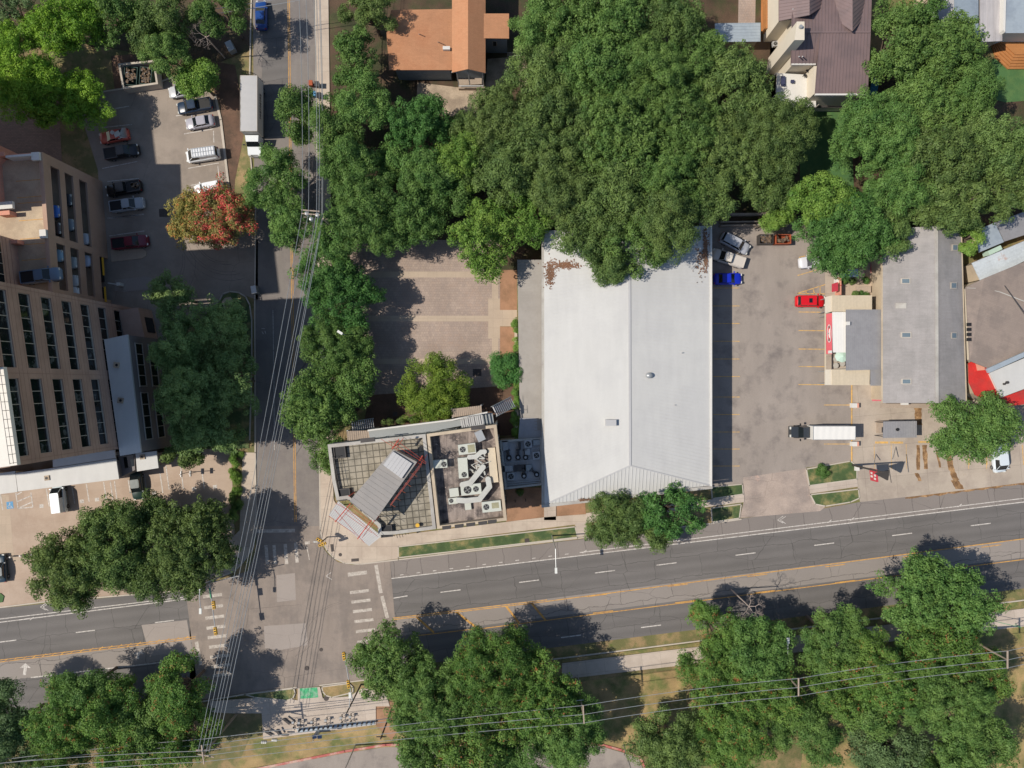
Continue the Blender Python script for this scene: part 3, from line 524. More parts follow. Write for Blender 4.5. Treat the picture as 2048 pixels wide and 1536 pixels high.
b = MB(); b.beam(rn + Vector((0, 0, .04)), rs + Vector((0, 0, .04)), .35, .08); b.beam(e['sw'] + Vector((0, 0, .05)), rs + Vector((0, 0, .05)), .18, .06); b.beam(e['se'] + Vector((0, 0, .05)), rs + Vector((0, 0, .05)), .18, .06); b.build('ridge_cap', M['greyroofpaint'], t)
b = MB(); b.beam(P(1422, 452, EZ + .05), P(1422, 972, EZ + .05), .28, .25); b.build('gutter', M['whitepaint'], t)
b = MB(); b.beam(P(1086.5, 470, EZ - .5), P(1086.5, 1010, EZ - .5), .5, .7); b.beam(P(1083, 1012, EZ - .1), P(1424, 974, EZ - .1), .45, .5); b.build('fascia', M['parapet'], t)
b = MB(); b.prism([P(1210, 839, EZ + 1), P(1231, 839, EZ + 1), P(1231, 851, EZ + 1), P(1210, 851, EZ + 1)], EZ, EZ + 1.9); tag(b.build('roof_box', M['greyroofpaint'], None), 'square grey vent box on the white warehouse roof', 'roof vent')
b = MB(); c_ = P(1297, 751, RZ - .6); b.tube(c_, c_ + Vector((0, 0, .5)), .22, .22, 14); b.dome(c_ + Vector((0, 0, .5)), .55, .45, .45); tag(b.build('roof_turbine', M['steel'], None, smooth=True), 'round metal turbine vent on the white warehouse roof', 'roof vent')
for x, y in ((1363, 706), (1349, 810), (1284, 852)):
    b = MB(); c_ = P(x, y, 5.9); b.tube(c_ - Vector((0, 0, .6)), c_ + Vector((0, 0, .5)), .07, .07, 8); tag(b.build('vent_pipe', M['steel']), {1363: 'small vent pipe on the white roof east of the turbine vent', 1349: 'small vent pipe halfway down the east slope of the white roof', 1284: 'small vent pipe just right of the white roof ridge near the vent box'}[x], 'vent pipe')
# fallen leaves on the north end of the roof
b = MB()
for cx, cy, rx, ry, n_ in ((1100, 548, 10, 26, 330), (1128, 530, 34, 9, 300), (1411, 500, 5, 44, 420), (1400, 520, 16, 40, 90), (1205, 999, 26, 3, 200), (1168, 1000, 10, 2, 60)):
    for i in range(n_):
        px, py = random.gauss(cx, rx * .45), random.gauss(cy, ry * .45); zz = EZ + .06 + (1 - abs(px - 1258) / 170) * 1.6 if py < 960 else EZ + .12 + max(0, (1005 - py)) * .02
        p = P(px, py, zz); s = random.uniform(.07, .14); a = random.random() * 3; u = Vector((math.cos(a), math.sin(a), random.uniform(-.2, .2))) * s; v = Vector((-math.sin(a), math.cos(a), .1)) * s
        b.quad(p - u, p + v, p + u, p - v)
tag(b.build('fallen_leaves', M['leafbrown'], keep=True), 'brown fallen leaves lying on the white roof', 'leaves', kind='stuff')
# --- tan canopy west of it
t = thing('canopy_roof', 'long narrow tan ribbed roof along the west side of the white warehouse', 'canopy', P(1058, 680, 0))
z = 3.6; a_, b2, c2, d2 = P(1034.5, 520, z), P(1083, 520, z + .4), P(1086, 860, z + .4), P(1040, 862, z)
b = MB(); slabquad(b, [a_, b2, c2, d2]); ribs(b, a_, d2, c2, b2, .45, .08, .05); b.build('roof', M['tanroof'], t)
b = MB(); b.prism([P(1038, 524, z), P(1080, 524, z), P(1083, 856, z), P(1043, 858, z)], 0, z - .2); b.build('wall', M['stuccotan'], t)
t = thing('canopy_roof', 'grey roof in the shade between the stucco building and the white warehouse', 'canopy', P(1066, 850, 0))
z = 3.9; b = MB(); slabquad(b, [P(1040, 836, z), P(1092, 836, z), P(1092, 1000, z), P(1086, 1000, z), P(1086, 884, z), P(1036, 884, z)], .15); b.build('roof', M['corr'], t)
b = MB(); b.prism([P(1044, 842, z), P(1084, 842, z), P(1084, 878, z), P(1040, 878, z)], 0, z - .2); b.build('wall', M['stuccotan'], t)

# --- stucco building with the paved roof terrace
ZT = 12.6; ZP = 13.3
t = thing('stucco_building', 'cream stucco corner building with tiled roof terrace and a slanting penthouse', 'building', P(830, 950, 0))
outer = PP([(655, 889), (852, 868), (992, 849), (1013, 1041), (872, 1058), (790, 1069), (757, 1070), (755, 1052), (694, 998), (673, 1001), (664, 960)], ZP)
b = MB(); b.prism(inset(outer, .05), 0, ZT - 1.1)
b.build('wall', M['stucco'], t)
west = PP([(655, 889), (851, 868), (872, 1058), (790, 1069), (757, 1070), (755, 1052), (694, 998), (673, 1001), (664, 960)], ZP); east = PP([(852.5, 868), (992, 849), (1013, 1041), (873.5, 1058)], ZP)
b = MB(); parapet(b, west, .48, ZT - 1.12, ZP); b.build('parapet', M['parapet'], t)
b = MB(); parapet(b, [Vector(p) + Vector((.05, 0, 0)) for p in east], .42, ZT - 1.12, ZP + .003); b.build('parapet', M['stuccotan'], t)
b = MB(); b.prism(inset(west, .45), ZT - 1.15, ZT); b.build('terrace_floor', M['paver'], t)
b = MB(); b.prism(inset(east, .42), ZT - 1.1, ZT - .7); b.build('flat_roof', M['dirtyroof'], t)
b = MB()    # windows of the storeys below, on the north and east faces
for (p, q, n_) in ((outer[1], outer[0], 7), (outer[2], outer[1], 5), (outer[3], outer[2], 6)):
    d = (q - p).normalized(); nn = Vector((d.y, -d.x, 0));
    for fl in range(3):
        for i in range(n_):
            c_ = p.lerp(q, (i + .5) / n_); c_.z = 1.6 + fl * 3.9 + .9; s = 1 if nn.dot(c_ - ctr(outer)) > 0 else -1
            b.box(c_ + nn * s * .02, (1.5, .12, 1.8), math.atan2(d.y, d.x))
b.builds('window', M['glass'], t)
b = MB()    # scuppers in the parapet
for x, y in ((735, 880), (956, 855)): b.box(P(x, y, ZP + .03), (2.0, .6, .12), R(6))
for x, y in ((893, 1055), (918, 1052), (941, 1049), (965, 1046), (984, 1043)): b.box(P(x, y, ZP + .02), (1.2, .5, .16), R(7))
b.builds('parapet_opening', M['darksteel'], t)
# rusty tint boxes (planters) on the terrace corners
for x, y, lb in ((681, 904, 'dark square planter in the northwest corner of the roof terrace'), (690, 988, 'dark square planter in the southwest corner of the roof terrace'), (774, 1061, 'dark planter box at the south parapet beside the penthouse')):
    tp = thing('planter', lb, 'planter', P(x, y, ZT)); b = MB(); c_ = P(x, y, ZT); ring = [c_ + Matrix.Rotation(R(6), 3, 'Z') @ Vector(v) for v in ((-.85, -.85, 0), (.85, -.85, 0), (.85, .85, 0), (-.85, .85, 0))]
    parapet(b, ring, .12, ZT + .004, ZT + .55); b.build('box', M['darksteel'], tp); b = MB(); b.prism(inset(ring, .1), ZT + .004, ZT + .42); b.build('soil', M['black'], tp)
# penthouse
t = thing('penthouse', 'grey metal-roofed penthouse standing diagonally on the roof terrace', 'penthouse', P(766, 970, ZT))
ZR = 16.6; q = PP([(786, 899), (834, 924), (750, 1041), (699, 1002)], ZR)
b = MB(); b.prism(inset(q, .35), ZT + .004, ZR - .3); b.build('wall', M['stuccotan'], t)
b = MB(); slabquad(b, q, .25); ribs(b, q[0], q[3], q[2], q[1], .62, .05, .025); b.build('roof', M['greymetal'], t)
b = MB(); s4 = PP([(766, 930), (786, 903), (824, 927), (803, 957)], ZR + .3); b.hull([Vector((p.x, p.y, ZR)) for p in s4], s4); ribs(b, s4[0], s4[3], s4[2], s4[1], .5, .04, .03); b.build('skylight', M['greyroofpaint'], t)
b = MB()
for i in range(9):
    u = (i + .5) / 9; c_ = q[3].lerp(q[2], u); b.box((c_.x, c_.y, ZR - .1), (.08, .9, .2), R(-37 + 90 if 0 else 50))
b.builds('eave_bracket', M['darksteel'], t)
# red steel pergola
t = thing('steel_pergola', 'red steel frame of beams and rods around the penthouse roof', 'pergola', P(770, 980, ZT)); zb = 16.0
b = MB()
for a, c in (((701, 1007), (670, 1044)), ((743, 1040), (715, 1078)), ((798, 878), (784, 898)), ((845, 911), (831, 933))): b.beam(P(*a, zb), P(*c, zb), .13, .18); b.beam(P(a[0] + 9, a[1] - 2, zb - .8), P(c[0] + 9, c[1] - 2, zb - .8), .07, .07)
b.builds('beam', M['redsteel'], t)
b = MB()
for a, c in (((679, 1007), (755, 1073)), ((669, 1019), (729, 1086)), ((657, 1032), (711, 1069)), ((702, 1012), (741, 1043)), ((671, 1006), (757, 1056)), ((777, 881), (852, 928)), ((790, 879), (853, 925)), ((762, 878), (843, 930)), ((787, 900), (818, 924)), ((686, 1024), (744, 1066))): b.tube(P(*a, zb + .2), P(*c, zb + .2), .028, n=5)
for s in (0, 1, 2): b.tube(P(846 - s * 1.5, 921 + s * 5, zb + .25), P(782 - s, 1007 + s * 3, zb + .25), .02, n=5)
b.build('rod', M['redsteel'], t)
b = MB()
for x, y in ((826, 948), (814, 968), (803, 981), (793, 996), (783, 1009)): b.tube(P(x - 6, y - 3, zb + .1), P(x + 8, y + 5, zb + .1), .03, n=5)
b.builds('rung', M['rust'], t)
b = MB()
for x, y in ((698, 992), (748, 1042), (788, 893), (841, 919)): b.tube(P(x, y, zb), Vector((P(x, y, zb).x, P(x, y, zb).y, ZT)), .08, n=6)
b.builds('post', M['redsteel'], t)
t = thing('entrance_canopy', 'pale ribbed metal canopy over the cut-off street corner of the stucco building', 'canopy', P(715, 1050, 0))
zc = 7.5; q = PP([(677, 1002), (763, 1072), (738, 1092), (658, 1030)], zc); b = MB(); slabquad(b, q, .12); ribs(b, q[0], q[1], q[2], q[3], .3, .06, .05); b.build('roof', M['greyroofpaint'], t)
b = MB()
for p in (q[2], q[3]): b.tube((p.x * .985, p.y * .985, .14), (p.x * .985, p.y * .985, zc - .1), .09, n=8)
b.builds('post', M['steel'], t)
t = thing('curved_awning', 'small fan-shaped awning of dark rods on the south wall of the stucco building', 'awning', P(800, 1068, 9)); b = MB()
for i in range(8): b.tube(P(776 + i * 5.3, 1066 - i * .6, 11.5), P(778 + i * 5.6, 1074 - i * .8 + (4 if 2 < i < 6 else 0), 10.6), .04, n=5)
b.build('rod', M['darksteel'], t)
tg = thing('yellow_lantern', 'round yellow lantern table on the terrace near the south parapet', 'table', P(836, 1049, ZT)); b = MB(); b.tube(P(836, 1049, ZT), P(836, 1049, ZT) + Vector((0, 0, .5)), .05); b.disc(P(836, 1049, ZT), .28, ZT + .5, ZT + .6); b.build('top', M['yellowpaint'], tg)
tr = thing('terrace_railing', 'thin dark railing along the west edge of the roof terrace', 'railing', P(672, 950, ZT)); b = MB()
for s in (0, .45): b.tube(P(667, 913, ZP + s), P(679, 975, ZP + s), .03, n=5)
for i in range(5): p = P(667 + i * 3, 913 + i * 15.5, ZP); b.tube(p, p + Vector((0, 0, .9)), .03, n=5); b.tube(p, p + Vector((1.0, .1, .0)), .03, n=5)
b.build('rail', M['darksteel'], tr)
# --- HVAC on the dirty roof
ZH = ZT - .7
def hvac(label, px, h=1.1, rz=7, fans=((-.5, 0, .42),), m='acbody', z=ZH, d=(2.3, 1.35), grille=None, group='air-conditioning units on the rooftops', stand=.15):
    c_ = P(*px, z + h); t = thing('rooftop_hvac_unit', label, 'air conditioner', (c_.x, c_.y, z), R(rz), group)
    b = MB(); b.box((0, 0, stand + (h - stand) / 2), (d[0], d[1], h - stand)); b.build('casing', M[m], t, local=True)
    b = MB(); b.box((0, 0, stand / 2), (d[0] * .9, d[1] * .8, stand)); b.build('base', M['darksteel'], t, local=True)
    for fx, fy, fr in fans:
        b = MB(); b.disc((fx, fy), fr, h - .005, h + .03, 16); f = b.build('fan_well', M['black'], t, local=True)
        b = MB()
        for k in range(4):
            a = k * math.pi / 2 + .5; b.add([(fx + math.cos(a + s) * r, fy + math.sin(a + s) * r, h + .045) for s, r in ((-.12, fr * .2), (-.32, fr * .85), (.32, fr * .85), (.12, fr * .2))], [(0, 1, 2, 3)])
        b.disc((fx, fy), fr * .22, h + .03, h + .06, 8); b.build('fan', M['fan'], f, local=True)
    if grille: b = MB(); b.box((grille[0], grille[1], h + .006), (grille[2], grille[3], .02)); b.build('grille', pm('coil_grille', lin((150, 146, 118)), None, 20, 1, .2) if 'coil_grille' not in MATS else MATS['coil_grille'], t, local=True)
    return t
hvac('large pale air conditioner near the north end of the dirty roof', (934, 898), d=(2.45, 1.45), grille=(.62, 0, 1.0, 1.1), fans=((-.62, 0, .42),))
hvac('pinkish-white air conditioner in the shade of the terrace wall', (880, 928), d=(2.0, 1.15), fans=((.55, -.08, .38),), rz=4)
hvac('tall narrow air conditioner in the middle of the dirty roof', (926, 936), d=(1.35, 2.9), fans=((.1, -.95, .38),), rz=4)
hvac('pale air conditioner with two round wells beside the bent duct', (942, 979), d=(2.9, 1.5), fans=((.7, 0, .4), (-.5, 0, .55)), rz=6)
hvac('square grey housing left of the two-well air conditioner', (908, 985), d=(1.3, 1.2), fans=(), h=.8)
hvac('small white air conditioner left of the lower duct', (906, 1002), d=(1.3, .85), fans=((-.25, .05, .3),), h=.8)
hvac('big white air conditioner at the southeast corner of the dirty roof', (983, 1013), d=(2.7, 1.5), fans=((-.75, 0, .42),), grille=(.55, .1, 1.0, .8), rz=6)
hvac('pale flat roof hatch near the south parapet', (936, 1013), d=(.9, .95), fans=(), h=.4)
def duct(label, pts, w, z=ZH + .9):
    t = thing('duct', label, 'duct', P(*pts[0], ZH)); b = MB()
    for i, (a, c) in enumerate(zip(pts[:-1], pts[1:])): b.beam(P(*a, z + i * .003), P(*c, z + i * .003), w, .6)
    for p in pts: q_ = P(*p, z); b.prism([q_ + Vector((math.cos(k * math.pi / 4 + .39), math.sin(k * math.pi / 4 + .39), 0)) * w * .54 for k in range(8)], z - .3, z + .305)
    b.build('run', M['duct'], t)
    b = MB()
    for p in pts: q_ = P(*p, ZH); b.box((q_.x, q_.y, ZH + .3), (.3, .3, .6))
    b.builds('support', M['darksteel'], t)
duct('white duct with two bends beside the large air conditioner', [(939, 914), (952, 913), (962, 904), (969, 903)], .65)
duct('diagonal duct leading down to the two-well air conditioner', [(966, 934), (941, 965), (925, 969)], .75)
duct('long bent duct around the two-well air conditioner', [(976, 958), (979, 973), (959, 998), (932, 1001), (917, 1000)], .75)
hvac('silver crumpled exhaust housing at the north end of the dirty roof', (960, 872), d=(1.1, 1.5), fans=(), h=1.3, m='steel', rz=25)
t = thing('duct', 'flat cream duct along the east parapet of the dirty roof', 'duct', P(984, 930, ZH)); b = MB(); b.prism(PP([(975, 896), (990, 895), (997, 964), (981, 966)], ZH + .8), ZH + .35, ZH + .8); b.build('run', M['cream'], t); b = MB(); b.box(P(985, 915, ZH + .17), (.8, .5, .34)); b.box(P(990, 950, ZH + .17), (.8, .5, .34)); b.builds('support', M['darksteel'], t)
t = thing('pipe_cluster', 'tangle of silver pipes between the ducts on the dirty roof', 'pipes', P(960, 930, ZH)); b = MB()
for i in range(26): a = (random.uniform(944, 976), random.uniform(912, 950)); c = (a[0] + random.uniform(-12, 12), a[1] + random.uniform(-8, 8)); zz = ZH + random.uniform(.3, 1.1); b.tube(P(*a, zz), P(*c, zz + random.uniform(-.2, .2)), random.uniform(.05, .14), n=6)
b.build('pipe', M['duct'], t)
t = thing('tv_antenna', 'thin dark antenna on the shaded edge of the dirty roof', 'antenna', P(892, 905, ZH)); b = MB(); c_ = P(892, 905, ZH); b.tube(c_, c_ + Vector((0, 0, 2.2)), .04); b.tube(c_ + Vector((-.9, -.7, 2)), c_ + Vector((.9, .6, 2)), .03)
for i in range(5): u = -.7 + i * .35; b.tube(c_ + Vector((u - .3, u * .7 + .4, 2)), c_ + Vector((u + .3, u * .7 - .4, 2)), .025)
b.build('mast', M['darksteel'], t)
# --- walkway with stairs north of the stucco building
zw = 8.5
t = thing('exterior_walkway', 'grey raised walkway with white parapet along the north side of the stucco building', 'walkway', P(820, 858, 0))
wk = PP([(737, 862), (905, 841), (975, 826), (985, 826), (988, 846), (925, 851), (852, 865), (740, 880)], zw); b = MB(); b.prism(wk, zw - .3, zw); b.build('deck', M['greydeck'], t)
b = MB(); b.prism(PP([(737, 859), (905, 838), (975, 823), (975, 826), (905, 841), (737, 862)], zw), zw - .31, zw + .7); b.build('parapet', M['whitepaint'], t)
b = MB()
for x, y in ((760, 866), (830, 858), (900, 850), (960, 838)): b.box((P(x, y, zw).x, P(x, y, zw).y, zw / 2 - .16), (.4, .4, zw - .32))
b.builds('column', M['stucco'], t)
def stairs(label, p0, p1, w, z0, z1, n_=11):
    t = thing('exterior_stairs', label, 'stairs', (P(*p0, z0).x, P(*p0, z0).y, min(z0, z1))); a, c = P(*p0, z0), P(*p1, z1); d = (c - a); fl = Vector((d.x, d.y, 0)).normalized(); nn = Vector((-fl.y, fl.x, 0)); rz = math.atan2(fl.y, fl.x)
    b = MB()
    for i in range(n_): u = (i + .5) / n_; p = a.lerp(c, u); b.box(p, (d.xy.length / n_ * .62, w, .08), rz)
    b.build('tread', M['greyroofpaint'], t)
    b = MB()
    for s in (-1, 1): b.beam(a + nn * s * (w / 2 + .06), c + nn * s * (w / 2 + .06), .1, .3); b.tube(a + nn * s * (w / 2 + .06) + Vector((0, 0, .9)), c + nn * s * (w / 2 + .06) + Vector((0, 0, .9)), .035, n=5)
    b.build('stringer', M['steel'], t); return t
stairs('open-tread stairs in the shade at the west end of the walkway', (703, 853), (748, 846), 1.35, zw - 1.8, zw - 4.5)
stairs('open-tread stairs at the east end of the walkway beside the dirty roof', (921, 845), (966, 838), 1.35, zw - .1, zw + 2.2)
stairs('diagonal blue-shaded stairs leading to the ivy-covered wall', (988, 823), (1026, 803), 1.5, zw - .1, zw - 3.5)
t = thing('stair_landing', 'pale slatted landing above the walkway beside the yellow-green tree', 'landing', P(930, 826, 0)); b = MB(); q = PP([(903, 818), (962, 811), (963, 826), (905, 835)], zw - 1.5); slabquad(b, q, .15); ribs(b, q[0], q[1], q[2], q[3], .28, .12, .05); b.build('deck', M['greywood'], t); b = MB()
for p in q: b.box((p.x, p.y, (zw - 1.7) / 2), (.2, .2, zw - 1.7))
b.builds('post', M['steel'], t)
t = thing('stair_landing', 'pale slatted landing in the shade west of the walkway', 'landing', P(718, 868, 0)); b = MB(); q = PP([(694, 862), (737, 861), (739, 878), (696, 884)], zw - .2); slabquad(b, q, .15); ribs(b, q[0], q[1], q[2], q[3], .3, .12, .05); b.build('deck', M['greywood'], t); b = MB()
for p in q: b.box((p.x, p.y, (zw - .4) / 2), (.2, .2, zw - .4))
b.builds('post', M['steel'], t)
# --- equipment roof between the stucco building and the warehouse
t = thing('equipment_deck', 'grey walled rooftop deck packed with small air-conditioning condensers', 'equipment deck', P(1046, 926, 0)); zq = 4.2
ring = PP([(1000, 881), (1084, 875), (1086, 970), (1010, 979)], zq + .6); b = MB(); b.prism(inset(ring, .05), 0, zq - .25); b.build('wall', M['stuccotan'], t); b = MB(); parapet(b, ring, .3, zq - .3, zq + .6); b.build('parapet', M['parapet'], t); b = MB(); b.prism(inset(ring, .28), zq - .2, zq); b.build('roof', M['greyroofpaint'], t)
for i, (x, y, lb) in enumerate(((1056, 888, 'condenser at the north edge of the equipment deck'), (1073, 911, 'condenser at the east edge of the equipment deck'), (1022, 953, 'condenser in the southwest corner of the equipment deck'))): hvac('square grey ' + lb, (x, y), d=(1.15, 1.15), fans=((0, 0, .42),), h=.8, m='acgrey', z=zq, rz=4, group='condensers on the equipment deck')
for i, (x, y, a) in enumerate(((1018, 915, 10), (1036, 914, 0), (1051, 914, 5), (1048, 951, 0), (1073, 948, 50))):
    t = thing('exhaust_fan', ['round black exhaust fan nearest the west wall of the equipment deck', 'round exhaust fan second from the west in the upper row of the deck', 'round exhaust fan third from the west in the upper row of the deck', 'round exhaust fan in the middle of the lower row of the deck', 'round exhaust fan with slanted duct in the southeast corner of the deck'][i], 'exhaust fan', P(x, y, zq), R(a), 'exhaust fans on the equipment deck')
    b = MB(); b.disc((0, 0), .42, 0, .7, 14); b.build('body', M['black'], t, local=True); b = MB(); b.disc((0, 0), .2, .7, .78, 10); b.build('cap', M['acgrey'], t, local=True); b = MB(); b.box((0, .75, .35), (.35, .8, .4)); b.box((0, 1.15, .35), (.7, .2, .5)); b.build('duct_elbow', M['darksteel'], t, local=True)
for i, (x, y, w_, h_) in enumerate(((1010, 891, .9, 1.5), (1039, 892, .4, 1.1), (1073, 884, 1.0, .9), (1016, 937, 1.5, .9), (1040, 936, 1.8, 1.0), (1056, 935, 1.1, .9), (1055, 903, .8, 1.0))): 
    b = MB(); b.box(P(x, y, zq + .3), (w_, h_, .6), R(3)); tag(b.build('roof_cabinet', [M['acgrey'], M['darksteel'], M['greydeck']][i % 3]), ['dark low cabinet in the northwest corner of the equipment deck', 'narrow pale cabinet between the fans and the north wall of the deck', 'dark low cabinet in the northeast corner of the equipment deck', 'dark cabinet below the western exhaust fan', 'widest low cabinet in the middle of the equipment deck', 'low cabinet right of the widest one on the deck', 'small cabinet under the north condenser'][i], 'equipment cabinet', 'low cabinets on the equipment deck')
b = MB()
for a, c in (((1008, 925), (1080, 918)), ((1012, 966), (1083, 960)), ((1012, 970), (1083, 964)), ((1066, 897), (1082, 895)), ((1080, 880), (1082, 962)), ((1030, 928), (1031, 946)), ((1051, 930), (1052, 945)), ((1012, 925), (1010, 905))): b.tube(P(*a, zq + .35), P(*c, zq + .35), .07, n=6)
tag(b.build('pipe_run', M['steel']), 'pale pipes running across the equipment deck', 'pipes')
b = MB()
for x, y in ((1030, 1000), (1051, 998)): b.tube(P(x, y, 0), P(x, y, 0) + Vector((0, 0, 2.4)), .06)
tag(b.build('gate_posts', M['darksteel']), 'two thin dark posts at the orange dirt strip', 'gate posts')

# --- office tower
t_ = Vector((.142, -.990, 0)); n_o = Vector((.990, .142, 0)); rzT = math.atan2(t_.y, t_.x)
O = P(265, 616, 0)                                    # north-east ground corner
def T(s, o, z): return O + t_ * s + n_o * o + Vector((0, 0, z))
LT = 21.9; HT = 38.0
tw = thing('office_tower', 'tall brown office tower with rows of dark windows beside the parking garage', 'office building', T(LT / 2, -10, 0))
b = MB(); b.prism([T(0, -.6, 0), T(10.4, -.6, 0), T(10.4, -40, 0), T(0, -40, 0)], 0, HT); b.prism([T(10.4, -.6, 0), T(LT, -.6, 0), T(LT, -40, 0), T(10.4, -40, 0)], 0, 32.2); b.build('core', M['towerwall'], tw)
bays = ((.9, 10.3), (11.6, 20.9)); zc = [4.6 + 4.2 * k_ for k_ in range(8)]; hw = 1.05
b = MB()
def fbox(mb, s0, s1, z0, z1, o0=-.6, o1=0.0): mb.prism([T(s0, o0, 0), T(s1, o0, 0), T(s1, o1, 0), T(s0, o1, 0)], z0, z1)
prev = 0
for z in zc: fbox(b, 0, LT if z < 33 else 10.4, prev, min(z - hw, 99)); prev = z + hw
fbox(b, 0, 10.4, prev, HT)
fbox(b, 10.4, LT, 29.8 + hw, 32.2)
for z in zc:
    for s0, s1 in ((0, bays[0][0]), (bays[0][1], bays[1][0] if z < 33 else 10.4), (bays[1][1], LT))[:3 if z < 33 else 2]: fbox(b, s0, s1, z - hw, z + hw)
jo = pm('tower_panel_joints', lin((150, 118, 104)), None, 4, .2, .04)
b.build('facade', M['towerwall'], tw)
b = MB()
for z in zc[:-1]:
    for zz in (z + 1.35, z + 2.1, z + 2.8): fbox(b, 0, LT, zz, zz + .045, 0, .012)
for s in (.45, 10.95, 21.4): fbox(b, s, s + .05, 0, 32, 0, .014)
b.build('panel_joint', jo, tw)
for z in zc:
    for s0, s1 in bays[:2 if z < 33 else 1]:
        b = MB(); b.prism([T(s0, -.58, 0), T(s1, -.58, 0), T(s1, -.3, 0), T(s0, -.3, 0)], z - hw, z + hw); wv = b.build('window', M['towerglass'], tw)
        b = MB(); step = (s1 - s0) / 6
        for i in range(7): u = s0 + i * step; fbox(b, u - .04, u + .04, z - hw + .003, z + hw - .003, -.3, -.2)
        fbox(b, s0, s1, z - hw + .004, z - hw + .1, -.297, -.16); b.build('frame', M['frame'], wv)
b = MB(); b.prism([T(10.5, -39, 0), T(21.8, -39, 0), T(21.8, 1.25, 0), T(10.5, 1.25, 0)], 32.21, 32.8); bl = b.build('roof_terrace', M['towerstone'], tw)
b = MB()
for s in range(12): b.tube(T(10.5 + s, 1.15, 32.8), T(10.5 + s, 1.15, 33.8), .03, n=5)
for zz in (33.2, 33.8): b.tube(T(10.4, 1.15, zz), T(21.6, 1.15, zz), .03, n=5)
b.build('railing', M['darksteel'], bl)
b = MB(); b.prism([T(.8, 0, 0), T(6.2, .3, 0), T(6.2, 3.4, 0), T(.8, 3.0, 0)], 0, 4.2); pv = b.build('entrance_block', M['towerwall'], tw); b = MB(); b.prism([T(2.2, 3.05, 0), T(4.6, 3.2, 0), T(4.6, 3.4, 0), T(2.2, 3.25, 0)], .6, 2.9); b.build('window', M['glass'], pv)
# tower wing further west that rises behind the garage
tw2 = thing('office_tower_wing', 'brown tower wing with dark windows rising behind the garage roof deck', 'office building', P(20, 500, 0))
X2 = -69.9; b = MB(); b.prism([(X2 - 30, 10, 0), (X2 + .9, 12.6, 0), (X2, 20.3, 0), (X2 - 30, 16.5, 0)], 0, HT - .5); b.build('core', M['towerwall'], tw2)
for z in (18.0, 22.2, 26.4, 30.6): 
    b = MB(); b.prism([(X2 + .82, 13.4, 0), (X2 + .88, 13.4, 0), (X2 + .16, 19.4, 0), (X2 + .1, 19.4, 0)], z - 1.0, z + 1.0); wv = b.build('window', M['glass'], tw2)
    b = MB()
    for i in range(5): u = i / 4; b.box((X2 + .88 - .72 * u, 13.4 + 6 * u, z), (.1, .08, 2.0), R(7))
    b.build('frame', M['frame'], wv)
b = MB()
for z in (15.0, 15.8, 16.5, 20.0, 20.6, 24.2, 24.9): b.prism([(X2 + .9, 12.8, 0), (X2 + .93, 12.8, 0), (X2 + .04, 20.2, 0), (X2, 20.2, 0)], z, z + .05)
b.build('panel_joint', jo, tw2)
b = MB(); b.prism([(-130, 30.5, 0), (-88.8, 30.5, 0), (-90.3, 42.6, 0), (-130, 46, 0)], 0, HT); tag(b.build('office_building', M['towerwall']), 'rear block of the brown office tower beyond the dark brick plaza', 'office building')
# wing with flat white roof in front of the tower
wg = thing('office_wing', 'low grey wing with long white flat roof in front of the brown tower', 'building', P(290, 790, 0)); zg = 9.9
q = PP([(208, 679), (255, 669), (282, 905), (240, 912)], zg); b = MB(); b.prism(inset(q, .06), 0, zg - .2); b.build('wall', M['winggrey'], wg); b = MB(); slabquad(b, q, .35); b.build('roof', M['whiteroof'], wg)
for x, y in ((233, 730), (241, 801)): b = MB(); b.box(P(x, y, zg + .12), (.8, .8, .24), R(-8)); b.build('roof_drain', M['paledirt'], wg); b = MB(); b.disc(P(x, y, zg + .24), .2, zg + .24, zg + .27); b.build('drain_hole', M['black'], wg)
e0, e1 = q[1], q[2]; ed = (e1 - e0).normalized(); en = Vector((-ed.y, ed.x, 0))
en = en if en.x > 0 else -en; rzw = math.atan2(ed.y, ed.x)
for z, hh in ((7.2, 1.0), (3.4, 1.0)):
    for s0, s1 in ((1.2, 7.6), (8.6, 15.6)):
        b = MB(); b.prism([e0 + ed * s0 - en * .02, e0 + ed * s1 - en * .02, e0 + ed * s1 + en * .04, e0 + ed * s0 + en * .04], z - hh, z + hh); wv = b.build('window', M['glass'], wg); b = MB()
        for i in range(5): c_ = e0 + ed * (s0 + (s1 - s0) * i / 4) + en * .07; b.box((c_.x, c_.y, z), (.12, .1, 2 * hh), rzw)
        for k_ in (-1, 1): c_ = e0 + ed * ((s0 + s1) / 2) + en * .06; b.box((c_.x, c_.y, z + k_ * hh), (s1 - s0 + .2, .14, .12), rzw)
        b.build('frame', M['frame'], wv)
def canopy(name, label, px, z, holes=(), m='whiteroof', wall='winggrey', base=0.0, lip=.25):
    q = PP(px, z); t = thing(name, label, 'canopy', ctr(q)); b = MB(); b.prism(q, z - lip, z); b.build('roof', M[m], t)
    b = MB(); b.prism(inset(q, .35), base, z - lip); b.build('wall', M[wall], t)
    for x, y in holes: b = MB(); b.box(P(x, y, z + .07), (.75, .75, .14), R(7)); b.build('roof_drain', M['paledirt'], t); b = MB(); b.disc(P(x, y, z), .2, z + .14, z + .17); b.build('drain_hole', M['black'], t)
canopy('front_canopy', 'long bright white canopy roof over the south entrance of the tower', [(31, 946), (106, 936), (232, 917), (238, 958), (36, 983)], 5.2, ((94, 956),))
canopy('front_canopy', 'upper shaded white roof strip against the south foot of the tower', [(105, 916), (229, 900), (231, 916), (106, 935)], 6.4)
canopy('front_canopy', 'shaded white canopy roof at the left end of the tower front', [(-80, 958), (30, 942), (35, 984), (-80, 998)], 4.9)
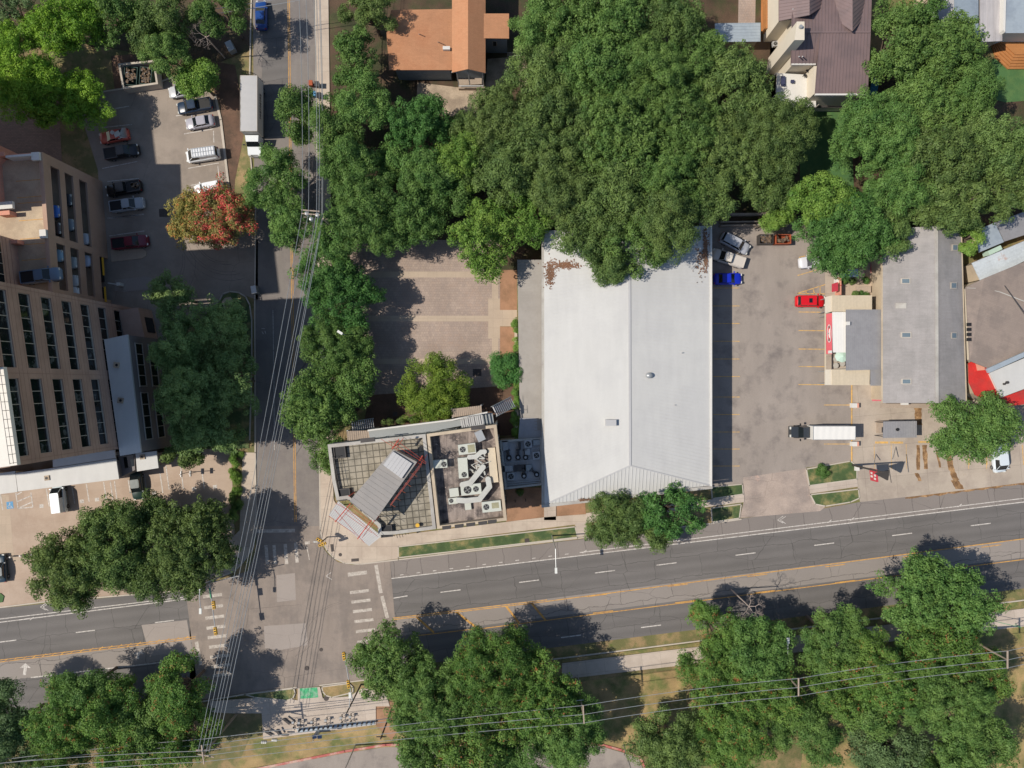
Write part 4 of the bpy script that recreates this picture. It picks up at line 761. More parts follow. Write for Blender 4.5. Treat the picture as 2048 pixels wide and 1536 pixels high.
canopy('side_porch_roof', 'small white flat roof with square drain at the south end of the grey wing', [(271, 907), (313, 902), (317, 936), (274, 943)], 4.2, ((285, 914),))
b = MB(); b.prism(PP([(236, 905), (268, 903), (270, 940), (240, 955)], 3.6), 0, 3.6); c_ = b.build('entrance_block', M['winggrey'], None); tag(c_, 'grey entrance block between the white canopy and the small porch roof', 'building')
b = MB(); b.prism(PP([(246, 910), (266, 908), (268, 932), (250, 937)], 3.66), 3.58, 3.66); b.build('window', M['glass'], c_)
# --- parking garage
G0, G1 = Vector((-65.6, 32.4, 0)), Vector((-64.1, 12.6, 0)); gd = (G1 - G0).normalized(); gn = Vector((-gd.y, gd.x, 0)); gn = gn if gn.x > 0 else -gn; LG = (G1 - G0).length
def G(s, o, z=0.0): return G0 + gd * s + gn * o + Vector((0, 0, z))
gg = thing('parking_garage', 'brown precast parking garage with open slots and a roof deck', 'parking garage', G(LG / 2, -6, 0))
def gbox(mb, s0, s1, z0, z1, o0, o1): mb.prism([G(s0, o0), G(s1, o0), G(s1, o1), G(s0, o1)], z0, z1)
b = MB()
for z0, z1 in ((2.4, 4.3), (6.3, 7.8), (9.8, 11.0), (13.0, 14.6)): gbox(b, 0, LG, z0, z1, -.3, 0)
gbox(b, 0, 11.4, 0, 2.4, -.3, 0)
for s0, s1 in ((0, 1.4), (11.4, 12.4), (LG - .8, LG)): gbox(b, s0, s1, 0 if s0 < 15 else 0, 13.0, -.32, -.003)
gbox(b, .3, LG, 13.0, 14.55, -.6, -.302); b.build('facade', M['garagewall'], gg)
b = MB()
for zf in (3.2, 6.9, 10.1): gbox(b, .2, LG, zf, zf + .35, -14, -.34)
b.build('floor_slab', M['deck'], gg)
b = MB(); gbox(b, .2, LG + 1, 13.15, 13.5, -15, -.62); b.build('roof_deck', M['deck'], gg)
b = MB(); gbox(b, .2, LG, 0, 13.1, -14.4, -14); gbox(b, 0, .35, 0, 14.55, -8.2, -.61); b.build('wall', M['pinkwall'], gg)
b = MB(); gbox(b, .1, 1.2, 14.55, 15.0, -1.3, -.2); gbox(b, 10.9, 12.1, 14.55, 15.0, -1.0, -.1); b.builds('corner_post', M['whitepaint'], gg)
b = MB()
for s in (3.4, 5.75, 6.55, 9.0, 11.6, 12.4, 14.6): b.prism([G(s, -4.7), G(s + .09, -4.7), G(s + .09, -.8), G(s, -.8)], 13.5, 13.506)
b.builds('stall_line', M['yellow'], gg)
b = MB(); gbox(b, 11.7, 16.0, 0, 2.3, -1.2, -.8); gbox(b, 17.0, 19.6, 0, 2.3, -1.2, -.8); b.builds('gate_dark_block', M['black'], gg)  # black blocks painted for the dark inside of the gateways
b = MB(); gbox(b, 12.6, 15.4, 2.1, 2.3, .25, .45); gbox(b, 17.2, 19.6, 2.1, 2.3, .25, .45); b.builds('clearance_bar', M['yellowpaint'], gg)
b = MB(); gbox(b, .5, 8.3, 13.5, 15.2, -6.9, -6.45); gbox(b, 7.9, 8.5, 13.5, 15.0, -6.4, -4.9); gbox(b, 12.0, 12.5, 13.5, 14.9, -6.6, -4.2); b.prism([G(.5, -6.9), G(-.2, -6.2), G(-.2, -4.9), G(.35, -4.9), G(.35, -5.8), G(.95, -6.45)], 13.5, 15.205); b.build('ramp_wall', M['pinkwall'], gg)
b = MB(); gbox(b, .3, .6, 13.5, 15.1, -4.8, -1.2); b.build('parapet', M['whitepaint'], gg)
b = MB(); b.prism([(-82, 24.7, 0), (-72.6, 24.7, 0), (-73.0, 34, 0), (-82, 34, 0)], 0, 23.5); tag(b.build('stair_tower', M['pinkwall']), 'pink stair tower at the west edge of the garage roof deck', 'stair tower')
b = MB(); c_ = P(4, 412, 15); b.box(c_, (3.2, 1.0, .5), R(5)); tag(b.build('ramp_barrier', M['whitepaint']), 'white barrier at the left edge of the garage roof deck', 'barrier')
# --- long grey-shingled restaurant building
t = thing('shingled_building', 'long building with grey shingle gable roof and skylights east of the parking lot', 'building', P(1848, 640, 0))
ze, zr = 4.4, 6.4
NW, SW, SE, NE = P(1765, 458, ze), P(1765, 806, ze), P(1932, 806, ze), P(1922, 463, ze); RN, RS = P(1873, 452, zr), P(1874, 806, zr)
b = MB(); b.prism(inset([NW, SW, SE, NE], .45), 0, ze - .2); b.add([NW + Vector((.6, -.5, -.1)), NE + Vector((-.6, -.5, -.1)), RN + Vector((0, -.5, -.15))], [(0, 1, 2)]); b.add([SW + Vector((.6, .5, -.1)), SE + Vector((-.6, .5, -.1)), RS + Vector((0, .5, -.15))], [(0, 1, 2)]); b.build('wall', M['stuccotan'], t)
b = MB(); slabquad(b, [NW, SW, RS, RN], .15); b.build('roof', M['shingle'], t); b = MB(); slabquad(b, [RN, RS, SE, NE], .15); b.build('roof', M['shingle'], t)
b = MB(); b.beam(RN + Vector((0, 0, .04)), RS + Vector((0, 0, .04)), .45, .08); b.build('ridge_cap', M['parapet'], t)
b = MB(); b.beam(NW + Vector((-.05, 0, -.05)), SW + Vector((-.05, 0, -.05)), .16, .18); b.beam(NE + Vector((.05, 0, -.05)), SE + Vector((.05, 0, -.05)), .16, .18); b.build('gutter', M['stuccotan'], t)
def onslope(x, y):
    xr = 1873.5; f = (x - 1765) / (xr - 1765) if x < xr else (1932 - x) / (1932 - xr); return ze + (zr - ze) * f + .02
for x0, x1, y, hh, gl_ in ((1802, 1821, 494, 4.5, 1), (1802, 1821, 562, 4.5, 1), (1792, 1813, 611.5, 4.5, 0), (1802, 1823, 670, 4.5, 1), (1803, 1823, 763, 4.5, 1), (1905, 1916, 495, 5.5, 1), (1902, 1914, 571, 5.5, 1), (1903, 1914, 671, 5.5, 1)):
    za, zb_ = onslope(x0, y) + .12, onslope(x1, y) + .12; hh += .8; q = [P(x0, y - hh, za), P(x0, y + hh, za), P(x1, y + hh, zb_), P(x1, y - hh, zb_)]; b = MB(); slabquad(b, q, .22); sk = b.build('skylight', M['frame'] if gl_ else M['parapet'], t)
    q2 = [v + Vector((0, 0, .03)) for v in (q[0].lerp(q[2], .12), q[1].lerp(q[3], .12), q[2].lerp(q[0], .12), q[3].lerp(q[1], .12))]; b = MB(); slabquad(b, q2, .05); b.build('pane', M['skylight' if gl_ else 'parapet'], sk)
b = MB(); b.prism(PP([(1763, 807), (1935, 807), (1935, 816), (1763, 816)], 3), 2.7, 3.0); b.build('porch_roof', M['greywood'], t)
for x, lb in ((1809, 'white wall lamp box under the eave at the south end of the shingled building'), (1897, 'white wall lamp box near the southeast corner of the shingled building')): b = MB(); b.box(P(x, 807.5, 4.2), (1.1, .35, .3)); tag(b.build('wall_light', M['whitepaint']), lb, 'wall light')
# annex roofs over the patio
def ribroof(name, label, px, z, m, along=0, step=.3, legs=True, t=.08, zs=None):
    q = [P(x, y, (zs[i] if zs else z)) for i, (x, y) in enumerate(px)]; o = thing(name, label, 'patio roof', ctr(q)); b = MB(); slabquad(b, q, t)
    if step: (ribs(b, q[0], q[1], q[2], q[3], step, .06, .018) if along == 0 else ribs(b, q[1], q[2], q[3], q[0], step, .06, .018))
    b.build('roof', M[m], o)
    if legs:
        b = MB()
        for p in inset(q, .25): b.tube((p.x, p.y, .05), (p.x, p.y, z - t - .05 if not zs else min(zs) - t), .07, n=6)
        b.builds('post', M['steel'], o)
    return o
ribroof('patio_roof', 'cream ribbed patio roof in line with the red car', [(1664, 591), (1744, 591), (1744, 623), (1664, 623)], 3.4, 'cream', 1)
ribroof('patio_roof_end', 'pale cream end awning of the northern patio roof', [(1650, 594), (1664, 591), (1664, 623), (1650, 627)], 3.2, 'stucco', 0, .35)
ribroof('patio_roof', 'cream ribbed patio roof at the south end of the annex', [(1664, 739), (1740, 739), (1739, 770), (1664, 770)], 3.3, 'cream', 1)
ribroof('patio_roof_end', 'pale cream end awning of the southern patio roof', [(1650, 739), (1664, 739), (1664, 770), (1650, 770)], 3.1, 'stucco', 0, .35)
ribroof('patio_roof', 'bright white patio roof between red sign roof and grey roof', [(1664.5, 624), (1691, 624), (1691, 705), (1666, 705)], 3.6, 'brightwhite', 0, .35)
ribroof('patio_roof', 'flat grey corrugated roof joined to the shingled building', [(1692, 619), (1763, 619), (1763, 739), (1692, 741)], 3.9, 'corr', 0, .3)
ribroof('patio_roof', 'small grey corrugated lean-to south of the flat grey annex roof', [(1741, 739), (1762, 739), (1762, 771), (1741, 771)], 3.5, 'corr', 1, .25)
ribroof('patio_roof', 'pale blue-white roof beside the garden patio under the big tree', [(1681, 541), (1716, 538), (1716, 553), (1681, 555)], 3.0, 'galv', 0, 0)
ribroof('patio_roof', 'dark purple-grey roof between the pale patio roof and the wooden steps', [(1716, 539), (1728, 539), (1728, 554), (1716, 554)], 2.8, 'brownmetal', 0, 0)
b = MB(); b.prism(PP([(1668, 540), (1681, 541), (1679, 553), (1667, 550)], 2.6), 2.5, 2.6); tag(b.build('shade_sail', M['cream']), 'small pale yellow shade cloth at the corner of the garden patio', 'shade cloth')
t = ribroof('sign_roof', 'red sloping sign roof with an oval emblem facing the parking lot', [(1651.5, 628), (1664, 626), (1664, 708), (1652, 708)], 3.3, 'redsign', 0, .4, zs=(2.9, 3.5, 3.5, 2.9))
b = MB(); e3 = lambda u, v, dz=.09: P(1657.8 + u, 667 + v, 3.2 + .048 * u) + Vector((0, 0, dz))
for i in range(28):
    a0, a1 = 2 * math.pi * i / 28, 2 * math.pi * (i + 1) / 28; b.beam(e3(3.7 * math.cos(a0), 17.5 * math.sin(a0)), e3(3.7 * math.cos(a1), 17.5 * math.sin(a1)), .09, .03)
b.add([e3(-1.6, 0), e3(-.2, -8), e3(1.6, -10), e3(1.2, 0), e3(1.6, 9), e3(-.2, 8)], [(0, 1, 2, 3, 4, 5)]); b.build('emblem', M['whitepaint'], t)
b = MB()
for v in (-14, -11.5, 11.5, 14): b.add([e3(-1.8, v - .8, .1), e3(1.8, v - .8, .1), e3(1.8, v + .8, .1), e3(-1.8, v + .8, .1)], [(0, 1, 2, 3)])
b.add([e3(-2.6, -1.5, .11), e3(-1, -1.5, .11), e3(-1, 1.5, .11), e3(-2.6, 1.5, .11)], [(0, 1, 2, 3)]); b.build('emblem_mark', M['black'], t)
b = MB(); b.beam(P(1650.5, 626, 2.9), P(1650.5, 770, 2.9), .16, .2); tag(b.build('fascia_beam', M['cream']), 'long cream beam along the parking-lot edge of the annex', 'beam')
b = MB(); b.box(P(1660, 704, 3.7), (.4, .45, .5)); tag(b.build('floodlight', M['whitepaint']), 'small white floodlight at the south end of the red sign roof', 'floodlight')
b = MB(); b.box(P(1695.5, 647, 4.2), (.5, .55, .5)); tag(b.build('floodlight', M['whitepaint']), 'small white box on the west edge of the flat grey annex roof', 'floodlight')
sheet('patio_floor', [(1742, 520), (1764, 520), (1764, 625), (1744, 625), (1744, 560), (1740, 540)], .10, M['pinkdeck'], 0)
sheet('patio_floor', [(1742, 770), (1764, 770), (1764, 802), (1744, 802)], .10, M['pinkdeck'], 0)
sheet('patio_floor', [(1680, 555), (1744, 553), (1744, 590), (1680, 590)], .08, M['band'], 0)
t = thing('wooden_ramp', 'light wooden ramp in the middle of the garden patio', 'ramp', P(1727, 577, 0)); b = MB(); q = [P(1712, 573, .25), P(1742, 572, .7), P(1742, 584, .7), P(1712, 586, .25)]; b.hull([Vector((p.x, p.y, .08)) for p in q], q); ribs(b, q[1], q[2], q[3], q[0], .5, .1, .04); b.build('boards', M['greywood'], t)
b = MB(); b.prism(PP([(1679, 553), (1681, 553), (1681, 590), (1679, 590)], 1.5), .05, 1.8); tag(b.build('patio_wall', M['pinkwall']), 'low pink wall along the west side of the garden patio', 'wall')
b = MB(); b.prism(PP([(1664, 568), (1676, 564), (1676, 582), (1664, 584)], 2.4), 2.3, 2.4); b.tube(P(1670, 574, 0), P(1670, 574, 0) + Vector((0, 0, 2.3)), .05); tag(b.build('red_umbrella', M['redsign']), 'red square parasol by the corner of the garden patio', 'parasol')
b = MB(); b.box(P(1673, 562, .9), (.5, .6, .8)); tag(b.build('newspaper_box', M['whitepaint']), 'small white cabinet north of the red parasol', 'cabinet')
t = thing('patio_umbrella', 'tilted pale green parasol in the gap between the annex roofs', 'parasol', P(1684, 712, 0)); b = MB(); c_ = P(1685, 712, 2.8); b.add([c_ + Vector((0, 0, .3))] + [c_ + Vector((math.cos(R(a)) * 1.1, math.sin(R(a)) * 1.0, -.1 + .2 * math.cos(R(a)))) for a in range(0, 360, 45)], [(0, i + 1, (i + 1) % 8 + 1) for i in range(8)]); b.build('canopy', M['teal'], t); b = MB(); b.tube(P(1685, 712, 0), (c_.x, c_.y, 3.0), .04); b.build('pole', M['steel'], t)
for i, (x, y) in enumerate(((1672, 718), (1672, 731), (1685, 727))): b = MB(); b.disc(P(x, y, .7), .45, .66, .7, 12); b.tube(P(x, y, .05), P(x, y, .05) + Vector((0, 0, .62)), .05); tag(b.build('patio_table', M['parapet']), ['round patio table just south of the red sign roof', 'round patio table beside the southern patio roof', 'round patio table under the pale green parasol'][i], 'table')
# two white boxes, awning, sign
for y, lb in ((811, 'white and pink concrete planter box at the kerb north of the black-cab truck'), (888, 'white and pink concrete planter box at the kerb south of the black-cab truck')):
    t = thing('kerb_planter', lb, 'planter', P(1711, y, 0)); b = MB(); ring = [P(1704, y - 4.5, .8), P(1718, y - 4.5, .8), P(1718, y + 4.5, .8), P(1704, y + 4.5, .8)]; b.prism(ring, .04, .85); b.build('box', M['whitepaint'], t); b = MB(); b.prism([P(1714.5, y - 4.6, .86), P(1718.1, y - 4.6, .86), P(1718.1, y + 4.6, .86), P(1714.5, y + 4.6, .86)], .1, .87); b.build('end_block', M['pinkwall'], t)
t = thing('forecourt_canopy', 'grey corrugated metal canopy on the forecourt beside the truck', 'canopy', P(1800, 860, 0)); q = PP([(1767, 843), (1833, 842), (1833, 875), (1766, 876)], 3.0); b = MB(); slabquad(b, q, .1); ribs(b, q[0], q[1], q[2], q[3], .25, .07, .025); b.build('roof', M['corr'], t); b = MB()
for p in inset(q, .2): b.tube((p.x, p.y, .04), (p.x, p.y, 2.9), .06, n=6)
b.builds('post', M['darksteel'], t)
b = MB(); b.disc(P(1794.5, 859, 3.05), .25, 3.05, 3.2, 10); b.build('vent', M['black'], t)
b = MB(); b.box(P(1762, 848, .9), (.6, .9, 1.7)); b.box(P(1758, 856, .5), (.4, 1.6, .9)); tag(b.build('fuel_cabinet', M['greywood']), 'small grey cabinet at the west end of the forecourt canopy', 'cabinet')
t = thing('pole_sign', 'tall pole sign with red panel between the grass island and forecourt', 'pole sign', P(1704, 930, 0)); b0 = P(1704, 930, 0); b = MB(); b.tube(b0, b0 + Vector((0, 0, 9.6)), .16, .12); b.tube(b0 + Vector((1.6, -1.6, 8.8)), b0 + Vector((1.0, 1.3, 9.1)), .05); b.build('pole', M['darksteel'], t)
b = MB(); b.box(b0 + Vector((.2, -.4, 1.2)), (.6, .7, .5)); b.build('base_box', M['whitepaint'], t)
b = MB(); b.box(b0 + Vector((1.3, -1.05, 4.3)), (.22, 1.9, 2.0), R(6)); s_ = b.build('sign_panel', M['redsign'], t); b = MB()
for zz, n_ in ((4.9, 3), (3.9, 2)):
    for i in range(n_): b.box(b0 + Vector((1.17, -1.05 + (i - (n_ - 1) / 2) * .5, zz)), (.06, .32, .5), R(6))
b.build('lettering', M['whitepaint'], s_)
b = MB(); b.add([b0 + Vector(v) for v in ((.4, -.6, 6.4), (2.2, -1.6, 6.5), (1.7, .1, 7.8), (.4, -.4, 6.55), (2.3, -1.5, 6.65), (1.8, .2, 7.95))], [(0, 1, 2), (3, 4, 5), (0, 1, 4, 3), (1, 2, 5, 4), (2, 0, 3, 5)]); b.build('arrow_panel', M['darksteel'], t)
for x0, y0, x1, y1, lb in ((1752, 908, 1748, 926, 'thin slanted metal mast behind the red pole sign'), (1792, 893, 1785, 919, 'thin grey guy post standing on the forecourt markings')): b = MB(); b.tube(P(x0, y0, 0), P(x1, y1, 3), .06); tag(b.build('thin_mast', M['steel']), lb, 'mast')
# --- east buildings
t = thing('brown_roof_building', 'big building with sloping brown shingle roof at the right edge', 'building', P(1995, 630, 0)); z = 5
q = [P(1932, 574, z), P(1968, 557, z + .6), P(2130, 490, z + .6), P(2130, 680, z), P(2048, 707, z), P(1975, 736, z - .2), P(1940, 722, z - .2)]; b = MB(); slabquad(b, q, .2); b.build('roof', M['brownshingle'], t)
b = MB(); b.prism(inset(q, .35), 0, z - .45); b.build('wall', M['stucco'], t)
b = MB(); b.add([P(1935, 630, 3.2), P(1940, 655, 4.6), P(1941, 700, 4.4), P(1935, 722, 2.8), P(1933, 722, 1.0), P(1932.5, 630, 1.0)], [(0, 1, 2, 3, 4, 5)]); tag(b.build('gable_wall', M['whitepaint'], t))
for y in (657, 667, 677, 687): b = MB(); b.box(P(1938, y - 8, 4.9), (.6, .5, .3)); b.build('window', M['black'], t)
b = MB(); b.beam(P(1934, 576, 5.15), P(1970, 577, 5.4), .12, .06); b.beam(P(1970, 577, 5.4), P(2000, 584, 5.5), .12, .06); b.beam(P(2000, 584, 5.5), P(2052, 604, 5.6), .14, .06); b.build('gutter', M['parapet'], t)
b = MB(); b.tube(P(2009, 571, 5.8), P(2050, 630, 7.5), .06); tag(b.build('roof_mast', M['darksteel']), 'dark diagonal mast lying over the brown shingle roof', 'mast')
def slabroof(name, label, px, z, m, wall='stuccotan', cat='building', step=0, along=0, ov=.3):
    q = [P(x, y, z[i] if isinstance(z, tuple) else z) for i, (x, y) in enumerate(px)]; zm = min(p.z for p in q); o = thing(name, label, cat, ctr(q)); b = MB(); slabquad(b, q, .14)
    if step: (ribs(b, q[0], q[1], q[2], q[3], step, .07, .05) if along == 0 else ribs(b, q[1], q[2], q[3], q[0], step, .07, .05))
    b.build('roof', m if not isinstance(m, str) else M[m], o); b = MB(); b.prism(inset(q, ov), 0, zm - .16); b.build('wall', M[wall], o); return o
slabroof('ribbed_roof_shed', 'long shed with rusty galvanised ribbed roof north of the brown roof', [(1944, 526), (2120, 452), (2120, 487), (1962, 564)], 4.3, 'rustroof', step=.55, along=1)
slabroof('flat_roof_shed', 'pale grey flat roofed shed beside the shingled building north end', [(1950, 462), (1990, 445), (2008, 484), (1958, 505)], 3.6, 'galv')
slabroof('flat_roof_shed', 'pale grey flat roofed shed at the right edge below the trees', [(1991, 445), (2110, 400), (2110, 450), (2009, 483)], 3.4, 'corr')
b = MB(); b.box(P(1984, 502, 2.0), (2.2, .7, 1.5), R(25)); tag(b.build('teal_bin', M['teal']), 'teal box in the alley between the pale sheds and rusty roof', 'bin')
slabroof('red_roof_building', 'bright red metal roof wrapping round the white flat roof', [(1937, 726), (1968, 712), (1975, 735), (2002, 796), (2110, 756), (2110, 800), (2002, 815), (1950, 790), (1938, 765)], 3.8, 'redroof')
slabroof('white_roof_building', 'building with bright white flat roof and small vents at right edge', [(1979, 746), (2110, 690), (2110, 755), (2002, 795)], 4.7, 'whiteroof', 'whitepaint')
b = MB(); b.beam(P(1974, 742, 5.6), P(2120, 676, 5.6), .7, .4); tag(b.build('roof_coping', M['galv']), 'grey coping between the brown shingle roof and the white flat roof', 'coping')
for x, y, lb in ((2007, 768, 'small dark vent on the white flat roof'), (2013, 765, 'larger dark vent on the white flat roof')): b = MB(); b.disc(P(x, y, 4.7), .16 if x < 2010 else .22, 4.7, 5.0, 10); tag(b.build('roof_vent', M['darksteel']), lb, 'roof vent')
b = MB(); b.prism(PP([(1953, 727), (1968, 724), (1970, 740), (1956, 741)], 4.1), 3.85, 4.1); tag(b.build('roof_hatch', M['pinkwall']), 'pale square hatch on the bright red roof', 'roof hatch')
# --- houses in the north
t = thing('orange_roof_house', 'house with orange shingle roof, porch and blue-grey walls', 'house', P(900, 90, 0))
b = MB(); q = [P(778, 140, 4.6), P(773, 66, 5.4), P(782, 20, 4.6), P(905, 18, 4.6), P(905, 140, 4.6)]; b.add([v - Vector((0, 0, .15)) for v in q] + q, [(5, 6, 9), (6, 7, 8, 9), (0, 4, 3, 2, 1), (0, 5, 9, 4), (1, 6, 5, 0), (2, 7, 6, 1), (3, 8, 7, 2)])
b.build('roof', M['orangeshingle'], t)
b = MB(); RG = [P(936, -60, 7.4), P(936, 138, 7.4)]; slabquad(b, [P(904, -60, 6.0), P(904, 145, 6.0), RG[1], RG[0]], .15); b.build('roof', M['orangeshingle'], t)
b = MB(); slabquad(b, [RG[0], RG[1], P(971, 146, 6.0), P(971, -60, 6.0)], .15); b.build('roof', M['orangeshingle'], t)
b = MB(); slabquad(b, [P(953, 27, 6.2), P(953, 76, 6.2), P(1018, 77, 5.9), P(1018, 27, 5.9)], .15); b.build('roof', M['orangeshingle'], t)
b = MB(); b.prism(inset(PP([(780, 22), (904, 20), (904, 141), (784, 141)], 4.4), .4), 0, 4.35); b.build('wall', M['greysiding'], t)
b = MB(); b.prism(inset(PP([(905, -60), (970, -60), (970, 132), (905, 132)], 5.8), .3), 0, 5.75); b.prism(inset(PP([(960, 28), (1017, 28), (1017, 75), (960, 75)], 5.6), .25), 0, 5.55); b.build('wall', M['greysiding'], t)
b = MB(); c_ = P(989, 77, 5); b.box((c_.x, P(1000, 74, 5.6).y + .22, 3.2), (.7, .2, 1.5)); wv = b.build('window', M['frame'], t); b = MB(); b.box((c_.x, P(1000, 74, 5.6).y + .12, 3.2), (.5, .06, 1.3)); b.build('pane', M['glass'], wv)
b = MB(); c_ = P(893, 97, 5.0); b.box(c_, (1.1, .5, .5)); b.build('dormer_vent', M['whitepaint'], t)
for x, y in ((838, 68), (876, 84), (942, 10)): b = MB(); b.tube(P(x, y, 4.4), P(x, y, 5.9), .06, n=6); b.build('vent_pipe', M['steel'], t)
b = MB(); q = PP([(915, 146), (965, 146), (970, 176), (917, 176)], 1.0); b.prism(q, 0, .8); b.build('porch_floor', M['greywood'], t)
b = MB()
for x in (918, 940, 967): p = P(x, 172, .8); b.box((p.x, p.y, 3.2), (.16, .16, 4.8))
for zz in (1.2, 1.8, 5.4): b.beam(P(918, 172, zz), P(967, 172, zz), .1, .1)
b.beam(P(904, 145, 5.8), P(936, 138, 7.2), .12, .25); b.beam(P(936, 138, 7.2), P(971, 146, 5.8), .12, .25); b.build('porch_frame', M['whitepaint'], t)
t = thing('picket_fence', 'white picket fence beside the blue-grey house wall', 'fence', P(1035, 112, 0)); b = MB()
for i in range(15): p = P(1016 + i * 2.7, 112 - i * .1, 0); b.box(p + Vector((0, 0, .6)), (.1, .06, 1.2))
b.build('picket', M['whitepaint'], t); b = MB(); b.beam(P(1015, 112, .4), P(1056, 111, .4), .05, .08); b.beam(P(1015, 112, .9), P(1056, 111, .9), .05, .08); b.build('rail', M['whitepaint'], t)
slabroof('metal_roof_carport', 'carport with pale blue-white ribbed metal roof beside brown driveway', [(1430, 47), (1521, 46), (1521, 83), (1430, 84)], 3.0, 'galv', step=.45, along=1, cat='carport')
t = thing('wooden_fence', 'orange-brown wooden fence strip beside the driveway', 'fence', P(1531, 20, 0)); b = MB(); b.prism(PP([(1529, -60), (1531, -60), (1531, 62), (1529, 62)], 1.0), 0, 1.9)
for i in range(22): b.box(P(1531.6, -55 + i * 5.3, .95), (.08, .12, 1.9))
b.build('board', M['wood'], t); sheet('wood_path', [(1522, -60), (1542, -60), (1542, 68), (1522, 62)], .05, M['wood'], 0)
t = thing('brown_metal_roof_house', 'large white house with brown standing-seam roof, chimney and deck', 'house', P(1660, 90, 0)); zh, zk = 7.2, 9.4
b = MB(); b.prism([P(1588, -80, zh), P(1588, 126, zh), P(1630, 126, zh), P(1630, 186, zh), P(1732, 186, zh), P(1737, -80, zh)], 0, zh - .3); b.prism([P(1561, -80, zh), P(1561, 38, zh), P(1592, 38, zh), P(1592, -80, zh)], 0, zh - .31); b.build('wall', M['stucco'], t)
b = MB(); slabquad(b, [P(1582, 130, zh), P(1632, 130, zh), P(1640, 64, zk), P(1584, 64, zk)], .2); q = [P(1630, 188, zh), P(1735, 188, zh), P(1741, 64, zk), P(1640, 64, zk)]; slabquad(b, q, .2); ribs(b, q[0], q[1], q[2], q[3], .48, .05, .06); ribs(b, P(1582, 130, zh), P(1632, 130, zh), P(1640, 64, zk), P(1584, 64, zk), .48, .05, .06); b.build('roof', M['brownmetal'], t)
b = MB(); q = [P(1584, 64, zk), P(1741, 64, zk), P(1745, -80, zh - .4), P(1584, -80, zh - .4)]; slabquad(b, q, .2); ribs(b, q[0], q[1], q[2], q[3], .48, .05, .06); b.build('roof', M['brownmetal'], t)
for x0, xr, x1, yb, yt, lb in ((1558, 1619, 1646, 42, -80, 0), (1655, 1705, 1732, 62, -80, 1)):
    b = MB(); q1 = [P(x0, yt, zh + .3), P(x0, yb if x0 < 1600 else 28, zh + .3), P(xr, 30 if x0 < 1600 else 62, zk + .9), P(xr, yt, zk + .9)]; q2 = [P(xr, yt, zk + .9), P(xr, 30 if x0 < 1600 else 62, zk + .9), P(x1, 12 if x0 < 1600 else 30, zh + .9), P(x1, yt, zh + .9)]
    slabquad(b, q1, .2); slabquad(b, q2, .2); ribs(b, q1[0], q1[1], q1[2], q1[3], .5, .05, .06); ribs(b, q2[3], q2[2], q2[1], q2[0], .5, .05, .06); b.build('gable_roof', M['brownmetal'], t)
b = MB(); b.beam(P(1584, 64, zk + .05), P(1741, 64, zk + .05), .25, .08); b.build('ridge_cap', M['brownmetal'], t)
b = MB(); b.beam(P(1630, 189.5, zh), P(1735, 189.5, zh), .25, .3); b.beam(P(1582, 129, zh), P(1631, 129, zh), .2, .25); b.build('fascia', M['whitepaint'], t)
b = MB(); q = PP([(1594, 43), (1609, 43), (1609, 80), (1589, 80)], 11.4); b.prism(q, 0, 11.4); ch_ = b.build('chimney', M['stucco'], t); b = MB(); b.disc(P(1600, 55, 11.4), .25, 11.4, 11.8, 10); b.build('flue', M['steel'], ch_)
for x, y in ((1598, 113), (1605, 113), (1586, 18), (1732, 45)): b = MB(); b.tube(P(x, y, 7.4), P(x, y, 8.9), .09, n=6); b.build('vent_pipe', M['steel'], t)
b = MB()
for y in (12, 34): b.box(P(1557.5 + 12, y, 4.5) * 1.0, (.2, 1.1, 1.6))
b.builds('window', M['glass'], t)
dk = thing('house_deck', 'white raised deck at the corner of the brown-roofed house', 'deck', P(1590, 180, 0)); zd = 4.2; b = MB(); b.prism(PP([(1554, 146), (1624, 150), (1632, 188), (1632, 214), (1570, 214), (1552, 190)], zd), zd - .2, zd); b.build('floor', M['whitepaint'], dk)
b = MB()
for p in PP([(1554, 146), (1552, 190), (1570, 214), (1600, 214), (1632, 214)], zd): b.box((p.x, p.y, zd / 2 - .1), (.25, .25, zd - .2)); b.box((p.x, p.y, zd + .5), (.1, .1, 1.0))
for a, c in (((1554, 146), (1552, 190)), ((1552, 190), (1570, 214)), ((1570, 214), (1632, 214))): b.beam(P(*a, zd + 1), P(*c, zd + 1), .08, .08)
b.build('railing', M['frame'], dk)
b = MB(); b.prism(PP([(1634, 194), (1716, 194), (1716, 215), (1634, 215)], 2.2), 2.0, 2.2); tag(b.build('lower_deck', M['darksteel']), 'dark lower deck in the shade south of the brown roof', 'deck')
b = MB(); b.beam(P(1622, 196, 3.4), P(1700, 196, 3.4), .2, .2); b.beam(P(1666, 192, 6.0), P(1638, 213, .3), .25, .25); tag(b.build('timber_brace', M['whitepaint']), 'white beams and brace under the south eave of the brown roof', 'beam')
tt = thing('patio_table_set', 'round dark table with chairs on the white deck', 'table', P(1615, 142, zd)); b = MB(); c_ = P(1616, 142, zd); b.disc(c_, .62, zd + .66, zd + .72, 16); b.tube(c_, c_ + Vector((0, 0, .66)), .05); b.build('table_top', M['black'], tt)
for i in range(5):
    a = R(72 * i + 20); p = c_ + Vector((math.cos(a) * 1.15, math.sin(a) * 1.0, 0)); ch = thing('deck_chair', ['chair east of the round table on the white deck', 'chair on the north side of the round deck table', 'chair west of the round table on the white deck', 'chair on the southwest side of the round deck table', 'chair on the southeast side of the round deck table'][i], 'chair', p, a, 'chairs round the deck table'); b = MB(); b.box((0, 0, .42), (.42, .42, .05)); b.box((.2, 0, .68), (.05, .42, .45)); 
    for u in (-.17, .17):
        for v in (-.17, .17): b.box((u, v, .2), (.04, .04, .4))
    b.build('chair_frame', M['black'], ch, local=True)
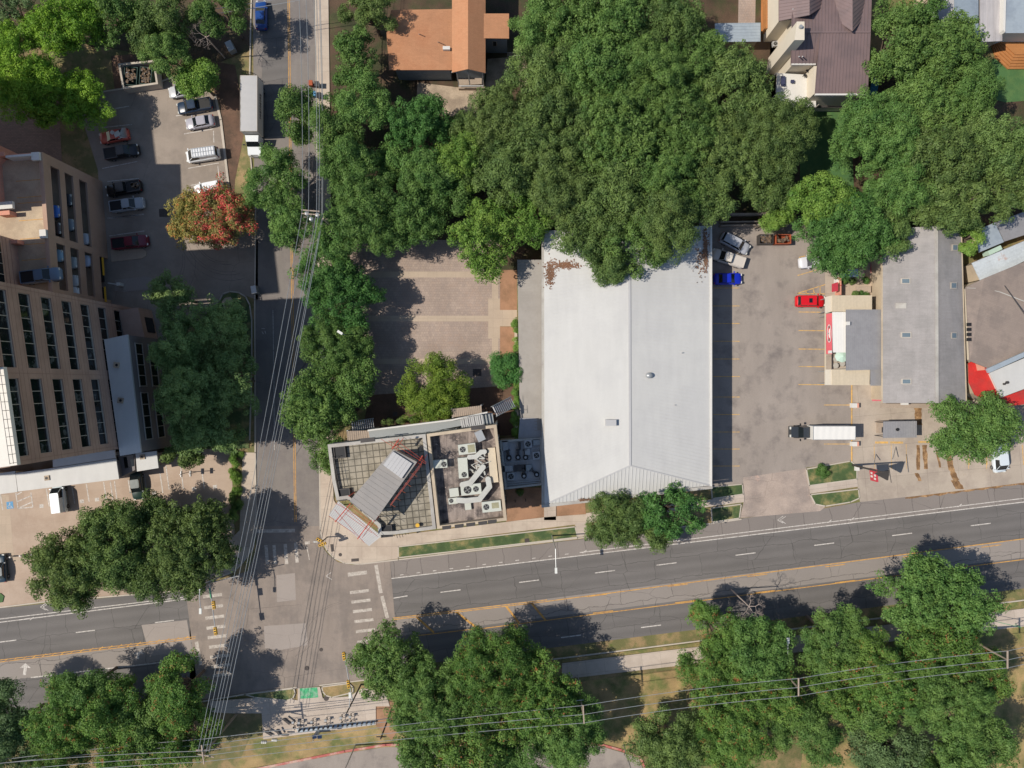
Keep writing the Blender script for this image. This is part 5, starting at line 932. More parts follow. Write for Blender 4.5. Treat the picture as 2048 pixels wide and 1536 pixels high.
for x, y, lb in ((1566, 162, 'dark blue lounge chair at the west side of the white deck'), (1585, 163, 'dark low stool in the middle of the white deck')): t3 = thing('deck_lounger', lb, 'lounge chair', P(x, y, zd)); b = MB(); b.box(P(x, y, zd + .35), (.65 if x < 1570 else .5, 1.5 if x < 1570 else .5, .12)); b.box(P(x, y - 7 * (x < 1570), zd + .18), (.5, .3, .36)); b.build('seat', pm('navy_fabric', lin((58, 62, 88))) if 'navy_fabric' not in MATS else MATS['navy_fabric'], t3)
hvac('small round-fan air conditioner on the ground left of the white house', (1551, 87), d=(.8, .8), fans=((0, 0, .32),), h=.7, m='acgrey', z=0, group='air conditioners on the ground')
slabroof('grey_gable_house', 'house with pale grey gabled metal roof partly under the northeast tree', [(1860, -60), (1860, 60), (1908, 60), (1908, -60)], (4.6, 4.6, 6.0, 6.0), 'corr', ov=.1)
slabroof('grey_gable_house', 'east slope building of the pale grey metal gabled roof', [(1908.5, -60), (1908.5, 80), (1957, 80), (1957, -60)], (6.0, 6.0, 4.6, 4.6), 'galv', ov=.1)
slabroof('rust_streaked_building', 'narrow building with rust-streaked grey metal roof at the top right', [(1960, -60), (1960, 84), (2004, 82), (2004, -60)], 4.4, pm('rust_streaked_metal', lin((176, 172, 172)), lin((164, 160, 160)), 4, .3, .04, .5, streak=(0, 2.0, .16), spots=None), step=.9, along=1)
slabroof('corner_building', 'blue-grey metal roof building with white parapet at the top right corner', [(2011, -60), (2009, 66), (2120, 66), (2120, -60)], 5.0, 'galv', 'whitepaint', ov=.5)
b = MB(); b.prism(PP([(2006, -60), (2011, -60), (2008, 66), (2004, 62)], 5.0), 0, 5.3); tag(b.build('white_parapet_wall', M['whitepaint']), 'bright white wall along the rust-streaked roof at the top right', 'wall')
t = thing('stepped_deck', 'orange wooden deck with angled steps down to the lawn', 'deck', P(2030, 110, 0))
for i in range(6):
    f = i * 3.6; b = MB(); zz = 1.15 - i * .18; b.prism(PP([(1985 + 10 - f * .8, 80), (2110, 80), (2110, 109 + f * 1.6), (2030 - f * .75, 109 + f * 1.6), (2012 - f * 1.1, 92 + f * 1.3)], zz), 0, zz); b.build('step', M['wood'], t)
b = MB(); b.prism(PP([(1951, 98), (1955, 98), (1955, 142), (1951, 142)], 3), 0, 3.0); tag(b.build('wooden_screen', M['greywood']), 'tall grey wooden screen beside the tree left of the stepped deck', 'fence')
b = MB(); b.prism(PP([(1745, 150), (1760, 150), (1752, 190), (1738, 190)], .1), 0, .3); tag(b.build('pool_edge', pm('blue_liner', lin((60, 130, 160)))), 'blue strip in the shade beside the brown-roofed house', 'pool')
t = thing('rear_fence', 'weathered wooden fence and retaining logs behind the parked silver car', 'fence', P(1480, 448, 0)); b = MB()
for y, w_ in ((430, .35), (445, .2), (452, .2)): b.beam(P(1440, y, .6), P(1575, y - 2, .6), w_, .9)
b.build('rail', M['greywood'], t)
b = MB()
for i in range(60): x = 1445 + random.random() * 180; y = 442 + random.random() * 14; b.box(P(x, y, .2), (random.uniform(.3, 1.2), .12, .2), random.uniform(-.2, .2))
tag(b.build('log_debris', M['greywood'], keep=True), 'scattered branches and logs along the north end of the east lot', 'debris', kind='stuff')

# ---------------------------------------------------------------- vehicles
def car(kind, px, hd, colr, label, L=4.6, W=1.85, z=0.04, cat=None, rack=False, group=None, stuff=False, roofc=None, sunroof=False):
    cz = 1.0; c_ = P(px[0], px[1], z + cz); hh = dict(sedan=1.45, suv=1.75, pickup=1.85, van=2.1)[kind]
    t = thing({'sedan': 'parked_car', 'suv': 'parked_suv', 'pickup': 'pickup_truck', 'van': 'parked_van'}[kind], label, cat or {'sedan': 'car', 'suv': 'car', 'pickup': 'pickup truck', 'van': 'van'}[kind], (c_.x, c_.y, z), R(hd), group)
    mp = carpaint('car_paint_' + '_'.join(map(str, colr)), colr)
    hood = dict(sedan=.95, suv=1.08, pickup=1.15, van=1.15)[kind]; deck = dict(sedan=1.0, suv=1.15, pickup=1.12, van=1.3)[kind]; x0, x1 = -L / 2, L / 2
    # lower body: stations along x with half-width and top height
    st = [(x0, .78, .55), (x0 + .12, .93, deck * .93), (x0 + .5, 1.0, deck), (x0 + L * .3, 1.0, deck + .02), (x0 + L * .5, 1.0, hood + .04), (x0 + L * .7, 1.0, hood), (x1 - .55, .98, hood * .93), (x1 - .18, .88, hood * .8), (x1, .70, .55)]
    vs = []; fs = []; prof = [(.92, .28), (1.0, .5), (1.0, .72), (.93, .95), (.80, 1.0), (0, 1.03)]
    for x, wf, ht in st:
        hw_ = W / 2 * wf; row = []
        for a, f in prof: row.append((x, hw_ * a, .22 + (ht - .22) * (f - .28) / .72))
        for a, f in prof[-2::-1]: row.append((x, -hw_ * a, .22 + (ht - .22) * (f - .28) / .72))
        vs += row
    n = 2 * len(prof) - 1
    for i in range(len(st) - 1): fs += [(i * n + j, (i + 1) * n + j, (i + 1) * n + j + 1, i * n + j + 1) for j in range(n - 1)] + [(i * n + n - 1, (i + 1) * n + n - 1, (i + 1) * n, i * n)]
    fs += [tuple(range(n)), tuple(reversed(range((len(st) - 1) * n, len(st) * n)))]
    b = MB(); b.add(vs, fs); b.build('body', mp, t, local=True, smooth=True)
    # glasshouse
    if kind == 'sedan': g0, g1, r0, r1 = x0 + L * .13, x1 - L * .27, x0 + L * .27, x1 - L * .44
    elif kind == 'suv': g0, g1, r0, r1 = x0 + L * .04, x1 - L * .24, x0 + L * .1, x1 - L * .37
    elif kind == 'van': g0, g1, r0, r1 = x0 + L * .02, x1 - L * .10, x0 + L * .04, x1 - L * .27
    else: g0, g1, r0, r1 = x0 + L * .39, x1 - L * .23, x0 + L * .43, x1 - L * .36
    zb_ = min(hood, deck) - .02; wb, wr = W / 2 * .90, W / 2 * .72
    low = [(g0, -wb * .93, zb_), (g1, -wb * .93, zb_), (g1, wb * .93, zb_), (g0, wb * .93, zb_)]; up = [(r0, -wr, hh - .06), (r1, -wr, hh - .06), (r1, wr, hh - .06), (r0, wr, hh - .06)]
    b = MB(); b.hull(low, up); b.build('window_glass', M['glass'], t, local=True)
    b = MB(); rr = [(r0 - .02, -wr * .9), (r0 + .15, -wr - .03), (r1 - .15, -wr - .03), (r1 + .03, -wr * .85), (r1 + .03, wr * .85), (r1 - .15, wr + .03), (r0 + .15, wr + .03), (r0 - .02, wr * .9)]; b.prism(rr, hh - .07, hh - .02); b.prism([(x * .93 if 0 else x + (.12 if x < (r0 + r1) / 2 else -.12), y * .85) for x, y in rr], hh - .02, hh); rf = b.build('roof_panel', carpaint('roof_paint', roofc) if roofc else mp, t, local=True)
    if sunroof: b = MB(); b.box(((r0 + r1) / 2 + .3, 0, hh + .005), (.55, .7, .02)); b.build('sunroof', M['glass'], rf, local=True)
    b = MB()
    for s in (-1, 1):
        for (gx, rx_) in ((g0, r0), (g1, r1)): b.tube((gx, s * wb * .93, zb_), (rx_, s * wr, hh - .06), .045, n=5)
        mx_ = (r0 + r1) / 2; b.tube((mx_, s * wb * .93, zb_), (mx_, s * wr, hh - .06), .05, n=5)
        if kind == 'van': b.hull([(x0 + L * .03, s * wb * .94 - .02, zb_), (x0 + L * .55, s * wb * .94 - .02, zb_), (x0 + L * .55, s * wb * .94 + .02, zb_), (x0 + L * .03, s * wb * .94 + .02, zb_)], [(x0 + L * .04, s * wr - .0, hh - .06), (x0 + L * .55, s * wr, hh - .06), (x0 + L * .55, s * wr + .04, hh - .06), (x0 + L * .04, s * wr + .04, hh - .06)])
    b.builds('pillar', mp, t, local=True)
    if kind == 'pickup':
        b = MB(); b.prism([(x0 + .14, -W / 2 * .78), (g0 - .08, -W / 2 * .78), (g0 - .08, W / 2 * .78), (x0 + .14, W / 2 * .78)], deck - .01, deck + .07); bd = b.build('truck_bed', M['black'] if not roofc else mp, t, local=True)
        b = MB(); parapet(b, [Vector((x0 + .05, -W / 2 * .9, 0)), Vector((g0, -W / 2 * .9, 0)), Vector((g0, W / 2 * .9, 0)), Vector((x0 + .05, W / 2 * .9, 0))], .1, deck, deck + .16); b.build('bed_rail', mp, t, local=True)
        if stuff:
            b = MB()
            for i in range(9): b.box((random.uniform(x0 + .3, g0 - .4), random.uniform(-.5, .5), deck + .15), (random.uniform(.2, .6), random.uniform(.15, .4), .25), random.random())
            b.build('load', M['trash'], t, local=True)
    for sx in (x0 + L * .19, x1 - L * .18):
        for s in (-1, 1): b = MB(); b.tube((sx, s * (W / 2 - .24), .34), (sx, s * (W / 2 + .01), .34), .34, n=16); wv = b.build('wheel', M['tyre'], t, local=True, smooth=False); b = MB(); b.tube((sx, s * (W / 2 - .02), .34), (sx, s * (W / 2 + .025), .34), .2, n=12); b.build('rim', M['rim'], wv, local=True)
    for s in (-1, 1):
        b = MB(); b.box((x1 - .14, s * W / 2 * .66, hood * .72), (.2, .34, .14)); b.build('headlight', M['lamp'], t, local=True)
        b = MB(); b.box((x0 + .07, s * W / 2 * .74, deck * .78), (.12, .26, .16)); b.build('tail_light', M['tail'], t, local=True)
        b = MB(); b.box((g1 - .12, s * (W / 2 + .08), hood + .06), (.16, .24, .14)); b.build('wing_mirror', mp, t, local=True)
    if rack:
        rk = MB()
        for i in range(9): u = r0 + .15 + i * (r1 - r0 - .3) / 8; rk.box((u, 0, hh + .1), (.05, W * .72, .04))
        for s in (-1, 0, 1): rk.box(((r0 + r1) / 2, s * W * .34, hh + .14), (r1 - r0, .05, .04))
        rk.build('roof_rack', M['steel'], t, local=True)
    return t
car('sedan', (362, 180), 190, (186, 188, 192), 'silver car half hidden by the tree at the top of the north lot', 4.3)
car('pickup', (388, 211), 190, (34, 52, 74), 'dark blue pickup beside the silver sedan in the north lot', 5.6, 1.95)
car('sedan', (398, 243), 190, (166, 164, 172), 'silver sedan below the dark blue pickup in the north lot', 4.6)
car('van', (404, 309), 188, (226, 228, 230), 'white van with a ladder rack on its roof in the north lot', 5.3, 1.95, rack=True)
car('suv', (416, 376), 191, (232, 234, 236), 'white car partly under the red-flowering tree', 4.6)
art = car('sedan', (226, 271), 190, (196, 92, 76), 'red and white art car with fins in the shaded stalls', 4.7, 1.9)
b = MB()
for i in range(8): b.prism([(-1.7 + i * .12, -.8 + i * .2), (-2.25, -.74 + i * .2), (-1.7 + i * .12, -.62 + i * .2)], 1.02, 1.35)
b.box((-.9, .1, 1.5), (.9, .8, .12), .3); b.box((-.2, -.3, 1.52), (.6, .5, .1), .8); b.build('roof_ornament', M['whitepaint'], art, local=True)
car('pickup', (242, 303), 10, (26, 28, 34), 'black truck with glossy stripes beside the art car', 5.4, 1.95, stuff=False)
car('pickup', (246, 376), 190, (20, 22, 24), 'black pickup with a loaded bed in the shaded stalls', 5.6, 1.95, stuff=True)
car('pickup', (253, 409), 8, (160, 164, 168), 'silver pickup with a hitch rack beside the garage', 5.4, 1.9)
car('pickup', (259, 484), 7, (112, 28, 48), 'dark red pickup at the garage corner', 5.7, 1.95)
car('pickup', (80, 551), 7, (96, 116, 138), 'blue-grey pickup parked on the garage roof deck', 5.5, 1.95, z=13.51)
car('van', (117, 998), 97, (214, 226, 230), 'white van nosed in under the front canopy', 4.5, 1.85)
car('sedan', (272, 972), 277, (38, 58, 54), 'dark green car backed in beside the canopy', 4.5)
car('sedan', (-2, 1138), 95, (44, 62, 74), 'dark car cut off by the left edge of the picture', 4.5)
car('suv', (1471, 486), -28, (172, 174, 180), 'silver estate car parked aslant at the north end of the east lot', 4.95, 1.9)
car('pickup', (1457, 516), 162, (198, 190, 180), 'champagne pickup parked aslant beside the silver estate car', 5.4, 1.9, roofc=(214, 206, 194))
car('sedan', (1457, 557), 1, (20, 42, 176), 'bright blue sedan beside the white warehouse', 4.5)
car('sedan', (1626, 523), 186, (204, 204, 208), 'white car mostly hidden under the dark lush tree', 4.2)
car('suv', (1622, 602), 0, (206, 22, 34), 'bright red car at the cream patio roof', 4.6, 1.9, sunroof=True)
car('van', (1999, 915), 276, (206, 214, 220), 'white van with blue windscreen under the forecourt tree', 4.9, 1.95)
car('sedan', (521, 28), 91, (24, 66, 132), 'deep blue car at the top of the side street', 4.6)
# cars seen through the garage slots
GC = ((1, 7.4, 10.45, (60, 110, 190), 'blue car seen through the top garage slot'), (1, 4.9, 7.25, (60, 64, 70), 'dark car in the middle garage slot'), (1, 8.6, 7.25, (120, 130, 138), 'grey car in the middle garage slot near the corner'), (1, 10.0, 3.55, (196, 200, 206), 'white car in the lowest garage slot north of the pier'),
      (1, 13.8, 10.45, (130, 160, 180), 'pale blue car in the top garage slot south of the pier'), (1, 14.3, 7.25, (150, 158, 160), 'grey car in the middle slot south of the pier'), (1, 17.0, 7.25, (176, 178, 180), 'silver car in the middle slot near the tower'), (1, 13.4, 3.55, (196, 204, 222), 'white-blue car in the lowest slot south of the pier'), (1, 9.9, 10.45, (70, 58, 56), 'brown car in the top garage slot'), (1, 18.8, 7.25, (210, 212, 214), 'white car in the middle slot beside the tower wall'))
for o_, s, z, c_, lb in GC:
    t = car('sedan', (1000, 768), R(0), c_, lb, 4.4, z=z + .004); p = G(s, -2.55, z); t.location = (p.x, p.y, z + .004); t.rotation_euler = (0, 0, math.atan2(gn.y, gn.x)); t['group'] = 'cars parked inside the garage'
# box trucks
def boxtruck(label, box_px, zt, cabdir, cabc, boxc, cabL=2.2):
    q = PP(box_px, zt); c_ = ctr(q); t = thing('box_truck', label, 'truck', c_); d = Vector(cabdir); n_ = Vector((-d.y, d.x, 0)); xs = [(p - c_).dot(d) for p in q]; ys = [(p - c_).dot(n_) for p in q]; hx = (max(xs) - min(xs)) / 2; hy = (max(ys) - min(ys)) / 2; W_ = hy * 2
    t.rotation_euler = (0, 0, math.atan2(d.y, d.x)); mc = carpaint('truck_cab_' + str(cabc[0]), cabc)
    b = MB(); b.prism([(-hx, -hy), (hx, -hy), (hx, hy), (-hx, hy)], 1.0, zt - .06); bx = b.build('cargo_box', M['whitepaint'], t, local=True)
    b = MB(); vs = []; nx_, ny_ = 22, 4
    for i in range(nx_ + 1):
        for j in range(ny_ + 1): vs.append((-hx + 2 * hx * i / nx_, -hy + 2 * hy * j / ny_, zt - .04 + (.035 * math.sin(i * 1.9 + j) * math.sin(j * 1.3 + 1) if 0 < i < nx_ else 0) + .03 * math.sin(math.pi * j / ny_)))
    b.add(vs, [(i * (ny_ + 1) + j, (i + 1) * (ny_ + 1) + j, (i + 1) * (ny_ + 1) + j + 1, i * (ny_ + 1) + j + 1) for i in range(nx_) for j in range(ny_)]); b.build('box_roof', M['brightwhite'] if boxc == 0 else M['greyroofpaint'], bx, local=True, smooth=True)
    b = MB(); 
    for s in (-1, 1): b.box((0, s * hy, zt - .05), (2 * hx, .07, .1)); b.box((0, s * hy, 1.05), (2 * hx, .07, .1)); b.box((s * hx, 0, zt - .048), (.07, W_, .1))
    b.build('edge_rail', M['steel'] if boxc == 0 else M['frame'], bx, local=True)
    b = MB(); b.box((cabL / 2, 0, .75), (2 * hx + cabL, .9, .3)); b.build('chassis', M['darksteel'], t, local=True)
    cw = hy * .9; b = MB(); x_ = hx + .15; cl = cabL + .3
    b.hull([(x_, -cw, .5), (x_ + cl, -cw * .94, .5), (x_ + cl, cw * .94, .5), (x_, cw, .5)], [(x_, -cw, 1.55), (x_ + cl - .15, -cw * .85, 1.35), (x_ + cl - .15, cw * .85, 1.35), (x_, cw, 1.55)])
    b.hull([(x_, -cw, 1.54), (x_ + cl * .5, -cw * .97, 1.5), (x_ + cl * .5, cw * .97, 1.5), (x_, cw, 1.54)], [(x_ + .05, -cw * .9, 2.45), (x_ + cl * .34, -cw * .82, 2.35), (x_ + cl * .34, cw * .82, 2.35), (x_ + .05, cw * .9, 2.45)]); cb = b.build('cab', mc, t, local=True)
    b = MB(); b.add([(x_ + cl * .345, -cw * .8, 2.32), (x_ + cl * .345, cw * .8, 2.32), (x_ + cl * .53, cw * .94, 1.55), (x_ + cl * .53, -cw * .94, 1.55)], [(0, 1, 2, 3)]); b.build('windscreen', M['glass'], cb, local=True)
    for s in (-1, 1): b = MB(); b.box((x_ + cl * .45, s * (cw + .28), 1.75), (.12, .35, .3)); b.build('wing_mirror', M['black'], cb, local=True); b = MB(); b.box((x_ + cl - .2, s * cw * .66, 1.12), (.35, .4, .3)); b.build('headlight', M['lamp'], t, local=True)
    for wx in (-hx + 1.1, hx + cl * .55):
        for s in (-1, 1): b = MB(); b.tube((wx, s * (hy * .95 - .3), .45), (wx, s * hy * .95, .45), .45, n=16); wv = b.build('wheel', M['tyre'], t, local=True); b = MB(); b.tube((wx, s * (hy * .95 - .05), .45), (wx, s * (hy * .95 + .02), .45), .25, n=12); b.build('rim', M['rim'], wv, local=True)
    return t, bx, hx, hy
tr, bx, hx, hy = boxtruck('white moving truck with dark lettering on its side, parked in the side street', [(480.5, 151), (514, 151), (514, 262), (480.5, 262)], 3.75, (0, -1, 0), (222, 226, 226), 1, 2.6)
# dark illegible company lettering along the side that faces the street: local -x..+x of the box, on the +y side
b = MB(); x = -1.9
for i, w_ in enumerate((.34, .26, .34, .3, .34, .3, .36, .3, .34)):
    y_ = hy + .045
    if i % 3 == 0: b.box((x, y_, 2.35), (.09, .02, .62)); b.box((x + w_ * .4, y_, 2.6), (w_ * .8, .02, .1)); b.box((x + w_ * .4, y_, 2.35), (w_ * .7, .021, .1)); b.box((x + w_ * .4, y_, 2.1), (w_ * .8, .02, .1))
    elif i % 3 == 1: b.box((x, y_, 2.35), (.09, .02, .62)); b.box((x + w_ * .75, y_, 2.35), (.09, .02, .62)); b.box((x + w_ * .37, y_, 2.6), (w_ * .6, .021, .1))
    else: b.box((x + w_ * .4, y_, 2.35), (.09, .02, .62)); b.box((x + w_ * .4, y_, 2.6), (w_ * .9, .021, .1))
    x += w_ + .13
b.build('lettering', M['darksteel'], bx, local=True)
boxtruck('truck with black cab and plain white box in the east lot', [(1627, 852.5), (1711, 852.5), (1711, 879.5), (1627, 879.5)], 3.5, (-1, 0, 0), (52, 56, 60), 0, 2.3)
# ---------------------------------------------------------------- dumpsters and bins
def dumpster(label, px, w_, d_, m, fill=True, h=1.5, rz=0):
    c_ = P(*px, h); t = thing('dumpster', label, 'dumpster', (c_.x, c_.y, .035), R(rz)); b = MB(); ring = [Vector(v) for v in ((-w_ / 2, -d_ / 2, 0), (w_ / 2, -d_ / 2, 0), (w_ / 2, d_ / 2, 0), (-w_ / 2, d_ / 2, 0))]; parapet(b, ring, .08, .1, h); b.prism(inset(ring, .06), .1, .2); b.build('container', M[m], t, local=True)
    b = MB(); 
    for i in range(40 if fill else 14): b.box((random.uniform(-w_ / 2 + .25, w_ / 2 - .25), random.uniform(-d_ / 2 + .25, d_ / 2 - .25), h - .25 + random.uniform(-.1, .2)), (random.uniform(.15, .6), random.uniform(.1, .5), .2), random.random() * 3)
    b.build('rubbish', M['trash'], t, local=True); return t
dumpster('dark dumpster full of rubbish next to the log pile in the east lot', (1533, 478), 2.2, 1.5, 'darksteel'); dumpster('red-brown dumpster with white waste nearest the lush tree', (1567, 478), 2.4, 1.5, 'rust', False)
dumpster('dark green dumpster on the left inside the walled enclosure', (261, 152), 2.1, 2.9, 'greenbin', rz=-4); dumpster('dark green dumpster on the right inside the walled enclosure', (291, 151), 1.9, 2.7, 'greenbin', rz=-4)
b = MB(); parapet(b, PP([(236, 127), (309, 120), (316, 168), (245, 178)], 1.8), .3, 0, 1.8); tag(b.build('enclosure_wall', M['kerb']), 'pale low wall around the two green dumpsters', 'wall')
for x, y, m, lb in ((624, 171, 'rust', 'orange wheeled bin at the kerb of the side street'), (637, 173, 'darksteel', 'dark bin beside the orange wheeled bin'), (630, 192, 'bluepaint', 'blue wheeled bin on the sidewalk below the orange one'), (641, 195, 'black', 'black bin next to the blue wheeled bin')):
    t = thing('wheeled_bin', lb, 'bin', P(x, y, .14)); c_ = P(x, y, .14); b = MB(); b.hull([c_ + Vector(v) for v in ((-.26, -.3, .05), (.26, -.3, .05), (.26, .3, .05), (-.26, .3, .05))], [c_ + Vector(v) for v in ((-.33, -.38, 1.0), (.33, -.38, 1.0), (.33, .38, 1.0), (-.33, .38, 1.0))]); b.build('bin_body', M[m], t); b = MB(); b.box(c_ + Vector((0, 0, 1.04)), (.72, .82, .07)); b.build('lid', M[m], t)
t = thing('grey_cabinet', 'pale grey utility cabinet at the kerb beside the garage exit', 'utility cabinet', P(510, 580, .1)); b = MB(); b.box(P(510, 580, .75), (.8, 1.2, 1.3), R(10)); b.build('cabinet_body', M['steel'], t)
t = thing('grey_cabinet', 'grey utility box on the verge at the top of the side street', 'utility cabinet', P(462, 95, 0)); b = MB(); b.box(P(462, 95, .6), (1.0, 1.6, 1.2), R(25)); b.build('cabinet_body', M['steel'], t)
t = thing('ticket_gate', 'ticket machine and barrier at the garage entrance', 'ticket machine', P(238, 570, .1)); b = MB(); b.box(P(240, 569, .7), (.5, .5, 1.2)); b.build('machine', M['whitepaint'], t); b = MB(); b.beam(P(216, 566, 1.0), P(242, 570, 1.0), .15, .15); b.build('barrier_arm', M['whitepaint'], t)
for i, x in enumerate((27, 47, 69)): b = MB(); b.tube(P(x, 1112 - i * 2.4, 0), P(x, 1112 - i * 2.4, 0) + Vector((0, 0, .9)), .13, n=10); tag(b.build('bollard', M['whitepaint']), ['westernmost white bollard at the tan lot entrance', 'middle white bollard of the three at the tan lot entrance', 'white bollard nearest the oak at the tan lot entrance'][i], 'bollard', 'white bollards at the tan lot entrance')
for x, y, s in ((378, 944, 1), (396, 943, 1)): 
    b = MB(); b.tube(P(x, y, 0), P(x, y, 0) + Vector((0, 0, 3.2)), .06); b.box(P(x, y, 0) + Vector((0, 0, 2.6)), (.1, .9, .5)); tag(b.build('lot_sign', M['steel']), ['small sign on a post at the head of the tan lot stalls, west one', 'small sign on a post at the head of the tan lot stalls, east one'][x > 380], 'sign', 'sign posts in the tan lot')
# ---------------------------------------------------------------- bike share dock
t = thing('bike_share_dock', 'long grey bike share docking rail on the south plaza', 'bike dock', P(670, 1450, .14)); b = MB(); q = PP([(594, 1458), (748, 1442), (749, 1449), (596, 1466)], .2); b.prism(q, .142, .22)
b.build('base_plate', M['galv'], t)
for i in range(16): b = MB(); c_ = P(600 + i * 9.6, 1458.5 - i, .22); b.box(c_ + Vector((0, 0, .4)), (.18, .28, .8), R(6)); b.build('dock_post', M['darksteel'], t)
def bike(px, lb, rz=95):
    t = thing('bicycle', lb, 'bicycle', P(px[0], px[1], .15), R(rz), 'bicycles docked at the bike share rail')
    for x in (-.52, .52):
        b = MB(); n_ = 20
        for i in range(n_): a0, a1 = 2 * math.pi * i / n_, 2 * math.pi * (i + 1) / n_; b.tube((x + .33 * math.cos(a0), 0, .34 + .33 * math.sin(a0)), (x + .33 * math.cos(a1), 0, .34 + .33 * math.sin(a1)), .035, n=5)
        b.build('wheel', M['tyre'], t, local=True)
    b = MB(); [b.tube(p, q, .04, n=6) for p, q in (((-.52, 0, .34), (-.1, 0, .45)), ((-.1, 0, .45), (.38, 0, .75)), ((-.1, 0, .45), (-.22, 0, .9)), ((.38, 0, .85), (.52, 0, .34)), ((-.22, 0, .85), (-.52, 0, .34)))]; b.build('bike_frame', M['darksteel'], t, local=True)
    b = MB(); b.box((-.24, 0, .95), (.28, .18, .07)); b.build('saddle', M['black'], t, local=True); b = MB(); b.tube((.34, -.3, 1.05), (.34, .3, 1.05), .03, n=6); b.tube((.38, 0, .8), (.34, 0, 1.05), .03, n=6); b.build('handlebar', M['black'], t, local=True); b = MB(); b.box((.62, 0, .9), (.34, .36, .26)); b.build('basket', M['steel'], t, local=True)
for i, (x, y) in enumerate(((590, 1447), (602, 1448), (627, 1446), (655, 1443), (685, 1438), (703, 1436))): bike((x, y), ['first', 'second', 'third', 'fourth', 'fifth', 'last'][i] + ' docked bicycle from the west on the plaza rail')
t = thing('solar_kiosk', 'kiosk with twin solar panels in the golden grass behind the bike dock', 'kiosk', P(635, 1468, 0)); b = MB(); c_ = P(637, 1462, 0); b.box(c_ + Vector((0, 0, 1.0)), (.6, .4, 2.0)); b.tube(c_, c_ + Vector((0, 0, 3.2)), .06); b.build('kiosk_post', M['steel'], t)
for x in (629, 639.5): b = MB(); b.add([P(x - 4.3, 1470, 3.3), P(x + 4.3, 1469, 3.3), P(x + 4.3, 1477, 3.0), P(x - 4.3, 1478, 3.0)], [(0, 1, 2, 3)]); b.add([P(x - 4.3, 1470, 3.25), P(x + 4.3, 1469, 3.25), P(x + 4.3, 1477, 2.95), P(x - 4.3, 1478, 2.95)], [(3, 2, 1, 0)]); b.build('solar_panel', M['solar'], t)
for i, (a, c) in enumerate((((566, 1437), (580, 1448)), ((530, 1462), (544, 1470)), ((553, 1459), (559, 1470)), ((564, 1469), (578, 1469)))): b = MB(); b.beam(P(*a, .9), P(*c, .9), .25, .1); b.beam(P(*a, .3), P(*c, .3), .12, .6); tag(b.build('bike_rack', M['darksteel']), ['dark slanted rack at the west end of the dock', 'dark angled rack at the west end of the pale slab', 'dark rack in the middle of the pale slab', 'straight dark rail near the kiosk on the pale slab'][i], 'bike rack', 'dark racks on the pale slab')
for x, y, lb in ((528, 1484, 'white three-dot marker under the trees on the golden grass'), (549, 1480, 'white three-dot marker beside the pale slab')):
    b = MB(); [b.box(P(x + (i - 1) * 3.6, y, 5), (.22, .3, .4)) for i in range(3)]; b.tube(P(x - 6, y + 1, 5), P(x + 6, y - .5, 5), .04); tag(b.build('pedestrian_signal', M['whitepaint']), lb, 'signal')
# ---------------------------------------------------------------- signals, lamps, poles, wires
def signal_head(parent, p, rz=0, m='yellowpaint'):
    b = MB(); b.box(p, (.36, 1.15, .5), rz); sg = b.build('signal_head', M[m], parent)
    b = MB(); co = Matrix.Rotation(rz, 3, 'Z')
    for k_ in (-.37, 0, .37): q_ = p + co @ Vector((0, k_, 0)); b.box(q_ + Vector((0, 0, .26)), (.22, .2, .06), rz)
    b.build('signal_lens', M['black'], sg)
t = thing('traffic_signal', 'mast with long arm over the west crosswalk carrying two yellow signals and a street lamp', 'traffic signal', P(450, 1146, 0)); b0 = P(450, 1146, 0); b = MB(); b.tube(b0, b0 + Vector((0, 0, 9.3)), .14, .1); b.build('pole', M['steel'], t)
b = MB(); b.tube(b0 + Vector((0, 0, 5.8)), P(432, 1271, 5.8), .09, .06); b.tube(b0 + Vector((0, 0, 5.6)), P(478, 1152, 5.9), .06); b.build('signal_arm', M['steel'], t)
b = MB(); b.tube(b0 + Vector((0, 0, 9.2)), P(399, 1195, 9.4), .07); b.tube(P(399, 1195, 9.4), P(401, 1216, 9.3), .06); b.build('lamp_arm', M['steel'], t); b = MB(); b.box(P(401, 1222, 9.25), (.36, .85, .2)); b.build('lamp_head', M['lamp'], t)
signal_head(t, P(427.5, 1210, 5.9), R(8)); signal_head(t, P(431, 1262, 5.9), R(8))
b = MB(); b.box(P(421, 1186, 5.8), (.12, 1.6, .45), R(8)); b.build('street_sign', M['greenbox'], t)
t = thing('traffic_signal', 'signal mast on the south plaza with arm reaching over the eastbound lanes', 'traffic signal', P(722, 1369, 0)); b0 = P(722, 1369, 0); b = MB(); b.tube(b0, b0 + Vector((0, 0, 10)), .14, .1); b.build('pole', M['darksteel'], t); b = MB(); b.tube(b0 + Vector((0, 0, 6)), P(688, 1306, 6), .08, .06); b.build('signal_arm', M['steel'], t)
signal_head(t, P(688, 1312, 6.1), R(8)); signal_head(t, P(697, 1368, 6.1), R(8)); b = MB(); b.box(P(700, 1390, 8.2), (.36, .85, .2)); b.build('lamp_head', M['lamp'], t); b = MB(); b.tube(b0 + Vector((0, 0, 8.3)), P(700, 1390, 8.2), .05); b.build('lamp_arm', M['steel'], t)
t = thing('traffic_signal', 'short corner post with clustered yellow signals by the stucco building', 'traffic signal', P(655, 1074, .14)); b0 = P(655, 1074, .14); b = MB(); b.tube(b0, b0 + Vector((0, 0, 3.4)), .09); b.build('pole', M['darksteel'], t); signal_head(t, b0 + Vector((-.45, .1, 2.8)), R(60)); signal_head(t, b0 + Vector((0, -.5, 3.0)), R(110)); b = MB(); b.box(b0 + Vector((-1.1, -.1, 2.9)), (.7, .15, .4)); b.build('walk_sign', M['lamp'], t)
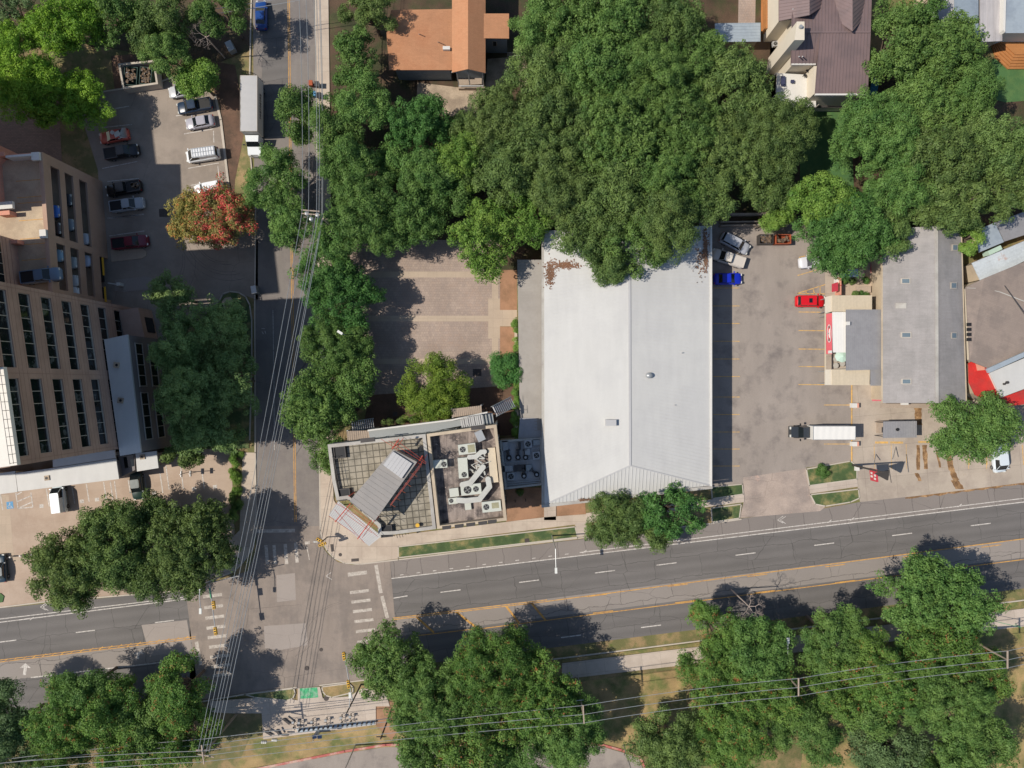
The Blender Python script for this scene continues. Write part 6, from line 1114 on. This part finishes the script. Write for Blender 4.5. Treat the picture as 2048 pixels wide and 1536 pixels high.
def lamp(label, base, h, head, group='street lamps'):
    t = thing('street_lamp', label, 'street lamp', P(*base, 0), group=group); b0 = P(*base, 0); b = MB(); b.tube(b0, b0 + Vector((0, 0, h)), .12, .07); b.build('pole', M['steel'], t); e_ = P(*head, h + .15); b = MB(); b.tube(b0 + Vector((0, 0, h)), e_, .06, .05); b.build('lamp_arm', M['steel'], t); d = (e_ - b0); b = MB(); b.box(e_, (.85, .36, .2), math.atan2(d.y, d.x)); b.build('lamp_head', M['lamp'], t)
lamp('street lamp rising from the grass verge with its arm over the westbound lanes', (1104, 1071), 9.2, (1112, 1141)); lamp('street lamp hidden in the row of street trees with only its head showing', (712, 676), 9.0, (680, 665))
lamp('lamp standing in the crowns of the southern trees', (1532, 1276), 9.0, (1576, 1281)); lamp('pale lamp on the red kerb of the south street near the solar kiosk', (711, 1490), 9.0, (690, 1560)); lamp('pale lamp on the red kerb between the southern tree groups', (1247, 1490), 9.0, (1262, 1562))
def wire(name, pts, r=.035, sag=.8, label=None, group=None, m='steel'):
    b = MB()
    for a, c in zip(pts[:-1], pts[1:]):
        n_ = 12; prev = None
        for i in range(n_ + 1): u = i / n_; p = a.lerp(c, u); p.z -= sag * 4 * u * (1 - u); (b.tube(prev, p, r, n=4) if prev is not None else None); prev = p
    return tag(b.build(name, M[m]), label, 'power line', group)
def pole(label, top, z, arms, tf=False, lean=None):
    p = P(*top, z); t = thing('utility_pole', label, 'utility pole', (p.x, p.y, 0)); b = MB(); b.tube((p.x, p.y, 0), p, .19, .13); b.build('pole', M['polewood'], t)
    for (a, c, zz) in arms: b = MB(); b.beam(P(*a, zz), P(*c, zz), .16, .16); b.build('crossarm', M['greywood'], t)
    if tf:
        for x, y in ((617, 430), (638, 433), (626, 441)): b = MB(); q_ = P(x, y, z - 1.6); b.tube(q_, q_ + Vector((0, 0, 1.0)), .3, .3, 12); b.dome(q_ + Vector((0, 0, 1)), .3, .3, .1); b.build('transformer', M['steel'], t)
    return t
ZW = 12.5
pole('utility pole with crossarms and transformers over the side street trees', (646, 437), ZW, (((603, 420), (640, 423), ZW - .2), ((603, 427), (640, 430), ZW - .6)), True)
pole('utility pole at the bottom left where two wire runs cross', (405, 1510), ZW, (((392, 1500), (418, 1500), ZW - .2), ((396, 1508), (428, 1514), ZW - .8), ((403, 1490), (408, 1528), ZW)))
pole('utility pole with white crossarm between the southern tree crowns', (1167, 1428), ZW, (((1166, 1410), (1168, 1447), ZW),)); pole('utility pole with crossarm above the southern grove', (1597, 1376), ZW, (((1597, 1356), (1597, 1392), ZW),)); pole('utility pole with crossarm at the right edge of the southern grove', (2015, 1320), ZW, (((2015, 1301), (2015, 1337), ZW),))
G1_ = 'overhead wires along the side street'; G2_ = 'overhead wires along the main road'
for i, (x0, xp, xl) in enumerate(((594, 604, 396), (608, 617, 404), (624, 633, 412), (630, 638, 418))):
    wire('power_line', [P(x0, -90, ZW + .2), P(xp, 425, ZW), P(xl, 1504, ZW + .1)], .035, 1.1, 'thin power line running the length of the side street', G1_)
for i, (x0, xp, xl) in enumerate(((638, 645, 440), (636, 643, 432))): wire('power_line', [P(x0, -60, 9.5), P(xp, 440, 9.5), P(xl, 1470, 9.5)], .048 if i == 0 else .035, 1.0, 'lower cable under the side street power lines', 'lower cables along the side street')
for i, (ya, yb, yc, yd, ye) in enumerate(((1538, 1502, 1411, 1357, 1302), (1556, 1512, 1429, 1375, 1320), (1568, 1524, 1446, 1392, 1336))): wire('power_line', [P(-120, ya, ZW), P(405, yb, ZW), P(1167, yc, ZW), P(1597, yd, ZW), P(2015, ye, ZW), P(2200, ye - 22, ZW)], .038, .7, 'power line crossing above the southern tree crowns', G2_)
for i, (ya, yb) in enumerate(((1524, 1474), (1530, 1486))): wire('cable_line', [P(-80, ya + 6, 9.5), P(408, yb + 4, 9.5), P(1167, 1400, 9.2)], .05, .5, 'lower cable crossing beside the southern power lines', 'lower cables along the main road')
for i, y in enumerate((2, 12)): wire('cable_line', [P(380, y + 22, 8), P(600, y - 12, 8)], .04, .2, 'short cable crossing the top of the side street', 'short cables at the top of the side street')
b = MB(); q_ = P(783, 1419, 0); b.tube(q_, q_ + Vector((0, 0, 9.4)), .16, .12); b.box(q_ + Vector((0, 0, 8.8)), (1.5, .12, .14)); tag(b.build('utility_pole', M['darksteel']), 'dark wooden pole leaning out of the frame beside the south plaza tree', 'utility pole')
b = MB(); q_ = P(1155, 1350, .14); b.tube(q_, q_ + Vector((0, 0, 2.8)), .05); b.box(q_ + Vector((0, 0, 2.4)), (.06, .5, .7)); tag(b.build('street_sign', M['steel']), 'small white sign post at the edge of the south sidewalk', 'sign')
b = MB(); q_ = P(2030, 1248, .14); b.tube(q_, q_ + Vector((-1.0, .4, 2.8)), .05); b.box(P(1966, 1237, 2.6), (1.2, .5, .1)); b.tube(P(1966, 1237, 2.6), q_ + Vector((-1.0, .4, 2.8)), .04); tag(b.build('street_sign', M['greenbox']), 'green hanging sign over the sidewalk at the right edge', 'sign')
# ---------------------------------------------------------------- trees
LM = {
 'oak': leafmat('leaves_oak', lin((74, 98, 54)), lin((124, 144, 78))),
 'green': leafmat('leaves_green', lin((70, 104, 52)), lin((122, 150, 78))),
 'lime': leafmat('leaves_lime', lin((82, 120, 50)), lin((138, 166, 76))),
 'dark': leafmat('leaves_dark', lin((78, 102, 66)), lin((120, 144, 92))),
 'cool': leafmat('leaves_cool', lin((62, 104, 52)), lin((108, 148, 76))),
 'shade': leafmat('leaves_shade_lifted', lin((92, 120, 66)), lin((156, 176, 108))),  # leaf colour lightened to offset the shade these trees stand in
 'vivid': leafmat('leaves_vivid', lin((88, 130, 42)), lin((156, 188, 66))),
 'yellow': leafmat('leaves_yellow', lin((78, 110, 42)), lin((140, 160, 64))),
 'elm': leafmat('leaves_elm', lin((70, 104, 48)), lin((124, 152, 72)), lin((160, 98, 66)), .155),
 'crape': leafmat('leaves_crape', lin((104, 112, 60)), lin((160, 136, 84)), lin((214, 92, 90)), .50),
 'crapey': leafmat('leaves_crape_pale', lin((120, 122, 62)), lin((182, 164, 96)), lin((214, 130, 80)), .28),
}
def leafcloud(name, cent, rad, mat, parent, leaf=.30, dens=1.0, seed=0, lobes=None, flat=.62, aspect=.62, clump=1.0):
    """crown: clumps of small leaf faces spread over an irregular domed envelope"""
    g = np.random.default_rng(seed); rx, ry, rz = rad
    nl = lobes or max(7, int(6 + rx * ry / 1.35))
    ang = g.uniform(0, 2 * np.pi, nl); rr = np.sqrt(g.uniform(0.02, 1, nl)) * .82
    L = np.stack([np.cos(ang) * rr * rx, np.sin(ang) * rr * ry, (1 - rr ** 2) * rz * g.uniform(.15, .95, nl)], 1); lr = np.maximum(.75 * clump, g.uniform(.24, .40, nl) * min(rx, ry) * (1.15 - .35 * rr))
    area = (2 * np.pi * lr ** 2); nc = np.maximum(5, (area / (clump * clump * 2.1)).astype(int)); C = []; CR = []
    for i in range(nl):
        d = g.normal(size=(nc[i], 3)); d[:, 2] = np.abs(d[:, 2]) * 1.0 - .25; d /= np.linalg.norm(d, axis=1)[:, None]
        p = L[i] + d * lr[i] * g.uniform(.72, 1.15, (nc[i], 1)) * np.array([1, 1, .85]); C.append(p); CR.append(g.uniform(.5, 1.05, nc[i]) * clump)
        k2 = max(3, nc[i] // 3); d = g.normal(size=(k2, 3)); d /= np.linalg.norm(d, axis=1)[:, None]; C.append(L[i] + d * lr[i] * .45 - np.array([0, 0, .25 * lr[i]])); CR.append(g.uniform(.9, 1.3, k2) * clump)
    C = np.concatenate(C); CR = np.concatenate(CR); n = len(C); per = np.maximum(12, (CR ** 2 / (leaf * leaf * aspect) * 6.5 * dens).astype(int))
    idx = np.repeat(np.arange(n), per); m = len(idx); d = g.normal(size=(m, 3)); d /= np.linalg.norm(d, axis=1)[:, None]; d[:, 2] = np.where(d[:, 2] < -.25, -d[:, 2], d[:, 2])
    p = C[idx] + d * (CR[idx] * g.uniform(.45, 1.08, m) ** .5)[:, None] * np.array([1, 1, .7])
    nrm = d * 1.1 + g.normal(size=(m, 3)) * .42 + np.array([0, 0, .2]); nrm /= np.linalg.norm(nrm, axis=1)[:, None]
    a = np.cross(nrm, g.normal(size=(m, 3))); a /= np.linalg.norm(a, axis=1)[:, None]; b_ = np.cross(nrm, a); s = leaf * g.uniform(.55, 1.25, (m, 1)) * .5; a = a * s; b_ = b_ * s * aspect
    V = np.empty((m, 4, 3), dtype=np.float32); V[:, 0] = p - a; V[:, 1] = p - b_; V[:, 2] = p + a; V[:, 3] = p + b_
    V = V.reshape(-1, 3) + np.array(cent, dtype=np.float32)
    me = bpy.data.meshes.new(name); me.vertices.add(m * 4); me.vertices.foreach_set('co', V.ravel()); me.loops.add(m * 4); me.loops.foreach_set('vertex_index', np.arange(m * 4, dtype=np.int32)); me.polygons.add(m); me.polygons.foreach_set('loop_start', np.arange(0, m * 4, 4, dtype=np.int32)); me.polygons.foreach_set('loop_total', np.full(m, 4, dtype=np.int32)); me.update(calc_edges=True)
    me.materials.append(mat); o = bpy.data.objects.new(name, me); COL.objects.link(o); o.parent = parent; return o, L, lr
NT = 0
def tree(label, x, y, rx, ry, h, kind, cat='tree', group=None, leaf=.26, dens=1.0, name=None, clump=.85):
    global NT
    NT += 1; zc = h * .62; c = P(x, y, zc); s = (H - zc) / FPX; RX, RY = rx * s * 1.1, ry * s * 1.1; rz = min(h * .42, (RX + RY) * .5)
    t = thing(name or {'oak': 'live_oak_tree', 'crape': 'flowering_tree', 'crapey': 'flowering_tree'}.get(kind, 'broadleaf_tree'), label, cat, (c.x, c.y, 0), group=group)
    gg_ = random.Random(NT * 13); leaf *= gg_.uniform(.82, 1.15); clump *= gg_.uniform(.82, 1.3) if kind != 'shade' else .9
    zb_ = h - rz * 1.1; o, L, lr = leafcloud('crown', (0, 0, zb_), (RX, RY, rz), LM[kind], t, leaf, dens, 100 + NT, clump=clump)
    b = MB(); b.tube((0, 0, 0), (0, 0, zb_ * .6), .14 + .03 * max(RX, 2), .11 + .02 * RX, 9)
    for i in range(len(L)):
        e_ = Vector(L[i].tolist()) + Vector((0, 0, zb_)); mid = Vector((e_.x * .45, e_.y * .45, zb_ * .75 + .25 * e_.z)); b.tube((0, 0, zb_ * .55), mid, .07 + .015 * RX, .07, 6); b.tube(mid, e_, .07, .03, 5)
        for k_ in range(2): e2 = e_ + Vector((random.uniform(-1, 1), random.uniform(-1, 1), random.uniform(.1, .6))) * float(lr[i]) * .8; b.tube(mid.lerp(e_, .6), e2, .04, .015, 4)
    b.build('trunk', M['bark'], t, local=True); return t
TR = [
 # top left
 ('bright green tree crown against the left edge above the dark plaza', 42, 135, 72, 92, 11, 'vivid'), ('bright green tree at the top left above the dumpster enclosure', 132, 48, 82, 62, 11, 'vivid'),
 ('lobed bright green tree overhanging the art car stalls', 162, 202, 62, 52, 7.5, 'vivid'), ('bright green crown between the plaza and the grass gap', 90, 195, 46, 54, 8, 'vivid'), ('dark green tree in the extreme top left corner', 18, 18, 60, 42, 11, 'dark'), ('mid green tree above the dumpster enclosure', 240, 45, 66, 55, 9, 'green'),
 ('bushy tree right of the dumpster enclosure', 335, 110, 42, 52, 10, 'green'), ('light green tree covering the silver car in the north lot', 402, 165, 42, 42, 8, 'lime'), ('dark understory tree at the top between lot and side street', 345, 30, 60, 45, 11, 'oak'), ('shady tree beside the blue car at the top of the side street', 450, 32, 50, 42, 11, 'green'), ('dark tree behind the dumpster enclosure', 300, 75, 40, 32, 9, 'oak'),
 # side street
 ('feathery tree beside the white moving truck', 592, 226, 36, 62, 9, 'green'), ('round tree over the west kerb of the side street, below the moving truck', 548, 362, 56, 64, 10, 'green'), ('small tree crown between the side street lanes and the garage exit', 578, 450, 42, 62, 10, 'green'),
 ('crown at the north end of the sidewalk tree row', 712, 118, 46, 72, 10, 'green'), ('crown over the driveway stub west of the orange-roofed house', 728, 205, 50, 66, 11, 'green'), ('dark tree at the top edge between street and orange-roofed house', 745, 30, 68, 38, 10, 'oak'), ('sidewalk tree opposite the white moving truck', 676, 250, 48, 76, 10, 'green'), ('pale leafy tree in the yard south of the orange-roofed house', 832, 250, 66, 58, 9, 'cool'), ('crown just right of the overhead wires above the transformer pole', 700, 330, 54, 58, 11, 'green'),
 ('broad crown north of the brick courtyard, west part', 745, 425, 74, 78, 12, 'green'), ('crown directly right of the transformer pole', 672, 470, 46, 60, 10, 'green'), ('crown hanging over the top of the brick courtyard', 822, 420, 76, 72, 10, 'green'), ('crown beside the street below the transformer pole', 652, 545, 52, 58, 10, 'cool'), ('courtyard street tree at the height of the top paving band', 688, 600, 66, 66, 9, 'cool'), ('courtyard street tree around the hidden lamp', 672, 690, 74, 64, 9, 'green'), ('courtyard street tree casting shade on the lower bricks', 690, 760, 62, 62, 9, 'green'), ('large street tree northwest of the stucco building', 638, 815, 66, 70, 11, 'green'), ('street tree touching the west corner of the stucco building', 648, 890, 52, 50, 10, 'green'),
 ('dark tree at the north tip of the shaded island by the garage exit', 352, 594, 42, 48, 11, 'shade'), ('dark shaded tree in front of the office wing, north', 436, 652, 64, 56, 12, 'shade'), ('dark shaded tree north of the wing windows', 352, 692, 56, 58, 12, 'shade'), ('dark shaded tree beside the side street in the tower shadow', 472, 762, 52, 78, 12, 'shade'), ('dark shaded tree close to the grey office wing', 388, 782, 68, 66, 13, 'shade'), ('dark shaded tree at the south end of the tower island', 418, 862, 74, 52, 11, 'shade'), ('low bright foliage tree at the north edge of the tan lot', 368, 912, 44, 20, 6, 'oak'),
 ('western live oak at the corner of the tan lot', 148, 1130, 76, 88, 11, 'oak'), ('middle live oak south of the tan lot', 232, 1095, 70, 92, 11, 'oak'), ('live oak of the tan lot with branches over the stalls', 275, 1040, 62, 52, 10, 'oak'), ('live oak north of the west crosswalk', 385, 1095, 82, 88, 12, 'oak'), ('live oak crown reaching the main road south of the tan lot', 300, 1150, 70, 48, 10, 'oak'),
 # centre
 ('yellow-green tree at the south end of the brick courtyard', 868, 778, 76, 62, 8, 'yellow'), ('small round dark shrub tree beside the tan canopy', 1010, 736, 24, 34, 5, 'cool'), ('light green weeping tree at the northeast corner of the courtyard', 965, 480, 60, 76, 12, 'lime'),
 ('tree right of the orange-roofed house gable', 1078, 52, 50, 54, 12, 'green'), ('dense tree at the top edge east of the orange-roofed house', 1130, 40, 78, 64, 13, 'green'), ('tree south of the picket fence', 1090, 150, 74, 70, 12, 'oak'), ('tree at the west rim of the grove beside the pale yard', 1010, 250, 70, 74, 12, 'oak'), ('bright tree in the hollow west of the grove', 925, 320, 58, 52, 11, 'lime'), ('tree over the old yard north of the courtyard trees', 872, 350, 60, 52, 11, 'green'), ('small crown filling the hollow south of the pale leafy tree', 800, 325, 44, 36, 8, 'green'), ('small crown beside the old yard, north of the bright hollow tree', 925, 262, 34, 28, 7, 'oak'), ('low crown between the weeping tree and the old yard crowns', 905, 402, 40, 38, 9, 'green'),
 ('crown above the weeping tree', 1000, 350, 66, 60, 12, 'oak'), ('sparse bright tree west of the tan canopy top', 1055, 430, 50, 88, 10, 'lime'),
 ('upper grove crown straight below the top edge, middle', 1215, 60, 76, 70, 13, 'green'), ('upper grove crown next to the brown driveway', 1320, 45, 84, 62, 13, 'oak'), ('grove crown southwest of the carport', 1385, 120, 60, 64, 12, 'green'), ('grove crown in the upper middle of the wood', 1185, 160, 82, 78, 13, 'green'), ('grove crown south of the brown driveway crown', 1295, 160, 84, 78, 13, 'green'), ('central crown of the grove, upper left', 1115, 260, 84, 82, 13, 'oak'), ('central crown of the grove, upper right', 1235, 275, 88, 84, 14, 'green'), ('crown in the middle of the grove left of the white house deck', 1345, 260, 82, 82, 13, 'green'), ('crown at the west foot of the white house', 1460, 180, 66, 92, 12, 'oak'), ('big crown southwest of the white deck', 1545, 275, 80, 84, 12, 'oak'), ('crown over the red shade north of the east lot', 1440, 320, 84, 74, 12, 'oak'),
 ('lower grove crown above the tan canopy', 1125, 370, 80, 76, 13, 'oak'), ('lower grove crown in the centre', 1225, 395, 80, 76, 13, 'oak'), ('lower grove crown above the roof shadow', 1325, 380, 84, 80, 13, 'green'), ('crown spreading over the north end of the white roof, west', 1160, 468, 66, 56, 12, 'oak'), ('crown spreading over the white roof ridge', 1265, 485, 74, 62, 13, 'green'), ('crown over the shaded blue end of the white roof', 1332, 452, 58, 60, 15, 'oak'), ('crown touching the north end of the east lot', 1412, 395, 48, 60, 12, 'oak'), ('low hanging branch tree on the white roof', 1212, 535, 38, 34, 10, 'oak'), ('shaded tree north of the dumpsters', 1530, 370, 56, 52, 9, 'oak'),
 # north east
 ('tree against the east eave of the brown-roofed house', 1785, 95, 66, 82, 12, 'green'), ('tree under the pale grey gabled roof', 1880, 100, 78, 76, 12, 'green'), ('small crown at the top edge left of the pale grey roof', 1835, 18, 34, 34, 11, 'green'), ('tree west of the stepped deck lawn', 1925, 180, 54, 66, 12, 'green'), ('broad tree south of the brown-roofed house', 1755, 275, 86, 76, 12, 'green'), ('tree between the brown-roofed house and the lawn', 1850, 215, 78, 70, 12, 'green'), ('dense tree north of the shingled building, upper', 1870, 320, 88, 74, 13, 'oak'), ('dense tree at the right edge below the lawn', 1992, 292, 80, 66, 13, 'oak'), ('dense tree above the shingled roof, centre', 1905, 400, 78, 62, 12, 'oak'), ('dense tree at the right edge above the pale sheds', 2005, 375, 76, 66, 12, 'oak'), ('crown northwest of the shingled roof', 1800, 375, 66, 54, 12, 'green'),
 ('bright lime tree above the dark lush tree', 1645, 405, 66, 52, 10, 'lime'), ('dark lush round tree between the east lot and the shingled roof', 1695, 470, 86, 78, 11, 'cool'), ('olive tree leaning on the shingled roof corner', 1782, 470, 34, 58, 9, 'oak'), ('small light shrub tree above the dumpsters', 1550, 432, 30, 30, 6, 'lime'), ('small tree beside the northeast corner of the shingled roof', 1936, 478, 20, 34, 7, 'lime'),
 # along the road
 ('street tree in front of the white warehouse, west half', 1235, 1038, 66, 54, 9, 'oak'), ('street tree in front of the white warehouse, silvery east half', 1338, 1022, 74, 48, 10, 'cool'), ('street tree tip reaching over the bike lane', 1290, 1070, 46, 32, 8, 'oak'), ('wide mesquite tree over the forecourt and red roof corner', 1942, 852, 98, 64, 9, 'green'),
 # south
 ('dark tree in the bottom left corner', 28, 1450, 62, 98, 11, 'dark'), ('tree with bright top at the bottom left', 130, 1420, 64, 76, 13, 'elm'), ('tree at the bottom edge left of the wire crossing', 120, 1500, 74, 48, 12, 'elm'), ('tree left of the southwest crosswalk', 225, 1430, 62, 78, 12, 'elm'), ('tree between the bottom left pair, over the road shadow', 178, 1375, 52, 46, 12, 'green'), ('tree filling the gap left of the bright crosswalk tree', 300, 1440, 54, 56, 11, 'green'),
 ('bright tree next to the southwest crosswalk', 362, 1385, 56, 72, 13, 'elm'), ('tree below the bright crosswalk tree', 360, 1465, 74, 62, 12, 'elm'), ('tree at the bottom edge beneath the wires, left', 265, 1508, 78, 46, 12, 'elm'),
 ('tree with dark glossy crown on the south plaza corner', 778, 1330, 72, 74, 11, 'green'), ('tree east of the south plaza', 860, 1395, 78, 78, 13, 'green'), ('tall crown in the middle of the southern group', 985, 1330, 74, 88, 14, 'elm'), ('crown left of the first crossarm pole', 1075, 1385, 74, 84, 13, 'elm'), ('crown below the first crossarm pole', 1140, 1455, 66, 72, 12, 'green'), ('crown at the bottom edge under the wires, middle', 945, 1480, 84, 66, 13, 'elm'), ('crown at the bottom edge next to the south street', 1060, 1500, 78, 54, 12, 'green'), ('crown above the red kerb east of the plaza', 850, 1490, 60, 58, 12, 'green'),
 ('red-tinged tree at the west end of the southern grove', 1425, 1255, 48, 66, 11, 'elm'), ('tree over the south sidewalk', 1430, 1330, 66, 58, 11, 'elm'), ('tree beside the crown lamp', 1510, 1300, 66, 72, 12, 'green'), ('tree below the crown lamp', 1530, 1385, 78, 62, 12, 'elm'), ('round tree reaching into the eastbound lanes', 1655, 1265, 64, 76, 12, 'green'), ('tree right of the second crossarm pole', 1680, 1365, 82, 66, 12, 'elm'), ('large tree north of the grove over the turn lane', 1820, 1180, 78, 72, 12, 'green'), ('large tree reaching the right sidewalk', 1915, 1205, 76, 66, 12, 'green'), ('tree south of the two large roadside trees', 1860, 1290, 88, 62, 12, 'elm'), ('tree west of the last crossarm pole', 1770, 1370, 74, 62, 12, 'elm'),
 ('olive-coloured tree at the bottom of the golden grass', 1345, 1485, 78, 66, 10, 'oak'), ('tree at the bottom edge in the southern grove', 1470, 1470, 78, 68, 12, 'elm'), ('tree north of the golden clearing', 1590, 1432, 66, 60, 11, 'green'), ('dark blue-green tree at the bottom between two clearings', 1775, 1500, 78, 56, 9, 'dark'), ('big crown southeast in the grove', 1895, 1400, 92, 72, 13, 'green'), ('bottom right crown of the southern grove', 1940, 1485, 82, 68, 12, 'green'), ('tree in the western heart of the southern grove', 1450, 1400, 62, 56, 12, 'elm'), ('tree between the two crossarm poles of the grove', 1745, 1310, 58, 52, 12, 'elm'), ('tree at the foot of the right crossarm pole', 1955, 1345, 48, 46, 11, 'elm'), ('low tree on the bottom edge left of the dark blue-green one', 1660, 1495, 46, 40, 10, 'green'),
 ('tree between the clearings', 1735, 1425, 50, 40, 11, 'green'), ('shadowed tree right of the dark blue-green one', 1850, 1535, 60, 30, 10, 'green'),
]
for r_ in TR: tree(*r_)
tree('red-flowering tree at the north lot exit', 446, 432, 56, 64, 8, 'crape'); tree('pale orange-tinted tree beside the red-flowering tree', 384, 440, 46, 56, 7, 'crapey')
def bush(name, label, cat, x, y, rx, ry, h, kind, leaf=.16, dens=1.0, clump=.45, group=None):
    global NT
    NT += 1; c = P(x, y, h * .5); s = H / FPX; t = thing(name, label, cat, (c.x, c.y, 0), group=group); leafcloud('foliage', (0, 0, h * .1), (rx * s, ry * s, h * .8), LM[kind], t, leaf, dens, 900 + NT, clump=clump); b = MB()
    for i in range(5): b.tube((0, 0, 0), (random.uniform(-.3, .3) * rx * s, random.uniform(-.3, .3) * ry * s, h * .6), .03, .015, 5)
    b.build('stem', M['bark'], t, local=True)
bush('round_bush', 'round dark green bush on the grass island by the east lot', 'bush', 1648, 942, 13, 12, 1.8, 'green')
for i, y in enumerate((918, 945, 972, 1000, 1028)): bush('hedge_shrub', ['topmost hedge shrub between the tan lot and the side street sidewalk', 'second hedge shrub from the top beside the sidewalk', 'middle hedge shrub beside the sidewalk', 'fourth hedge shrub from the top beside the sidewalk', 'lowest hedge shrub beside the sidewalk'][i], 'shrub', 471, y, 13, 17, 1.8, 'lime' if i < 3 else 'green', group='hedge between the tan lot and the sidewalk')
t = thing('ivy_wall', 'wall covered in bright ivy between the courtyard and the grey shaded roof', 'ivy wall', P(1031, 800, 0)); b = MB(); b.prism(PP([(1029, 640), (1034, 640), (1038, 875), (1030, 875)], 3.0), 0, 3.0); b.build('wall', M['stuccotan'], t)
for i, y in enumerate((655, 690, 725, 760, 790, 815, 840, 862)): leafcloud('ivy', (P(1031 + i * .4, y, 3).x - t.location.x, P(1031, y, 3).y - t.location.y, 2.7), ((.35 if i < 4 else .8), 1.6, .7), LM['lime'], t, .14, .9, 700 + i, lobes=7, clump=.4)
for i, (x, y) in enumerate(((1692, 562), (1705, 561), (1734, 560), (1712, 588), (1725, 588), (1750, 606), (1735, 588))): bush('patio_plant', ['potted plant in the northwest of the garden patio', 'potted plant left of the wooden steps in the garden patio', 'green plant right of the wooden steps in the garden patio', 'plant against the cream roof, west', 'plant against the cream roof, middle', 'tall plant in the pink passage beside the shingled building', 'plant against the cream roof, east'][i], 'plant', x, y, 6, 5, 1.2, 'oak' if i % 2 else 'green', .12, 1.0, .3)
for i, (x, y, w_) in enumerate(((775, 845, 10), (800, 842, 12), (830, 838, 12), (860, 835, 12), (890, 831, 12), (1040, 985, 8))): bush('climbing_plant', ['climbing plant at the west end of the walkway edge', 'climbing plant second along the walkway edge', 'climbing plant in the middle of the walkway edge', 'climbing plant fourth along the walkway edge', 'climbing plant at the east end of the walkway edge', 'low plant in the shaded dirt strip between buildings'][i], 'plant', x, y, w_, 4, 8.6 if i < 5 else .6, 'oak', .14, .5, .35, group='climbing plants along the walkway' if i < 5 else None)
# bare grey twigs seen among the crowns
for i, (x, y, z, s_) in enumerate(((1508, 1222, 11, 3.2), (1068, 455, 9.5, 2.6), (400, 60, 9, 3.2), (330, 20, 10, 2.6))):
    t = thing('bare_tree', ['leafless grey tree top beside the eastbound lanes', 'bare grey branches among the bright tree above the tan canopy', 'bare grey branches near the top of the north lot', 'bare grey branches at the top edge above the north lot'][i], 'bare tree', (P(x, y, z).x, P(x, y, z).y, 0)); b = MB(); b.tube((0, 0, 0), (0, 0, z - 2), .12, .07)
    def grow(p, d, L_, r, k_):
        q_ = p + d * L_; b.tube(p, q_, r, r * .6, 5)
        if k_ > 0:
            for _ in range(3): grow(q_, (d + Vector((random.uniform(-.9, .9), random.uniform(-.9, .9), random.uniform(-.3, .5)))).normalized(), L_ * .66, r * .55, k_ - 1)
    for k_ in range(5): a = R(72 * k_ + 10); grow(Vector((0, 0, z - 2.2)), Vector((math.cos(a), math.sin(a), .6)).normalized(), s_ * .3, .05, 4 if i else 5)
    b.build('branch', pm('bare_twig_%d' % i, lin((176, 160, 148))), t, local=True)
